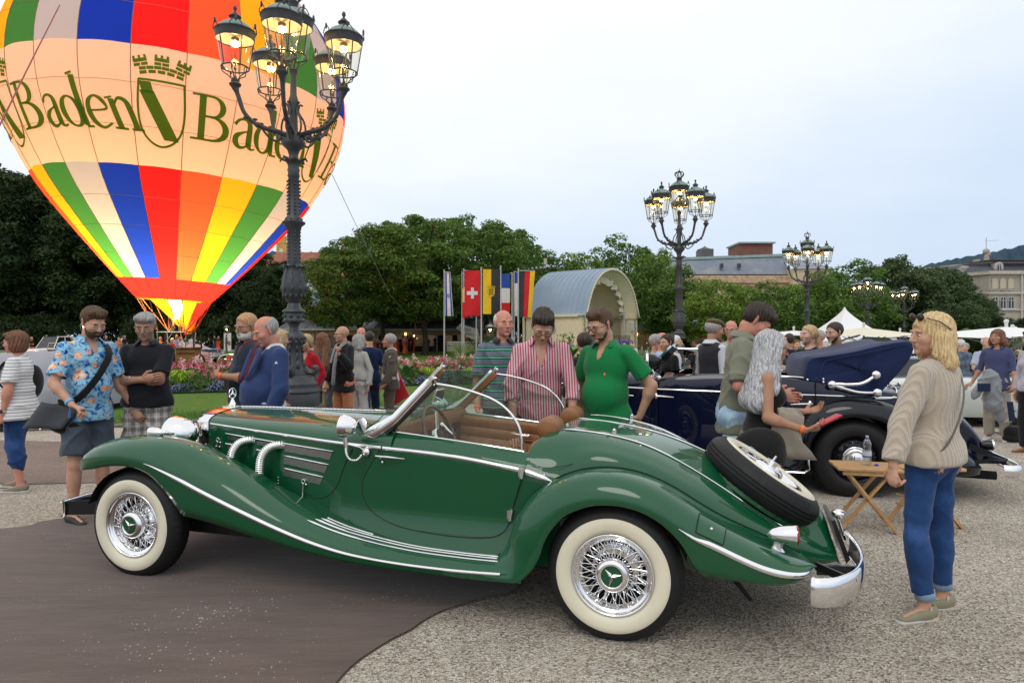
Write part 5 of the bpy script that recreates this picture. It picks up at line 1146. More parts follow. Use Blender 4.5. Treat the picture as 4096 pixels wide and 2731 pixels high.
# cast iron candelabra lamps
mIr=mat('dark_grey_cast_iron',(.055,.060,.064),rough=.45,metal=.3,noise=(9,.18),bump=(30,.25,.003));m_patina=mat('green_patina_copper',(.19,.27,.235),rough=.55,noise=(7,.15))
m_lbrass=mat('aged_brass',(.20,.15,.07),rough=.45,metal=.6);m_lglass=glass_mat('lantern_glass',(.97,.96,.90),.03,.35)
m_mantle=mat('glowing_gas_mantle',(1,.8,.5),emit=(1,.62,.24),es=80.0)
m_lstone=mat('brown_plinth_stone',(.13,.105,.09),rough=.9,noise=(10,.25),bump=(30,.5,.005))
m_liner=mat('lantern_reflector',(.75,.70,.55),rough=.5)
def bumps(mb,r_,z,n,rad,ph=0):
 for k in range(n):a=2*pi*(k+ph)/n;mb.ell((r_*cos(a),r_*sin(a),z),rad,6,4)
def build_post(root,hi=True):
 n=28 if hi else 16
 mb=MB();mb.box((0,0,.35),(.62,.62,.70));mb.v=[];mb.f=[];mb.mi=[]
 mb.lathe([(.43,0),(.43,.70),(.36,.70),(.001,.701)],n=8);mb.build('stone_plinth',m_lstone,root,smooth=False)
 mb=MB();mb.lathe([(.345,.70),(.345,.86),(.335,.875),(.35,.89),(.35,.91),(.33,.93),(.32,.98),(.325,1.0),(.315,1.02),(.285,1.04),(.275,1.09),(.26,1.10),(.25,1.125),(.15,1.13)],n=n+8);mb.build('pedestal',mIr,root,asm=50)
 mb=MB();mb.lathe([(.19,1.13),(.18,1.17),(.15,1.22),(.12,1.32),(.105,1.45),(.115,1.52),(.15,1.60),(.155,1.64),(.13,1.70),(.075,1.74),(.06,1.79),(.08,1.84),(.15,1.86),(.155,1.88),(.135,1.90),(.135,1.98),(.16,2.00),(.155,2.02),(.10,2.05),(.08,2.12),(.115,2.17),(.16,2.26),(.17,2.34),(.155,2.44),(.125,2.56),(.115,2.60),(.135,2.63),(.09,2.66),(.088,2.9),(.086,3.12),(.10,3.14),(.105,3.18),(.155,3.225),(.155,3.245),(.12,3.26),(.11,3.30),(.085,3.33),(.078,3.6),(.072,3.86),(.085,3.88),(.075,3.92),(.085,3.97),(.075,4.0),(.085,4.05),(.12,4.09),(.07,4.12),(.062,4.17),(.085,4.24),(.15,4.31),(.155,4.36),(.12,4.40),(.11,4.44),(.06,4.50),(.055,4.75),(.075,4.9),(.045,5.0),(.04,5.25),(.06,5.32),(.03,5.34)],n=n);sh=mb.build('shaft',mIr,root,asm=50)
 mb=MB()
 for z,r_,k,rd in((1.25,.135,7,(.035,.035,.09)),(1.38,.11,7,(.022,.022,.07)),(1.50,.11,7,(.022,.022,.05)),(1.58,.14,12,(.025,.025,.03)),(1.64,.15,12,(.024,.024,.02)),(1.94,.14,8,(.03,.03,.02)),(2.22,.14,12,(.022,.022,.035)),(2.32,.162,9,(.022,.022,.05)),(2.43,.148,9,(.018,.018,.08)),(2.54,.125,9,(.016,.016,.07)),(3.28,.11,8,(.02,.02,.015))):bumps(mb,r_,z,k,rd)
 for z in(2.62,4.10):
  for k in range(6):a=2*pi*k/6;c,s_=cos(a),sin(a);mb.tube([(c*.11,s_*.11,z),(c*.17,s_*.17,z+.02),(c*.19,s_*.19,z-.02)],[.02,.018,.012],5)
 for z0,z1,st in((2.7,3.1,.05),(3.36,3.84,.05)):
  z=z0
  while z<z1:bumps(mb,.088,z,6,(.014,.014,.018));z+=st
 mb.build('leaf_ornament',mIr,sh,asm=60,kind='stuff')
 mb=MB()
 for k in range(4):a=2*pi*k/4+.1;c,s_=cos(a),sin(a);mb.tube(cspline([(c*.12,s_*.12,1.22),(c*.2,s_*.2,1.16),(c*.27,s_*.27,1.16),(c*.30,s_*.30,1.20),(c*.28,s_*.28,1.235),(c*.255,s_*.255,1.22)],4),[.05]*8+[.04]*8+[.03]*5,7)
 mb.build('scroll_foot',mIr,sh)
 mb=MB()
 for k in range(5):
  a=2*pi*(k+.5)/5;c,s_=cos(a),sin(a)
  mb.tube(cspline([(c*.06,s_*.06,4.42),(c*.16,s_*.16,4.5),(c*.15,s_*.15,4.65),(c*.07,s_*.07,4.78),(c*.09,s_*.09,4.88),(c*.13,s_*.13,4.87)],4),.014,6)
 mb.build('centre_scrolls',mIr,sh)
def build_arm(root,a):
 ar=empty('arm',(0,0,0),a,parent=root);mb=MB()
 mb.tube(cspline([(.05,0,4.42),(.2,0,4.47),(.38,0,4.50),(.52,0,4.56),(.64,0,4.68),(.70,0,4.85),(.75,0,5.0)],5),[.035]*8+[.032]*4+[.03,.045,.03,.03]+[.028]*7+[.03]*5+[.035,.045,.05],8)
 mb.lathe([(.03,4.98),(.075,5.02),(.08,5.04),(.045,5.07),(.05,5.10)],(.75,0,0),12)
 mb.tube(cspline([(.42,0,4.50),(.34,0,4.40),(.24,0,4.34),(.17,0,4.40),(.19,0,4.47),(.25,0,4.46),(.255,0,4.41)],5),.016,6)
 for x,z in((.30,4.52),(.42,4.55),(.5,4.6),(.62,4.61)):mb.ell((x,0,z),(.035,.025,.02),6,4)
 mb.build('bracket',mIr,ar);return ar
LANT={}
def lantern_parts():
 P_=[]
 mb=MB();mb.lathe([(.05,0),(.06,.02),(.03,.05),(.02,.09)],n=12)
 for k in range(5):
  a=2*pi*k/5;c,s_=cos(a),sin(a);mb.tube(cspline([(c*.04,s_*.04,.03),(c*.09,s_*.09,.09),(c*.17,s_*.17,.14),(c*.185,s_*.185,.205),(c*.15,s_*.15,.20),(c*.14,s_*.14,.16)],4),.008,5)
 P_.append(('scroll_basket',mb,mIr))
 mb=MB();mb.tube([(.19*cos(a),.19*sin(a),.21)for a in lsp(0,6.2832,25)[:-1]],.010,6,closed=True)
 for k in range(5):a=2*pi*(k+.5)/5;c,s_=cos(a),sin(a);mb.bar((c*.19,s_*.19,.2),(c*.258,s_*.258,.62),.014)
 mb.lathe([(.262,.60),(.272,.63),(.272,.70),(.29,.72),(.282,.735),(.262,.73)],n=28);P_.append(('cage',mb,mIr))
 mb=MB()
 for k in range(5):
  a=2*pi*k/5+.3;c,s_=cos(a),sin(a);t=Vector((-s_,c,0));b=Vector((c*.282,s_*.282,.73))
  mb.ell(b+Vector((0,0,.085)),(.018,.018,.045),6,5)
  for q in(-1,1):mb.tube(cspline([b+Vector((0,0,.06)),b+t*q*.03+Vector((0,0,.075)),b+t*q*.065+Vector((0,0,.04)),b+t*q*.085+Vector((0,0,.0))],3),.007,5)
 P_.append(('palmette_crest',mb,mIr))
 mb=MB();mb.lathe([(.275,.725),(.24,.775),(.18,.83),(.12,.865),(.075,.885)],n=28);P_.append(('roof',mb,m_patina))
 mb=MB();mb.lathe([(.065,.885),(.060,.92),(.078,.93),(.088,.945),(.07,.96),(.045,.985),(.035,1.0),(.018,1.01),(.014,1.025),(.026,1.045),(.030,1.065),(.02,1.095),(.001,1.11)],n=16);P_.append(('pine_cone_finial',mb,mIr))
 mb=MB();mb.lathe([(.262,.62),(.2,.68),(.05,.70),(.001,.70)],n=24);P_.append(('reflector',mb,m_liner))
 mb=MB();mb.lathe([(.186,.215),(.256,.61)],n=28);P_.append(('glass',mb,m_lglass))
 mb=MB();mb.tube([(0,0,.05),(0,0,.42)],.009,6);mb.tube([(.05,0,.2),(.045,0,.6)],.004,5);mb.ell((0,0,.2),.022,8,5);mb.lathe([(.05,.60),(.055,.64),(.02,.66)],n=10);P_.append(('gas_pipe',mb,m_lbrass))
 mb=MB()
 for k in range(4):a=2*pi*k/4;mb.ell((cos(a)*.035,sin(a)*.035,.555),(.022,.022,.035),8,6)
 P_.append(('mantle',mb,m_mantle));return P_
LPARTS=[]
for nm,mb,m in lantern_parts():
 o=mb.build(nm,m,None,asm=50);me=o.data;bpy.data.objects.remove(o);LPARTS.append((nm,me))
def lantern(root,loc,rz,sc=1.0,nofin=False):
 l_=empty('lantern',loc,rz,parent=root);l_.scale=(sc,sc,sc)
 for nm,me in LPARTS:
  if nofin and nm=='pine_cone_finial':continue
  o=bpy.data.objects.new(nm,me);COL.objects.link(o);o.parent=l_
 return l_
def street_lamp(u,Y,th0,label,k=1.0,base=None,hi=False,z=None):
 root=empty('street_lamp',(GX(u,Y),Y,(gz(Y,GX(u,Y))if z is None else z)),0,label,'lamp post','cast iron candelabra lamps');root.scale=(k,k,k)
 build_post(root,hi)
 for i in range(5):
  a=R(-90+th0+72*i);build_arm(root,a);lantern(root,(cos(a)*.75,sin(a)*.75,5.06),a,.93)
 lantern(root,(0,0,5.33),.2,.98,True)
 mb=MB();mb.lathe([(.06,6.18),(.075,6.22),(.06,6.24),(.075,6.28),(.062,6.30)],n=14)
 for i in range(8):a=2*pi*i/8;c,s_=cos(a),sin(a);mb.tube(cspline([(c*.065,s_*.065,6.30),(c*.125,s_*.125,6.38),(c*.09,s_*.09,6.45),(0,0,6.44)],3),.011,5)
 mb.ell((0,0,6.48),.028,8,6);mb.tube([(0,0,6.49),(0,0,6.56)],.006,4);mb.build('crown_finial',mIr,root);return root
street_lamp(1176,9.5,7,'huge near candelabra lamp post in front of the balloon, cut by the top edge',hi=True,z=0)
street_lamp(2716,18.9,20,'candelabra lamp post in mid picture, second largest, left of the long slate roof',z=-.26)
street_lamp(3228,28.2,50,'third largest candelabra lamp post, in front of the right end of the slate roof',z=-.55)
street_lamp(3470,41,10,'fourth candelabra lamp post, behind the cream parasol',z=-1.0)
street_lamp(3617,50,35,'farthest and smallest candelabra lamp post, left of the blonde woman',z=-.9)
def park_lantern(u,Y,v_top,label,wall=None):
 z=ZV(v_top,Y)-gz(Y,GX(u,Y));o=empty('park_lantern',(GX(u,Y),Y,gz(Y,GX(u,Y))),0,label,'lantern','small single park lanterns');mb=MB();mb.tube([(0,0,0),(0,0,z-.9)],[.07,.035],8);mb.build('post',mIr,o);lantern(o,(0,0,z-1.0),0,.95)
park_lantern(333,60,1285,'small lit park lantern just left of the floral shirt man head')
park_lantern(907,62,1296,'small lit park lantern above the rollup banner')
park_lantern(1961,38,1285,'lit wall lantern left of the bandstand behind the flag poles')
# hot air balloon
BX,BY=-19.75,40.0
BL=empty('hot_air_balloon',(BX,BY,gz(40)),0,'huge multicoloured hot air balloon with green lettering, burner alight','hot air balloon')
tiltB=Matrix.Rotation(R(3.2),3,'Y')
prof_r=interp([(3.95,1.98),(5.0,2.95),(6.7,4.45),(8,5.55),(9.5,6.75),(11.6,7.95),(13.5,8.72),(15.5,9.0),(17.5,8.75),(20,7.6),(22,5.7),(23.4,3.2),(24.0,.05)])
fab=lambda c:c
def fabric(name,c,tr=.55):
 m=bpy.data.materials.new(name);m.use_nodes=True;t=m.node_tree;t.nodes.clear();o=_n(t,'ShaderNodeOutputMaterial');mx=_n(t,'ShaderNodeMixShader');d=_n(t,'ShaderNodeBsdfDiffuse');tl=_n(t,'ShaderNodeBsdfTranslucent')
 tc=_n(t,'ShaderNodeTexCoord');nn=_n(t,'ShaderNodeTexNoise');nn.inputs['Scale'].default_value=.8;bp=_n(t,'ShaderNodeBump');bp.inputs['Strength'].default_value=.25;bp.inputs['Distance'].default_value=.3;t.links.new(tc.outputs['Object'],nn.inputs['Vector']);t.links.new(nn.outputs[0],bp.inputs['Height']);t.links.new(bp.outputs[0],d.inputs['Normal'])
 d.inputs[0].default_value=(*c,1);tl.inputs[0].default_value=(*c,1);mx.inputs[0].default_value=tr;t.links.new(d.outputs[0],mx.inputs[1]);t.links.new(tl.outputs[0],mx.inputs[2]);t.links.new(mx.outputs[0],o.inputs[0]);MATS[name]=m;return m
FB={'red':fabric('red_balloon_fabric',(.85,.02,.025)),'orange':fabric('coral_balloon_fabric',(.90,.115,.05)),'yellow':fabric('yellow_balloon_fabric',(.86,.46,.025)),'green':fabric('green_balloon_fabric',(.045,.23,.065)),'sky':fabric('pale_blue_balloon_fabric',(.40,.48,.60)),'blue':fabric('blue_balloon_fabric',(.010,.045,.58)),'cream':fabric('cream_balloon_fabric',(.82,.64,.52),.5)}
m_olive=fabric('green_print',(.12,.24,.025),.45)
a0=atan2(-BY,-BX)
order=['red','blue','sky','green','yellow','orange']
def gore_col(i):
 return order[i%6]
zc0,zc1,zc2=5.0,10.15,15.25
def bp3(a,z,off=0.0,bulge=0.0):
 r_=prof_r(z)+off+bulge;p=tiltB@Vector((r_*cos(a),r_*sin(a),z-3.9));return(p.x,p.y,p.z+3.9)
NG_=24
zl=list(lsp(3.95,zc0,4))+list(lsp(zc0,zc1,10))[1:]+list(lsp(zc1,zc2,9))[1:]+list(lsp(zc2,23.9,14))[1:]
sign=-1 if True else 1
def g_ang(t):return a0+sign*2*pi*t/NG_
m_open=.0
for i in range(NG_):
 def panel(z0,z1,m,name,closed_bot=True):
  zs=[z for z in zl if z0-1e-6<=z<=z1+1e-6];rows=[]
  for z in zs:
   rows.append([bp3(g_ang(i+k/6),z,0,.10*sin(pi*k/6)*min(1,prof_r(z)/6))for k in range(7)])
  mb=MB();mb.grid(rows);return mb.build(name,m,BL,smooth=True)
 panel(3.95,zc0,FB['red'],'skirt_panel');panel(zc0,zc1,FB[gore_col(i)],'gore_panel');panel(zc1,zc2,FB['cream'],'gore_panel');panel(zc2,24,FB[gore_col(i)],'gore_panel')
m_tape=mat('seam_tape',(.25,.16,.12),rough=.9)
mb=MB()
for i in range(NG_):mb.tube([bp3(g_ang(i),z,.01)for z in zl],.018,4)
mb.build('load_tapes',m_tape,BL)
mb=MB()
for z in(6.2,7.5,8.8,11.8,13.6,17.2,19.2):
 mb.tube([bp3(g_ang(i+k/6),z,.01,.10*sin(pi*k/6)*min(1,prof_r(z)/6))for i in range(NG_)for k in range(6)],.011,3,closed=True)
mb.build('horizontal_seams',m_tape,BL)
mb=MB();mb.tube([bp3(g_ang(i),3.95)for i in range(NG_)],.06,6,closed=True);mb.build('mouth_hem',mat('yellow_hem',(.8,.45,.03),rough=.8),BL)
def scoop(t0,t1,m,zlow):
 rows=[]
 n=10
 for q in range(9):
  s_=q/8;rows.append([Vector(bp3(g_ang(t0+(t1-t0)*k/n),3.93)).lerp(Vector((.55+.1*k/n,-.2,zlow)),s_*(1-.0*k))for k in range(n+1)])
 mb=MB();mb.grid(rows);mb.build('scoop',m,BL,smooth=True)
scoop(-3.0,-9.5,FB['red'],1.85);
rows=[]
for q in range(9):
 s_=q/8;rows.append([Vector(bp3(g_ang(9.2+6.2*k/8),3.93)).lerp(Vector((.45+.35*k/8,.35,1.95)),s_)+Vector((-.1,.4,0))*sin(pi*s_)*.5 for k in range(9)])
mb=MB();mb.grid(rows);mb.build('scoop',FB['yellow'],BL,smooth=True)
m_steel=mat('burner_steel',(.5,.48,.45),rough=.25,metal=.9);m_wick=NG('wicker',col=(.30,.16,.06),rough=.8)
wv=_n(m_wick.t,'ShaderNodeTexWave');wv.inputs['Scale'].default_value=9;wv.inputs['Distortion'].default_value=1;wv.bands_direction='Z';m_wick.link(m_wick.tc.outputs['Object'],wv.inputs['Vector']);m_wick.color(m_wick.mix(wv.outputs[0],(.15,.075,.025),(.42,.24,.10)));m_wick.bump(wv.outputs[0],.8,.02);m_wick=m_wick.m
zb=ZV(1335,40)-gz(40);bxc=.1
for k in range(14):
 a=g_ang(1+k*24/14);sx=1 if cos(a)>0 else-1;sy=1 if sin(a)>0 else-1
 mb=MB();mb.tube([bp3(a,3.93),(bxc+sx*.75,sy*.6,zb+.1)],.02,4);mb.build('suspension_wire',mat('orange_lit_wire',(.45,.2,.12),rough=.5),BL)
fr=empty('burner_frame',(bxc,0,zb),parent=BL)
mb=MB();q=[(-.85,-.6,.1),(.85,-.6,.1),(.85,.6,.1),(-.85,.6,.1)];mb.tube(q,.04,6,closed=True)
for p in q:mb.tube([p,(p[0]*.92,p[1]*.92,-.75)],.03,6)
mb.build('frame',m_steel,fr)
for dx in(-.22,.22):
 mb=MB();mb.tube([(dx,0,.05),(dx,0,.45)],[.10,.13],10)
 for z in lsp(.5,.95,6):mb.tube([(dx+.15*cos(a),.15*sin(a),z)for a in lsp(0,6.2832,13)[:-1]],.016,5,closed=True)
 mb.tube([(dx,0,.1),(dx*2.2,-.3,-.5)],.02,5);mb.build('burner',m_steel,fr)
bk=empty('basket',(bxc+.45,-.1,0),R(6),parent=BL);hb=1.12
mb=MB();n=8
for(ax_,s_)in(('x',-1),('x',1),('y',-1),('y',1)):
 rows=[]
 for z in lsp(.04,hb,8):
  w_=.78+.02*sin(z*4);rows.append([((s_*w_),-.6+1.2*k/n,z)if ax_=='x' else(-.78+1.56*k/n,s_*.6,z)for k in range(n+1)])
 mb.grid(rows)
mb.box((0,0,.05),(1.5,1.15,.06));mb.build('wicker_body',m_wick,bk,smooth=False)
mb=MB();mb.tube([(-.8,-.62,hb),(.8,-.62,hb),(.8,.62,hb),(-.8,.62,hb)],.06,8,closed=True);mb.build('padded_rim',mat('dark_leather_rim',(.03,.018,.012),rough=.5),bk)
for x in(-.8,.8):
 for y in(-.62,.62):mb=MB();mb.tube([(x,y,hb),(x*.95,y*.95,zb)],.05,6);mb.build('padded_upright',mat('dark_leather_rim',(.03,.018,.012)),bk)
for z in(.3,.85):
 mb=MB();mb.bar((-.82,-.63,z),(.82,-.63,z),.03,.05);mb.build('basket_strap',mat('basket_strap',(.05,.03,.02)),bk)
m_fl=mat('white_hot_flame',(1,.6,.2),emit=(1,.72,.30),es=16.0);m_fl2=mat('orange_flame',(1,.4,.1),emit=(1,.42,.06),es=5.0)
mb=MB();rows=[];rg=random.Random(4)
for k in range(16):
 t_=k/15;z=zb+.9+2.0*t_;r_=.10+.30*sin(pi*min(1,t_*.62))*(1-.2*t_);ring=[]
 for j in range(14):a=2*pi*j/14;w_=1+.22*sin(3*a+5*t_*4)+rg.uniform(-.1,.1);ring.append((bxc+r_*w_*cos(a)+.06*sin(t_*9),r_*w_*sin(a),z))
 rows.append(ring)
mb.grid(rows,closed_u=True);mb.build('flame',m_fl,BL,smooth=True)
mb=MB();rows=[]
for k in range(12):
 t_=k/11;z=zb+2.85+2.0*t_;r_=.36*(1-t_)**.6+.02;rows.append([(bxc+r_*(1+.25*sin(2*a+t_*8))*cos(a),r_*sin(a),z)for a in lsp(0,6.2832,13)[:-1]])
mb.grid(rows,closed_u=True);mb.build('flame_tip',m_fl2,BL,smooth=True)
fl=bpy.data.lights.new('burner_light','POINT');fl.energy=7000;fl.color=(1,.62,.24);fl.shadow_soft_size=.4;flo=bpy.data.objects.new('burner_light',fl);COL.objects.link(flo);flo.location=(.1,0,7.0);flo.parent=BL
fl=bpy.data.lights.new('burner_light','POINT');fl.energy=1500;fl.color=(1,.55,.36);fl.shadow_soft_size=1.2;flo=bpy.data.objects.new('burner_light',fl);COL.objects.link(flo);flo.location=(.6,0,11.5);flo.parent=BL
fl=bpy.data.lights.new('burner_light','POINT');fl.energy=500;fl.color=(1,.30,.10);fl.shadow_soft_size=.5;flo=bpy.data.objects.new('burner_light',fl);COL.objects.link(flo);flo.location=(bxc,0,zb+1.9);flo.parent=BL
def rib(mb,pts,ws,ang0,zb_,sc_,az,layer=.0,direction='n'):
 """variable width stroke in letter space (x to the right, y up, in metres) mapped on the envelope"""
 P_=[Vector((p[0],p[1],0))for p in pts];L_,R_=[],[]
 for i,p in enumerate(P_):
  d=P_[min(i+1,len(P_)-1)]-P_[max(i-1,0)];d.normalize();nrm=Vector((-d.y,d.x,0))*ws[i]/2
  if direction=='h':nrm=Vector((ws[i]/2,0,0))
  L_.append(p+nrm);R_.append(p-nrm)
 def m_(p):
  z=zb_+p.y*sc_;a=ang0-sign*(p.x*sc_)/prof_r(z);t=((a-a0)/sign)*NG_/(2*pi)
  return bp3(a,z,.045+layer,.10*sin(pi*(t%1)))
 mb.grid([[m_(a.lerp(b,q/3))for a in[l_]for q in range(4)]for l_,b in zip(L_,R_)]if False else[[m_(l_.lerp(r_,q/3))for q in range(4)]for l_,r_ in zip(L_,R_)])
def cv(pts,ws,n=5):
 c=cspline([(p[0],p[1],w)for p,w in zip(pts,ws)],n);return[(p.x,p.y)for p in c],[p.z for p in c]
def dense(a,b,n=8):return[(a[0]+(b[0]-a[0])*k/n,a[1]+(b[1]-a[1])*k/n)for k in range(n+1)]
def letter(ch):
 S=[]
 def bowl(x0,x1,y0,y1,w,thin,side=1):
  cx=x0;r_=x1-x0;cy=(y0+y1)/2;ry=(y1-y0)/2;p=[(cx+r_*cos(a),cy+ry*sin(a))for a in lsp(pi/2,-pi/2,15)];ws=[thin+(w-thin)*cos(a)**2 for a in lsp(pi/2,-pi/2,15)];return p,ws
 def oval(cx,cy,rx,ry,w,thin):a_=lsp(0,2*pi,29);return[(cx+rx*cos(a),cy+ry*sin(a))for a in a_],[thin+(w-thin)*cos(a)**2 for a in a_]
 if ch=='B':
  S+=[(dense((.25,.03),(.25,1.0)),[.15]*9),(dense((.02,.03),(.5,.03)),[.05]*9),(dense((.02,.98),(.5,.98)),[.05]*9)]
  p,w=bowl(.45,.70,.53,.98,.14,.05);S.append((p,w));p,w=bowl(.45,.80,.03,.54,.16,.05);S.append((p,w));S.append((dense((.3,.535),(.5,.535)),[.05]*9));return S,.98
 if ch=='a':
  p,w=cv([(.08,.52),(.18,.64),(.33,.66),(.43,.56),(.43,.30),(.43,.12),(.50,.03),(.60,.06)],[.08,.06,.06,.12,.14,.14,.06,.04]);S.append((p,w));p,w=cv([(.42,.42),(.28,.37),(.13,.27),(.12,.12),(.22,.03),(.35,.06),(.43,.15)],[.04,.05,.12,.13,.08,.05,.04]);S.append((p,w));return S,.62
 if ch=='d':
  p,w=oval(.28,.33,.20,.30,.14,.05);S.append((p,w));S.append((dense((.52,.05),(.52,1.08)),[.13]*9));S.append((dense((.40,1.08),(.55,1.14)),[.05]*9));S.append((dense((.50,.03),(.68,.03)),[.05]*9));return S,.72
 if ch=='e':
  p,w=cv([(.10,.36),(.50,.40),(.46,.58),(.30,.66),(.13,.54),(.08,.32),(.14,.12),(.30,.02),(.52,.12)],[.04,.05,.10,.05,.10,.14,.12,.06,.04]);S.append((p,w));return S,.60
 if ch=='n':
  S+=[(dense((.16,.03),(.16,.62)),[.13]*9),(dense((.02,.03),(.30,.03)),[.05]*9),(dense((.03,.62),(.2,.66)),[.04]*9)];p,w=cv([(.2,.50),(.32,.64),(.46,.60),(.50,.42),(.50,.03)],[.04,.06,.11,.13,.13]);S.append((p,w));S.append((dense((.37,.03),(.64,.03)),[.05]*9));return S,.70
LH=2.0
def word(az):
 x=0
 for ch in 'Baden':
  S,adv=letter(ch);mb=MB()
  for i,(p,w)in enumerate(S):rib(mb,[(x+q[0],q[1])for q in p],w,az,11.55,LH,0,i*.006)
  o=mb.build('letter',m_olive,BL,smooth=True,fixn=False);o['label']='green letter '+ch;x+=adv*(.86 if ch!='B' else .95)
def crest(az):
 mb=MB();k=1.0
 sh=[(-.95,2.75),(-.98,1.6),(-.85,.75),(-.5,.22),(0,0),(.5,.22),(.85,.75),(.98,1.6),(.95,2.75)]
 c=cspline([(p[0],p[1],0)for p in sh],4);pts=[(p.x,p.y)for p in c];rib(mb,pts,[.10]*len(pts),az,11.0,1,0,.0);rib(mb,dense((-.97,2.75),(.97,2.75)),[.10]*9,az,11.0,1,0,.006)
 rib(mb,dense((-.62,2.3),(.42,.30)),[.62]*9,az,11.0,1,0,.003,'h');rib(mb,dense((-.70,2.68),(-.55,2.2)),[.5]*9,az,11.0,1,0,.001,'h')
 mb.build('crest_shield',m_olive,BL,smooth=True,fixn=False)
 def wedge(x0,y0,x1,y1,rot=0.0,c_=(0,0)):
  p=[(x0,y0),(x1,y0),(x1,y1),(x0,y1)];q=[((a*cos(rot)-b*sin(rot))+c_[0],(a*sin(rot)+b*cos(rot))+c_[1])for a,b in p];m2=MB()
  def mm(p_):z=11.0+p_[1];a=az-sign*p_[0]/prof_r(z);t=((a-a0)/sign)*NG_/(2*pi);return bp3(a,z,.05,.10*sin(pi*(t%1)))
  m2.add([mm(p_)for p_ in q],[(0,1,2,3)]);return m2
 for course,yy in((0,2.92),(1,3.10)):
  for b in range(5+course):
   n_=5+course;a=(b-(n_-1)/2)/n_*1.9;hgt=yy+.22-.16*a*a;w_=.30;m2=wedge(-w_/2,-.07,w_/2,.07,-.28*a,(a,hgt));m2.build('crown_brick',m_olive,BL,smooth=False,fixn=False)
 for tx in(-.85,0,.85):
  ro=-.30*tx;cx,cy=tx,3.42-.14*tx*tx
  for bx in(-.16,.16):wedge(bx-.14,0,bx+.14,.13,ro,(cx,cy)).build('crown_brick',m_olive,BL,smooth=False,fixn=False)
  wedge(-.30,.17,.30,.33,ro,(cx,cy)).build('crown_brick',m_olive,BL,smooth=False,fixn=False)
  for bx in(-.24,0,.24):wedge(bx-.055,.33,bx+.055,.46,ro,(cx,cy)).build('crown_brick',m_olive,BL,smooth=False,fixn=False)
c_az=a0+sign*radians(6.5)
for k in(-1,0,1,2):
 crest(c_az+sign*radians(60)*k*-1)
 word(c_az+sign*radians(60)*k*-1-sign*radians(8.3))
crest(c_az+sign*radians(120));word(c_az+sign*radians(60)*2-sign*radians(8.3))
m_rope=mat('red_tether_rope',(.32,.10,.09),rough=.9)
mb=MB();mb.tube([Vector(bp3(g_ang(2.3),16.5,.3))+Vector((BX,BY,0)),P(140,230,24),P(-40,590,19)],.025,5);o=mb.build('tether_rope',m_rope);tag(o,'red tether rope running down across the left of the balloon','rope')
mb=MB();mb.tube([P(1330,700,42),P(1415,880,46),P(1480,1010,50),P(1560,1180,56),P(1660,1290,60)],.02,4);o=mb.build('tether_rope',mat('thin_pale_rope',(.35,.36,.34)));tag(o,'thin pale rope running from the balloon to the trees in the middle','rope')
mb=MB();mb.tube(cspline([P(1660,1290,60),P(1662,1330,60),P(1655,1400,61),P(1650,1428,61)],4),.06,5);o=mb.build('tether_rope',mat('bright_red_rope',(.5,.03,.03)));tag(o,'thick bright red rope hanging in front of the shop arcade trees','rope')
# navy convertible behind the roadster
mNv=mat('navy_car_paint',(.003,.005,.024),rough=.35,coat=.9,coat_rough=.012,spec=.1)
mNb=mat('blackblue_fender_paint',(.002,.003,.007),rough=.35,coat=.8,coat_rough=.012,spec=.1)
m_canvas=mat('navy_canvas',(.012,.022,.075),rough=.9,sheen=.15,noise=(5,.2),bump=(300,.3,.002),spec=.2)
m_red_l=mat('red_brown_leather',(.16,.05,.025),rough=.4,noise=(10,.15))
NC=empty('vintage_convertible',(3.494,6.92,0),-R(15),'navy blue vintage convertible with folded canvas top standing behind the green roadster','car')
CN=.95
def npt(mb,name,m,parent=None,**kw):return mb.build(name,m,parent or NC,**kw)
def nmir(mb):
 o=MB();o.v=[(p[0],2*CN-p[1],p[2])for p in mb.v];o.f=[list(reversed(f))for f in mb.f];o.mi=list(mb.mi);return o
n_y=interp([(-3.6,.58),(-3.0,.42),(-2.4,.26),(-2.0,.16),(-1.3,.12),(-.4,.13),(.2,.18),(.7,.28),(1.1,.42),(1.35,.55)])
n_sh=interp([(-3.6,1.06),(-3.0,1.09),(-2.2,1.12),(-2.0,1.17),(-.4,1.18),(.2,1.08),(.6,1.0),(.9,.88),(1.2,.66),(1.4,.42)])
n_c=interp([(-3.6,1.20),(-3.0,1.245),(-2.2,1.27),(-2.0,1.22),(-.4,1.20),(.3,1.14),(.7,1.09),(.95,.99),(1.2,.78),(1.4,.48)])
def n_sec(x,low=.34):
 y,zs,zc=n_y(x),n_sh(x),n_c(x);w=CN-y;out=[(x,y-.02*(1 if z<.5 else 0),float(z))for z in lsp(low,zs,8)[:-1]]
 for k in range(15):
  a=pi/2*k/14;out.append((x,CN-w*cos(a)**.8,zs+(zc-zs)*sin(a)**.9))
 return out
def nfull(s):return s+[(p[0],2*CN-p[1],p[2])for p in s[:-1]][::-1]
mb=MB();mb.grid([nfull(n_sec(x))for x in lsp(-3.6,-1.98,16)]);nh=npt(mb,'hood',mNv,smooth=True)
mb=MB();mb.grid([nfull(n_sec(x))for x in lsp(-.36,1.42,26)]+[[(1.45,CN+(p[1]-CN)*.8,p[2]*.9)for p in nfull(n_sec(1.42))]]);npt(mb,'rear_body',mNv,smooth=True)
mb=MB();mb.grid([[(x,n_y(x)-.003,z)for z in lsp(.36,n_sh(x),8)]+[(x,n_y(x)+.02,n_sh(x)+.012),(x,n_y(x)+.07,n_sh(x)+.01)]for x in lsp(-1.97,-.37,20)]);nd=npt(mb,'door',mNv,smooth=True);npt(nmir(mb),'door',mNv,smooth=True)
mb=MB()
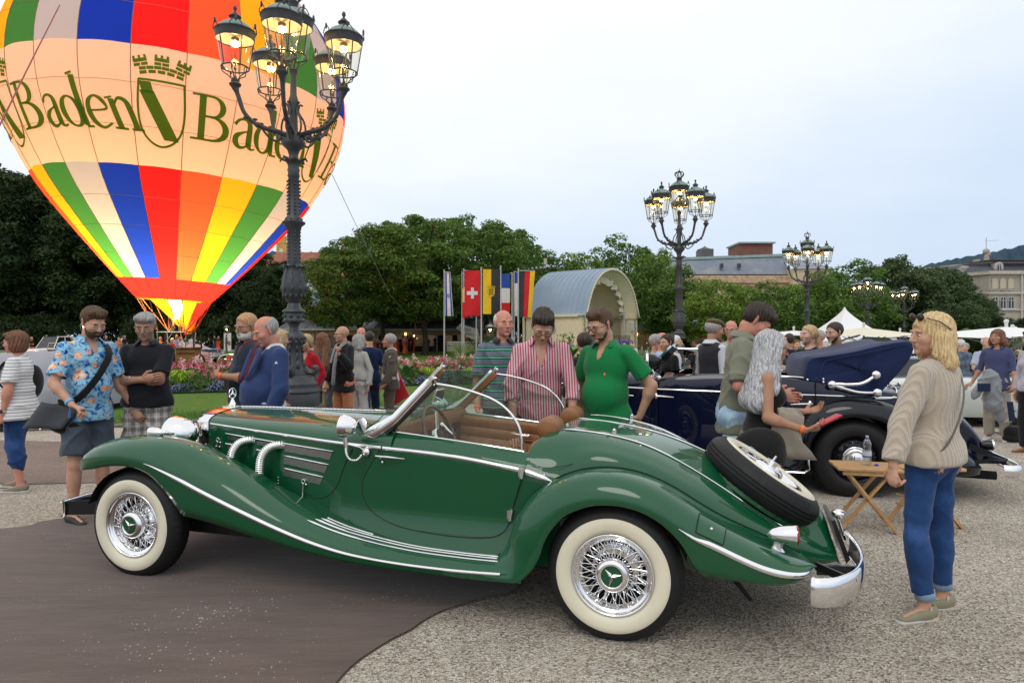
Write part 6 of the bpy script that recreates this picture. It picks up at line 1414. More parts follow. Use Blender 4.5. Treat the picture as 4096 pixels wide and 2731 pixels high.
for f_ in(0,1):
 m2=MB();m2.grid([[(x,n_y(x)+.075,z)for z in(1.17,1.1,.5)]for x in lsp(-1.9,-.2,8)]);npt(nmir(m2)if f_ else m2,'door_trim',m_red_l)
for pts in([(-1.975,.125,1.16),(-2.06,.145,.95),(-2.08,.15,.7),(-2.02,.12,.45)],[(-.365,.12,1.17),(-.365,.115,.9),(-.40,.11,.7)]):
 mb=MB();mb.tube(pts,.006,6);npt(mb,'shut_line',mat('black_gap',(.001,.001,.002),rough=.8))
for(xa,xb,za,zb,r_)in((-3.5,.42,1.105,1.03,.010),(-3.3,-2.25,1.02,.99,.008)):
 mb=MB();mb.tube([(x,n_y(x)-.006,za+(zb-za)*(x-xa)/(xb-xa))for x in lsp(xa,xb,24)],r_,8);npt(mb,'chrome_strip',mCh)
for k in range(9):
 z=1.06-.022*k;mb=MB();mb.tube([(-3.35,n_y(-3.35)-.006,z),(-2.6,n_y(-2.6)-.006,z-.02)],.0055,6);npt(mb,'hood_louvre',mCh,nh)
for(x,z,s_)in((-2.0,1.0,1),(-.42,.955,-1)):
 mb=MB();y=n_y(x)-.03;mb.tube([(x,y,z),(x+s_*.08,y,z-.003),(x+s_*.19,y,z-.01)],[.011,.009,.004],8);mb.ell((x,y+.01,z),(.02,.016,.036),10,8);npt(mb,'door_handle',mCh,nd)
An=[(-.58,.27),(-.52,.30),(-.48,.42),(-.44,.56),(-.36,.69),(-.24,.79),(-.08,.84),(.08,.84),(.24,.80),(.37,.70),(.45,.58),(.50,.46),(.58,.36),(.75,.31),(.95,.28),(1.15,.28)]
Dn=[(-.75,.33),(-.66,.42),(-.60,.58),(-.54,.74),(-.44,.88),(-.30,.97),(-.12,1.01),(.08,1.01),(.28,.99),(.48,.92),(.66,.82),(.82,.70),(.96,.58),(1.08,.46),(1.16,.38),(1.2,.33)]
mb=MB();rows=[]
for k in range(71):
 u=k/70;a,d=res(An,u),res(Dn,u);r_=[]
 yo=-.07+.25*max(0,(u-.82)/.18)**2;yi=.10+.15*u
 r_.append((a[0],yo+.05,a[1]));r_.append((a[0],yo+.01,a[1]))
 for q in range(13):th=pi/2*q/12;g_=.12+.88*sin(th);b_=.02*sin(2*th);r_.append((a[0]+(d[0]-a[0])*g_,yo+(yi-yo)*(1-cos(th)),a[1]+(d[1]-a[1])*g_+b_))
 rows.append(r_)
mb.grid(rows);npt(mb,'rear_fender',mNb,smooth=True);npt(nmir(mb),'rear_fender',mNb,smooth=True)
n_fc=interp([(-4.1,.62),(-4.0,.78),(-3.8,.90),(-3.55,.95),(-3.3,.93),(-3.0,.80),(-2.7,.62),(-2.4,.46),(-2.2,.38),(-2.0,.34),(-.5,.33)]);n_fb=interp([(-4.1,.5),(-3.9,.62),(-3.7,.76),(-3.5,.80),(-3.3,.78),(-3.1,.68),(-2.95,.5),(-2.85,.33),(-2.6,.29),(-2.2,.26),(-.5,.26)])
mb=MB();rows=[]
for x in lsp(-4.1,-.55,50):
 zb,zc=n_fb(x),max(n_fc(x),n_fb(x)+.03);r_=[(x,-.02,zb),(x,-.06,zb+.3*(zc-zb))]
 for q in range(10):th=pi/2*q/9;r_.append((x,-.06+.20*(1-cos(th)),zb+.3*(zc-zb)+.7*(zc-zb)*sin(th)))
 zi=min(zc,.6 if x<-2.6 else zc);r_+=[(x,.22,zc-.03*(zc-zi)),(x,.34 if x<-2.4 else .2,zi)];rows.append(r_)
mb.grid(rows);npt(mb,'front_fender',mNb,smooth=True);npt(nmir(mb),'front_fender',mNb,smooth=True)
mb=MB();mb.tube([(-1.9,-.075,.265),(-.50,-.075,.265),(-.455,-.075,.30),(-.46,-.075,.40),(-.50,-.075,.46)],.010,6);npt(mb,'running_board_trim',mCh)
mb=MB();mb.box((-1.2,CN,.36),(4.2,1.5,.2));npt(mb,'chassis',mUn,smooth=False)
mb=MB();mb.tube([(.9,.55,.23),(1.42,.50,.225)],.045,12);npt(mb,'exhaust_pipe',mUn)
def nwheel(x,y,flip=False):
 w=empty('wheel',(x,y,.41),pi if flip else 0,parent=NC);Rx=Matrix.Rotation(-pi/2,3,'X')
 mb=MB();mb.lathe([(.22,.03),(.25,.0),(.30,-.01),(.34,.0),(.375,.02),(.398,.045),(.408,.075),(.41,.11),(.408,.145),(.395,.175),(.34,.21),(.25,.2)],n=64,M=Rx);npt(mb,'tyre',m_rubber,w,asm=35)
 mb=MB();mb.lathe([(.225,.03),(.22,.0),(.212,.01),(.205,.03),(.19,.04),(.18,.07)],n=56,M=Rx);npt(mb,'rim',mNb,w)
 mb=MB();mb.lathe([(.19,.05),(.12,.03),(.001,.03)],n=40,M=Rx);npt(mb,'wheel_disc',mNb,w)
 for k in range(18):a=2*pi*k/18;mb=MB();mb.tube([(cos(a+.03)*.19,.02,sin(a+.03)*.19),(cos(a)*.165,.012,sin(a)*.165),(cos(a+.14)*.165,.012,sin(a+.14)*.165),(cos(a+.17)*.19,.02,sin(a+.17)*.19)],.005,4);npt(mb,'disc_slot_trim',mNb,w)
 mb=MB();mb.lathe([(.135,.03),(.13,.012),(.115,.002),(.112,.006),(.10,-.004),(.082,-.014),(.078,-.010),(.062,-.022),(.03,-.030),(.001,-.032)],n=40,M=Rx);npt(mb,'hub_cap',mCh,w,smooth=True);return w
for x in(0,-3.35):nwheel(x,0);nwheel(x,2*CN,True)
mb=MB();mb.box((0,.28,.62),(.85,.02,.5));mb.box((-3.35,.3,.6),(.85,.02,.45));npt(mb,'wheel_housing',mUn,smooth=False)
def nt(x,y,z):return(x,y,z)
rows=[]
for(y0,kz)in((.14,0),(.30,.06),(.6,.10),(CN,.11)):pass
prof_top=[(-.47,1.20),(-.45,1.32),(-.41,1.42),(-.25,1.455),(0,1.50),(.25,1.565),(.45,1.605),(.53,1.60),(.56,1.55),(.52,1.42),(.42,1.28),(.30,1.13),(.24,1.08),(0,1.10),(-.25,1.16)]
pp=cspline([(x,0,z)for x,z in prof_top+[prof_top[0]]],4)[:-1];rows=[]
cx_,cz_=.05,1.32
for(y,k,dz,dx)in((.175,.02,0,0),(.155,.9,0,0),(.15,.975,0,0),(.17,1.0,.0,0),(.30,1.0,.02,-.02),(.45,.99,.012,-.03),(.7,.985,.0,-.05),(CN,.98,-.005,-.06)):
 rows.append([(cx_+(p.x-cx_)*k+dx,y+.012*sin(9*p.x),cz_+(p.z-cz_)*k+dz)for p in pp])
rows+=[[(p[0],2*CN-p[1],p[2])for p in r_]for r_ in rows[:-1][::-1]]
mb=MB();mb.grid(rows,closed_u=True);ct_=npt(mb,'folded_top',m_canvas,smooth=True)
mb=MB();mb.tube([(-.33,.145,1.17),(-.31,.14,1.30),(-.27,.14,1.405),(0,.14,1.46),(.25,.14,1.52),(.50,.145,1.575)],.006,6);npt(mb,'canvas_piping',m_canvas,ct_)
mb=MB();mb.grid([[(-.52+.04*k,y,1.19+.02*sin(k))for k in range(5)]for y in(.22,.95,1.68)]);
for(j,a,b,c)in((0,(-.20,.10,1.165),(.05,.075,1.175),(.20,.10,1.265)),(1,(-.20,.10,1.155),(.02,.075,1.09),(.21,.10,1.085))):
 mb=MB();mb.tube(cspline([a,b,c],8),[.024]*4+[.018]*13,10);npt(mb,'landau_iron',mCh,ct_)
for p in((-.21,.085,1.16),(.20,.085,1.268),(.21,.085,1.087)):
 mb=MB();mb.lathe([(.044,-.012),(.046,0),(.036,.014),(.018,.022),(.001,.024)],p,24,rot_to((0,-1,0)));npt(mb,'landau_joint',mCh,ct_,smooth=True)
mb=MB();mb.tube(cspline([(.2,.16,1.02),(.38,.2,1.03),(.45,.34,1.10),(.46,.6,1.14),(.47,CN,1.15)],6),.010,8);mb.tube([(.42,.5,1.15),(.6,.7,1.125),(.85,CN,1.07)],.010,6);mb.ell((.55,.62,1.145),.02,8,6);npt(mb,'deck_trim',mCh)
mb=MB()
for p in((-.44,.14,1.205),(-.29,.125,1.215),(-.29,.12,1.185)):mb.ell(p,.013,8,6)
npt(mb,'press_stud_row',mCh)
WN=empty('windscreen',parent=NC)
for y in(.24,2*CN-.24):
 mb=MB();mb.bar((-2.17,y,1.15),(-1.80,y,1.535),.055,.05,up=(0,1,0));npt(mb,'pillar',mNb,WN,smooth=False)
 mb=MB();mb.bar((-2.22,y,1.16),(-1.84,y,1.555),.02,.03,up=(0,1,0));npt(mb,'pillar_chrome',mCh,WN,smooth=False)
mb=MB();mb.bar((-1.81,.22,1.545),(-1.81,2*CN-.22,1.545),.03,.045);npt(mb,'header',mCh,WN,smooth=False)
mb=MB();mb.add([(-2.19,.27,1.17),(-2.19,1.63,1.17),(-1.83,1.63,1.54),(-1.83,.27,1.54)],[(0,1,2,3)]);npt(mb,'pane',mGl,WN,smooth=False)
mb=MB();mb.add([(-1.80,.25,1.53),(-1.80,1.65,1.53),(-1.58,1.6,1.49),(-1.58,.3,1.49)],[(0,1,2,3)]);npt(mb,'sun_visor',m_dash,WN,smooth=False);mb=MB();mb.tube([(-1.8,.3,1.52),(-1.55,.32,1.52)],.008,6);npt(mb,'latch',mCh,WN)
mb=MB();c=(-2.06,.07,1.385);mb.lathe([(.002,-.10),(.04,-.095),(.075,-.06),(.088,0),(.09,.02)],c,28,rot_to((-1,-.1,0)));npt(mb,'spot_lamp',mNb,smooth=True)
mb=MB();mb.lathe([(.09,.02),(.094,.03),(.09,.045),(.08,.05),(.001,.056)],c,28,rot_to((-1,-.1,0)));mb.tube([(-2.04,.09,1.30),(-2.02,.13,1.23),(-1.98,.16,1.20)],.012,6);mb.ell((-1.97,.17,1.20),.03,10,6);npt(mb,'spot_lamp_ring',mCh,smooth=True)
mb=MB();mb.tube([(-1.62+.04*sin(a),.58+.21*cos(a),1.12+.21*sin(a))for a in lsp(0,6.2832,29)[:-1]],.014,8,closed=True);mb.tube([(-1.62,.58,1.12),(-1.9,.58,1.05)],.02,6);npt(mb,'steering_wheel',mBk)
mb=MB();mb.box((-1.9,CN,1.11),(.12,1.35,.16));mb.box((-1.1,.55,.95),(.14,.55,.5));mb.box((-1.1,1.35,.95),(.14,.55,.5));mb.box((-.35,CN,1.0),(.15,1.4,.45));npt(mb,'seats_and_dash',m_red_l,bevel=.03)
for y in(.20,2*CN-.20):
 mb=MB();mb.tube(cspline([(-1.78,y,1.19),(-1.70,y,1.222),(-1.5,y,1.235),(-.9,y,1.235),(-.5,y,1.225),(-.42,y,1.19)],5),.009,6);npt(mb,'window_frame',mCh)
mb=MB();mb.tube([(1.30,.42,.54),(1.30,.42,.44)],.025,8);mb.lathe([(.03,-.05),(.05,.0),(.052,.05)],(1.30,.42,.55),18,rot_to((1,0,0)));npt(mb,'tail_lamp',mBk);mb=MB();mb.lathe([(.053,.045),(.055,.06),(.001,.075)],(1.30,.42,.55),18,rot_to((1,0,0)));npt(mb,'tail_lamp_lens',mCh)
cl=cspline([(1.30,.0,0),(1.40,.0,0),(1.48,.14,0),(1.50,.5,0),(1.52,CN,0),(1.50,1.5,0),(1.40,1.9,0)],6)
mb=MB();rows=[]
for i,p in enumerate(cl):
 d=(cl[min(i+1,len(cl)-1)]-cl[max(i-1,0)]).normalized();nn=Vector((d.y,-d.x,0));rows.append([(p.x+nn.x*o_,p.y+nn.y*o_,.36+z_)for o_,z_ in((-.01,.05),(0,.06),(.02,.04),(.028,0),(.02,-.04),(0,-.06),(-.01,-.05))])
mb.grid(rows);npt(mb,'rear_bumper',mCh,smooth=True)
mb=MB();mb.box((1.2,.5,.42),(.35,.7,.03));mb.bar((1.1,.3,.55),(1.45,.35,.40),.04,.06);npt(mb,'bumper_apron',mNb,smooth=False)
# other cars
def saloon(name,loc,rz,paint,label,L_=4.6,W_=1.75,H_=1.4,cab=(-.9,1.35),hoodz=.88,roof=None,group=None,lights=True,doors=True,cabin=True,estate=False,tl=m_red):
 """simple full bodied car: nose towards local -x"""
 o=empty(name,loc,rz,label,'car',group);roof=roof or paint
 hL=L_/2;mb=MB();rows=[]
 for t in lsp(-1,1,21):
  x=t*hL;w=W_/2*(1-.16*abs(t)**5);zt=hoodz*(1-.16*max(0,-t-.25)**1.5-.05*max(0,t-.6));zt*=(1-.35*max(0,abs(t)-.94)/.06);zb=.22+.10*abs(t)**4
  rows.append([(x,-w*.92,zb),(x,-w,zb+.12),(x,-w,zt-.22),(x,-w*.97,zt-.06),(x,-w*.88,zt),(x,0,zt+.025),(x,w*.88,zt),(x,w*.97,zt-.06),(x,w,zt-.22),(x,w,zb+.12),(x,w*.92,zb)])
 mb.grid(rows);mb.f.append(list(range(11)));mb.f.append([len(mb.v)-11+i for i in range(11)][::-1]);bd=mb.build('body',paint,o,smooth=True)
 if cabin:
  c0,c1=cab;r0,r1=c0+.55,c1-(.45 if not estate else .15);wl,wr_=W_/2*.90,W_/2*.70;zb=hoodz-.01
  mb=MB();mb.add([(c0,-wl,zb),(c1,-wl,zb),(r1,-wr_,H_-.03),(r0,-wr_,H_-.03),(c0,wl,zb),(c1,wl,zb),(r1,wr_,H_-.03),(r0,wr_,H_-.03)],[(0,1,2,3),(5,4,7,6),(4,0,3,7),(1,5,6,2)]);mb.build('windows',mPa,o,smooth=False)
  mb=MB();mb.grid([[(x_,y_,H_+dz)for y_,dz in((-wr_-.02,-.05),(-wr_*.9,-.005),(0,.02),(wr_*.9,-.005),(wr_+.02,-.05))]for x_ in(r0-.03,(r0+r1)/2,r1+.03)]);mb.build('roof',roof,o,smooth=True)
  for(xa,xb)in((c0,r0),((c0+c1)/2,(r0+r1)/2+.05),(c1,r1)):
   for s_ in(-1,1):mb=MB();mb.bar((xa,s_*wl*1.005,zb),(xb,s_*(wr_+.012),H_-.03),.055,.04);mb.build('pillar',paint,o,smooth=False)
  mb=MB()
  for s_ in(-1,1):mb.bar((c0,s_*wl*1.01,zb+.005),(c1,s_*wl*1.01,zb+.005),.02,.025)
  mb.build('window_trim',mCh,o)
 for x in(-hL*.62,hL*.60):
  for s_ in(-1,1):
   w_=empty('wheel',(x,s_*(W_/2-.1),.32),0 if s_<0 else pi,parent=o);Rx=Matrix.Rotation(-pi/2,3,'X')
   mb=MB();mb.lathe([(.2,-.10),(.29,-.11),(.32,-.08),(.32,.08),(.2,.1)],n=24,M=Rx);mb.build('tyre',m_rubber,w_)
   mb=MB();mb.lathe([(.21,-.105),(.12,-.12),(.001,-.10)],n=20,M=Rx);mb.build('wheel_cover',mCh,w_)
 for s_ in(-1,1):
  mb=MB();mb.box((hL-.03,s_*W_*.36,hoodz-.2),(.08,W_*.2,.13));mb.build('tail_light',tl,o,smooth=False)
  mb=MB();mb.ell((-hL+.03,s_*W_*.36,hoodz-.24),(.05,.11,.09));mb.build('headlight',mCh,o)
 for sx in(-1,1):mb=MB();mb.box((sx*(hL+.03),0,.42),(.1,W_*.98,.13));mb.build('bumper',mCh,o,bevel=.02)
 return o
m_beige=mat('beige_car_paint',(.50,.43,.28),rough=.3,coat=1,coat_rough=.03);m_bdk=mat('dark_olive_door_panel',(.05,.045,.022),rough=.5)
bs=saloon('saloon_car',(GX(325,46),46,gz(46,GX(325,46))),R(76),m_beige,'beige saloon with open left doors seen from behind on the far lawn',cab=(-.8,1.3))
for i,(x,a)in enumerate(((-.55,62),(.35,52))):
 d_=empty('open_door',(x,.9,.35),R(180-a),parent=bs)
 mb=MB();mb.box((.45,0,.28),(.95,.06,.56));mb.build('door_skin',m_bdk,d_,bevel=.01);mb=MB();mb.tube([(0,0,.55),(.15,0,.98),(.85,0,.98),(.95,0,.55)],.03,6);mb.build('door_frame',m_beige,d_)
mb=MB();mb.box((2.31,0,.62),(.02,.5,.12));mb.build('number_plate',mat('plate_white',(.6,.6,.58)),bs)
cw=saloon('saloon_car',(GX(215,52),52,gz(52,GX(215,52))),R(80),mat('white_car_paint',(.7,.7,.68),rough=.3,coat=1),'white car roof behind the beige saloon car',cab=(-.8,1.3),H_=1.75)
bc=saloon('sports_car',(GX(768,46),46,gz(46,GX(768,46))),R(168),mat('silver_car_paint',(.45,.46,.47),rough=.3,coat=1),'silver car with a grey and blue tarpaulin over its roof, right of the balloon basket',L_=3.9,H_=1.2,cabin=False)
mb=MB();mb.grid([[(x,y,.86+.42*exp(-(x*1.0)**2)*cos(y*1.2)+.03*sin(x*9+y*7))for y in lsp(-.85,.85,9)]for x in lsp(-1.95,1.2,16)]);mb.build('tarpaulin',mat('grey_tarpaulin',(.42,.44,.46),rough=.6),bc,smooth=True)
mb=MB();mb.grid([[(x,y,.90+.36*exp(-(x*1.0)**2)*cos(y*1.2))for y in lsp(-.9,.9,9)]for x in lsp(-2.0,-1.3,5)]);mb.build('tarpaulin',mat('blue_tarpaulin',(.01,.25,.62),rough=.5),bc,smooth=True)
saloon('sports_car',(GX(1330,50),50,gz(50,GX(1330,50))),R(180),MATS['silver_car_paint'],'low silver open sports car between the brown haired woman and the bald man',L_=4.0,cabin=False)
saloon('saloon_car',(GX(3640,15.5),15.5,gz(15.5,GX(3640,15.5))),R(-12),mat('dark_grey_coupe_paint',(.035,.045,.05),rough=.3,coat=1),'dark grey coupe with chrome rimmed side window just behind the navy canvas top',L_=4.6,H_=1.36,cab=(-.9,1.6),hoodz=.92)
saloon('saloon_car',(GX(3640,21),21,gz(21,GX(3640,21))),R(-8),mat('silver_grey_estate_paint',(.40,.42,.42),rough=.3,coat=1),'silver grey estate car with upright windows left of the blonde woman head',L_=4.6,H_=1.62,cab=(-1.2,1.9),hoodz=.95,estate=True)
saloon('saloon_car',(GX(3885,13.6),13.6,gz(13.6,GX(3885,13.6))),R(-10),mat('pale_green_white_paint',(.52,.56,.53),rough=.3,coat=1),'pale mint white car body behind the shoulder of the blonde woman',L_=4.2,cabin=False,hoodz=.92)
saloon('saloon_car',(GX(3870,24),24,gz(24,GX(3870,24))),R(-6),mat('dark_red_car_paint',(.14,.010,.015),rough=.3,coat=1),'dark red saloon with a dark window behind the man in the checked shirt',L_=4.6,H_=1.55,cab=(-1.0,1.8),hoodz=1.0)
bl=saloon('open_car',(GX(4010,15.3),15.3,gz(15.3,GX(4010,15.3))),R(-5),mat('petrol_blue_car_paint',(.008,.085,.20),rough=.3,coat=1),'petrol blue open car with a cream tonneau behind the man in the blue shirt',L_=5.0,cabin=False,hoodz=1.0)
mb=MB();mb.box((-.9,0,1.05),(2.2,1.5,.08));mb.build('tonneau',mat('cream_tonneau',(.55,.47,.35),rough=.8),bl,bevel=.03)
rw=saloon('open_car',(GX(4115,20),20,gz(20,GX(4115,20))),R(-5),mat('white_car_paint',(.7,.7,.68)),'long red and white fifties car behind the petrol blue open car',L_=5.6,cabin=False,hoodz=1.14)
mb=MB();mb.add([(-2.7,-.89,.62),(2.7,-.89,.62),(2.2,-.895,.98),(-2.7,-.895,1.0)],[(0,1,2,3)]);mb.build('red_flank',MATS['dark_red_car_paint'],rw,smooth=False)
mb=MB();mb.bar((-2.7,-.91,.80),(2.5,-.91,.90),.03,.05);mb.build('flank_trim',mat('white_car_paint',(.7,.7,.68)),rw)
yl=saloon('open_car',(GX(3115,17),17,gz(17,GX(3115,17))),R(-10),mat('yellow_car_paint',(.70,.40,.04),rough=.3,coat=1),'yellow car just visible between the silver haired woman and the ponytail woman',L_=4.2,cabin=False,hoodz=1.0)
CC=empty('covered_car',(GX(300,15.4)-.72,15.6,gz(15.5)+.03),0,'car under a silver grey fabric cover on the lawn behind the floral shirt man','covered car')
topz=interp([(-1.6,.5),(-1.35,.95),(-1.1,1.16),(-.75,1.33),(-.2,1.37),(.4,1.33),(.72,1.18),(.95,.92),(1.15,.80),(1.22,.55)])
rows=[]
for x in lsp(-1.6,1.22,48):
 zt=topz(x);hw=1.75*(1-max(0,abs(x+.2)-1.0)**2*.9);r_=[]
 for k in range(25):
  a=pi*(k/24);c_,s_=cos(a),sin(a);e=.55
  yy_=-abs(c_)**e*hw*(1 if c_>0 else-1);z_=.14+(zt-.14)*abs(s_)**.62
  wv_=.018*sin(13*x+5*yy_)+.012*sin(31*x-3*z_*4)+(.02*sin(24*x)if z_<.4 else 0)
  if .62<z_<.70:wv_-=.03
  r_.append((x,yy_+wv_*abs(c_),z_+wv_*.5*abs(s_)))
 rows.append(r_)
mb=MB();mb.grid(rows);mb.f.append(list(range(25)));mb.f.append([len(mb.v)-25+i for i in range(25)][::-1]);mb.build('fabric_cover',mat('silver_grey_cover',(.29,.29,.325),rough=.75,sheen=.1,noise=(2,.06),bump=(240,.2,.002)),CC,smooth=True)
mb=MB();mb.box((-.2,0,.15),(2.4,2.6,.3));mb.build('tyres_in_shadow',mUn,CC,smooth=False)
mb=MB();mb.add([(.55,-1.66,.72),(.83,-1.64,.70),(.86,-1.62,1.02),(.6,-1.6,1.06)],[(0,1,2,3)]);pp_=NG('printed_sheet',col=(.7,.7,.7));wv=_n(pp_.t,'ShaderNodeTexWave');wv.inputs['Scale'].default_value=18;wv.bands_direction='Z';pp_.link(pp_.tc.outputs['Object'],wv.inputs['Vector']);pp_.color(pp_.ramp(wv.outputs[0],[(.1,(.45,.45,.47)),(.3,(.78,.78,.78))]));o=mb.build('printed_sheet',pp_.m,CC,smooth=False)
TR=empty('trailer',(GX(1845,62),62,gz(62,GX(1845,62))),R(4),'pale box trailer with a slanting white balloon team board behind the flag poles','trailer');s_=62/F
mb=MB();mb.box((0,0,.75),(2.6,1.5,.85));mb.build('box_body',mat('pale_trailer_paint',(.42,.42,.36),rough=.6),TR,bevel=.03)
mb=MB();mb.box((0,0,1.2),(2.65,1.55,.08));mb.build('white_rim',mFr,TR);mb=MB();mb.lathe([(.2,-.1),(.3,-.1),(.32,0),(.3,.1)],(-.1,-.78,.32),20,Matrix.Rotation(pi/2,3,'X'));mb.lathe([(.2,-.1),(.001,-.1)],(-.1,-.88,.32),16,Matrix.Rotation(pi/2,3,'X'));mb.build('wheel',m_rubber,TR)
mb=MB();mb.prism([(-.45,2.45),(-.1,2.85),(1.5,2.35),(1.75,1.15),(1.3,1.18)],-.2,-.1,'y');bo=mb.build('team_board',mat('offwhite_board',(.50,.50,.44),rough=.6),TR,smooth=False)
def _unused():pass
def text(body,loc,size,m,parent,rot=(pi/2,0,0),name='lettering',ext=.002,align='CENTER'):
 c=bpy.data.curves.new(name,'FONT');c.body=body;c.size=size;c.extrude=ext;c.align_x=align;c.align_y='CENTER';t=bpy.data.objects.new(name,c);COL.objects.link(t);dg=bpy.context.evaluated_depsgraph_get();me=bpy.data.meshes.new_from_object(t.evaluated_get(dg));bpy.data.objects.remove(t)
 o=bpy.data.objects.new(name,me);COL.objects.link(o);o.parent=parent;o.location=loc;o.rotation_euler=rot;me.materials.clear();me.materials.append(m);return o
m_ink=mat('dark_print',(.03,.03,.03),rough=.6)
text('ballon',(.30,-.215,2.38),.50,m_ink,bo,(pi/2,R(12),0));text('Team',(.62,-.215,1.95),.50,m_ink,bo,(pi/2,R(12),0));text('Ballonteam',(-.85,-.76,.85),.16,m_ink,TR)
vn=empty('van',(GX(1975,64),64,gz(64,GX(1975,64))),0,'dark van in the shade behind the trailer','van');mb=MB();mb.box((0,0,1.1),(2.6,1.7,1.7));mb.build('body',mat('shaded_van_paint',(.10,.09,.07),rough=.5),vn,bevel=.1)
# modelling by signed distance (bodies, clothes, hair) -> surface nets
def surfnet(f,X,Y,Z):
 s=f<0;nx,ny,nz=f.shape
 cnt=np.zeros((nx-1,ny-1,nz-1),np.int8)
 for a in(0,1):
  for b in(0,1):
   for c in(0,1):cnt+=s[a:nx-1+a,b:ny-1+b,c:nz-1+c]
 act=(cnt>0)&(cnt<8);I,J,K=np.nonzero(act);n=len(I)
 if n==0:return np.zeros((0,3)),np.zeros((0,4),int)
 idx=np.full(act.shape,-1,np.int64);idx[I,J,K]=np.arange(n)
 V={}
 for a in(0,1):
  for b in(0,1):
   for c in(0,1):V[a,b,c]=f[I+a,J+b,K+c]
 acc=np.zeros((n,3));w=np.zeros(n)
 X=np.asarray(X);Y=np.asarray(Y);Z=np.asarray(Z)
 cs=list(V)
 for p in cs:
  for ax in range(3):
   if p[ax]:continue
   q=list(p);q[ax]=1;q=tuple(q)
   va,vb=V[p],V[q];m=(va<0)!=(vb<0)
   t=np.where(m,va/np.where(m,va-vb,1),0)
   px=np.stack([X[I+p[0]],Y[J+p[1]],Z[K+p[2]]],1);qx=np.stack([X[I+q[0]],Y[J+q[1]],Z[K+q[2]]],1)
   acc+=np.where(m[:,None],px+(qx-px)*t[:,None],0);w+=m
 verts=acc/w[:,None];quads=[]
 for ax in range(3):
  sl0=[slice(None)]*3;sl1=[slice(None)]*3;sl0[ax]=slice(0,-1);sl1[ax]=slice(1,None)
  o=[d for d in range(3)if d!=ax]
  for d in o:sl0[d]=slice(1,-1);sl1[d]=slice(1,-1)
  A=s[tuple(sl0)];B=s[tuple(sl1)];ch=A!=B
  E=list(np.nonzero(ch));E[o[0]]=E[o[0]]+1;E[o[1]]=E[o[1]]+1
  flip=A[ch]
  def cell(d0,d1):
   e=[x.copy()for x in E];e[o[0]]-=d0;e[o[1]]-=d1;return idx[e[0],e[1],e[2]]
  q=np.stack([cell(1,1),cell(0,1),cell(0,0),cell(1,0)],1)
  if ax==1:flip=~flip
  q[~flip]=q[~flip][:,::-1];quads.append(q)
 return verts,np.concatenate(quads)
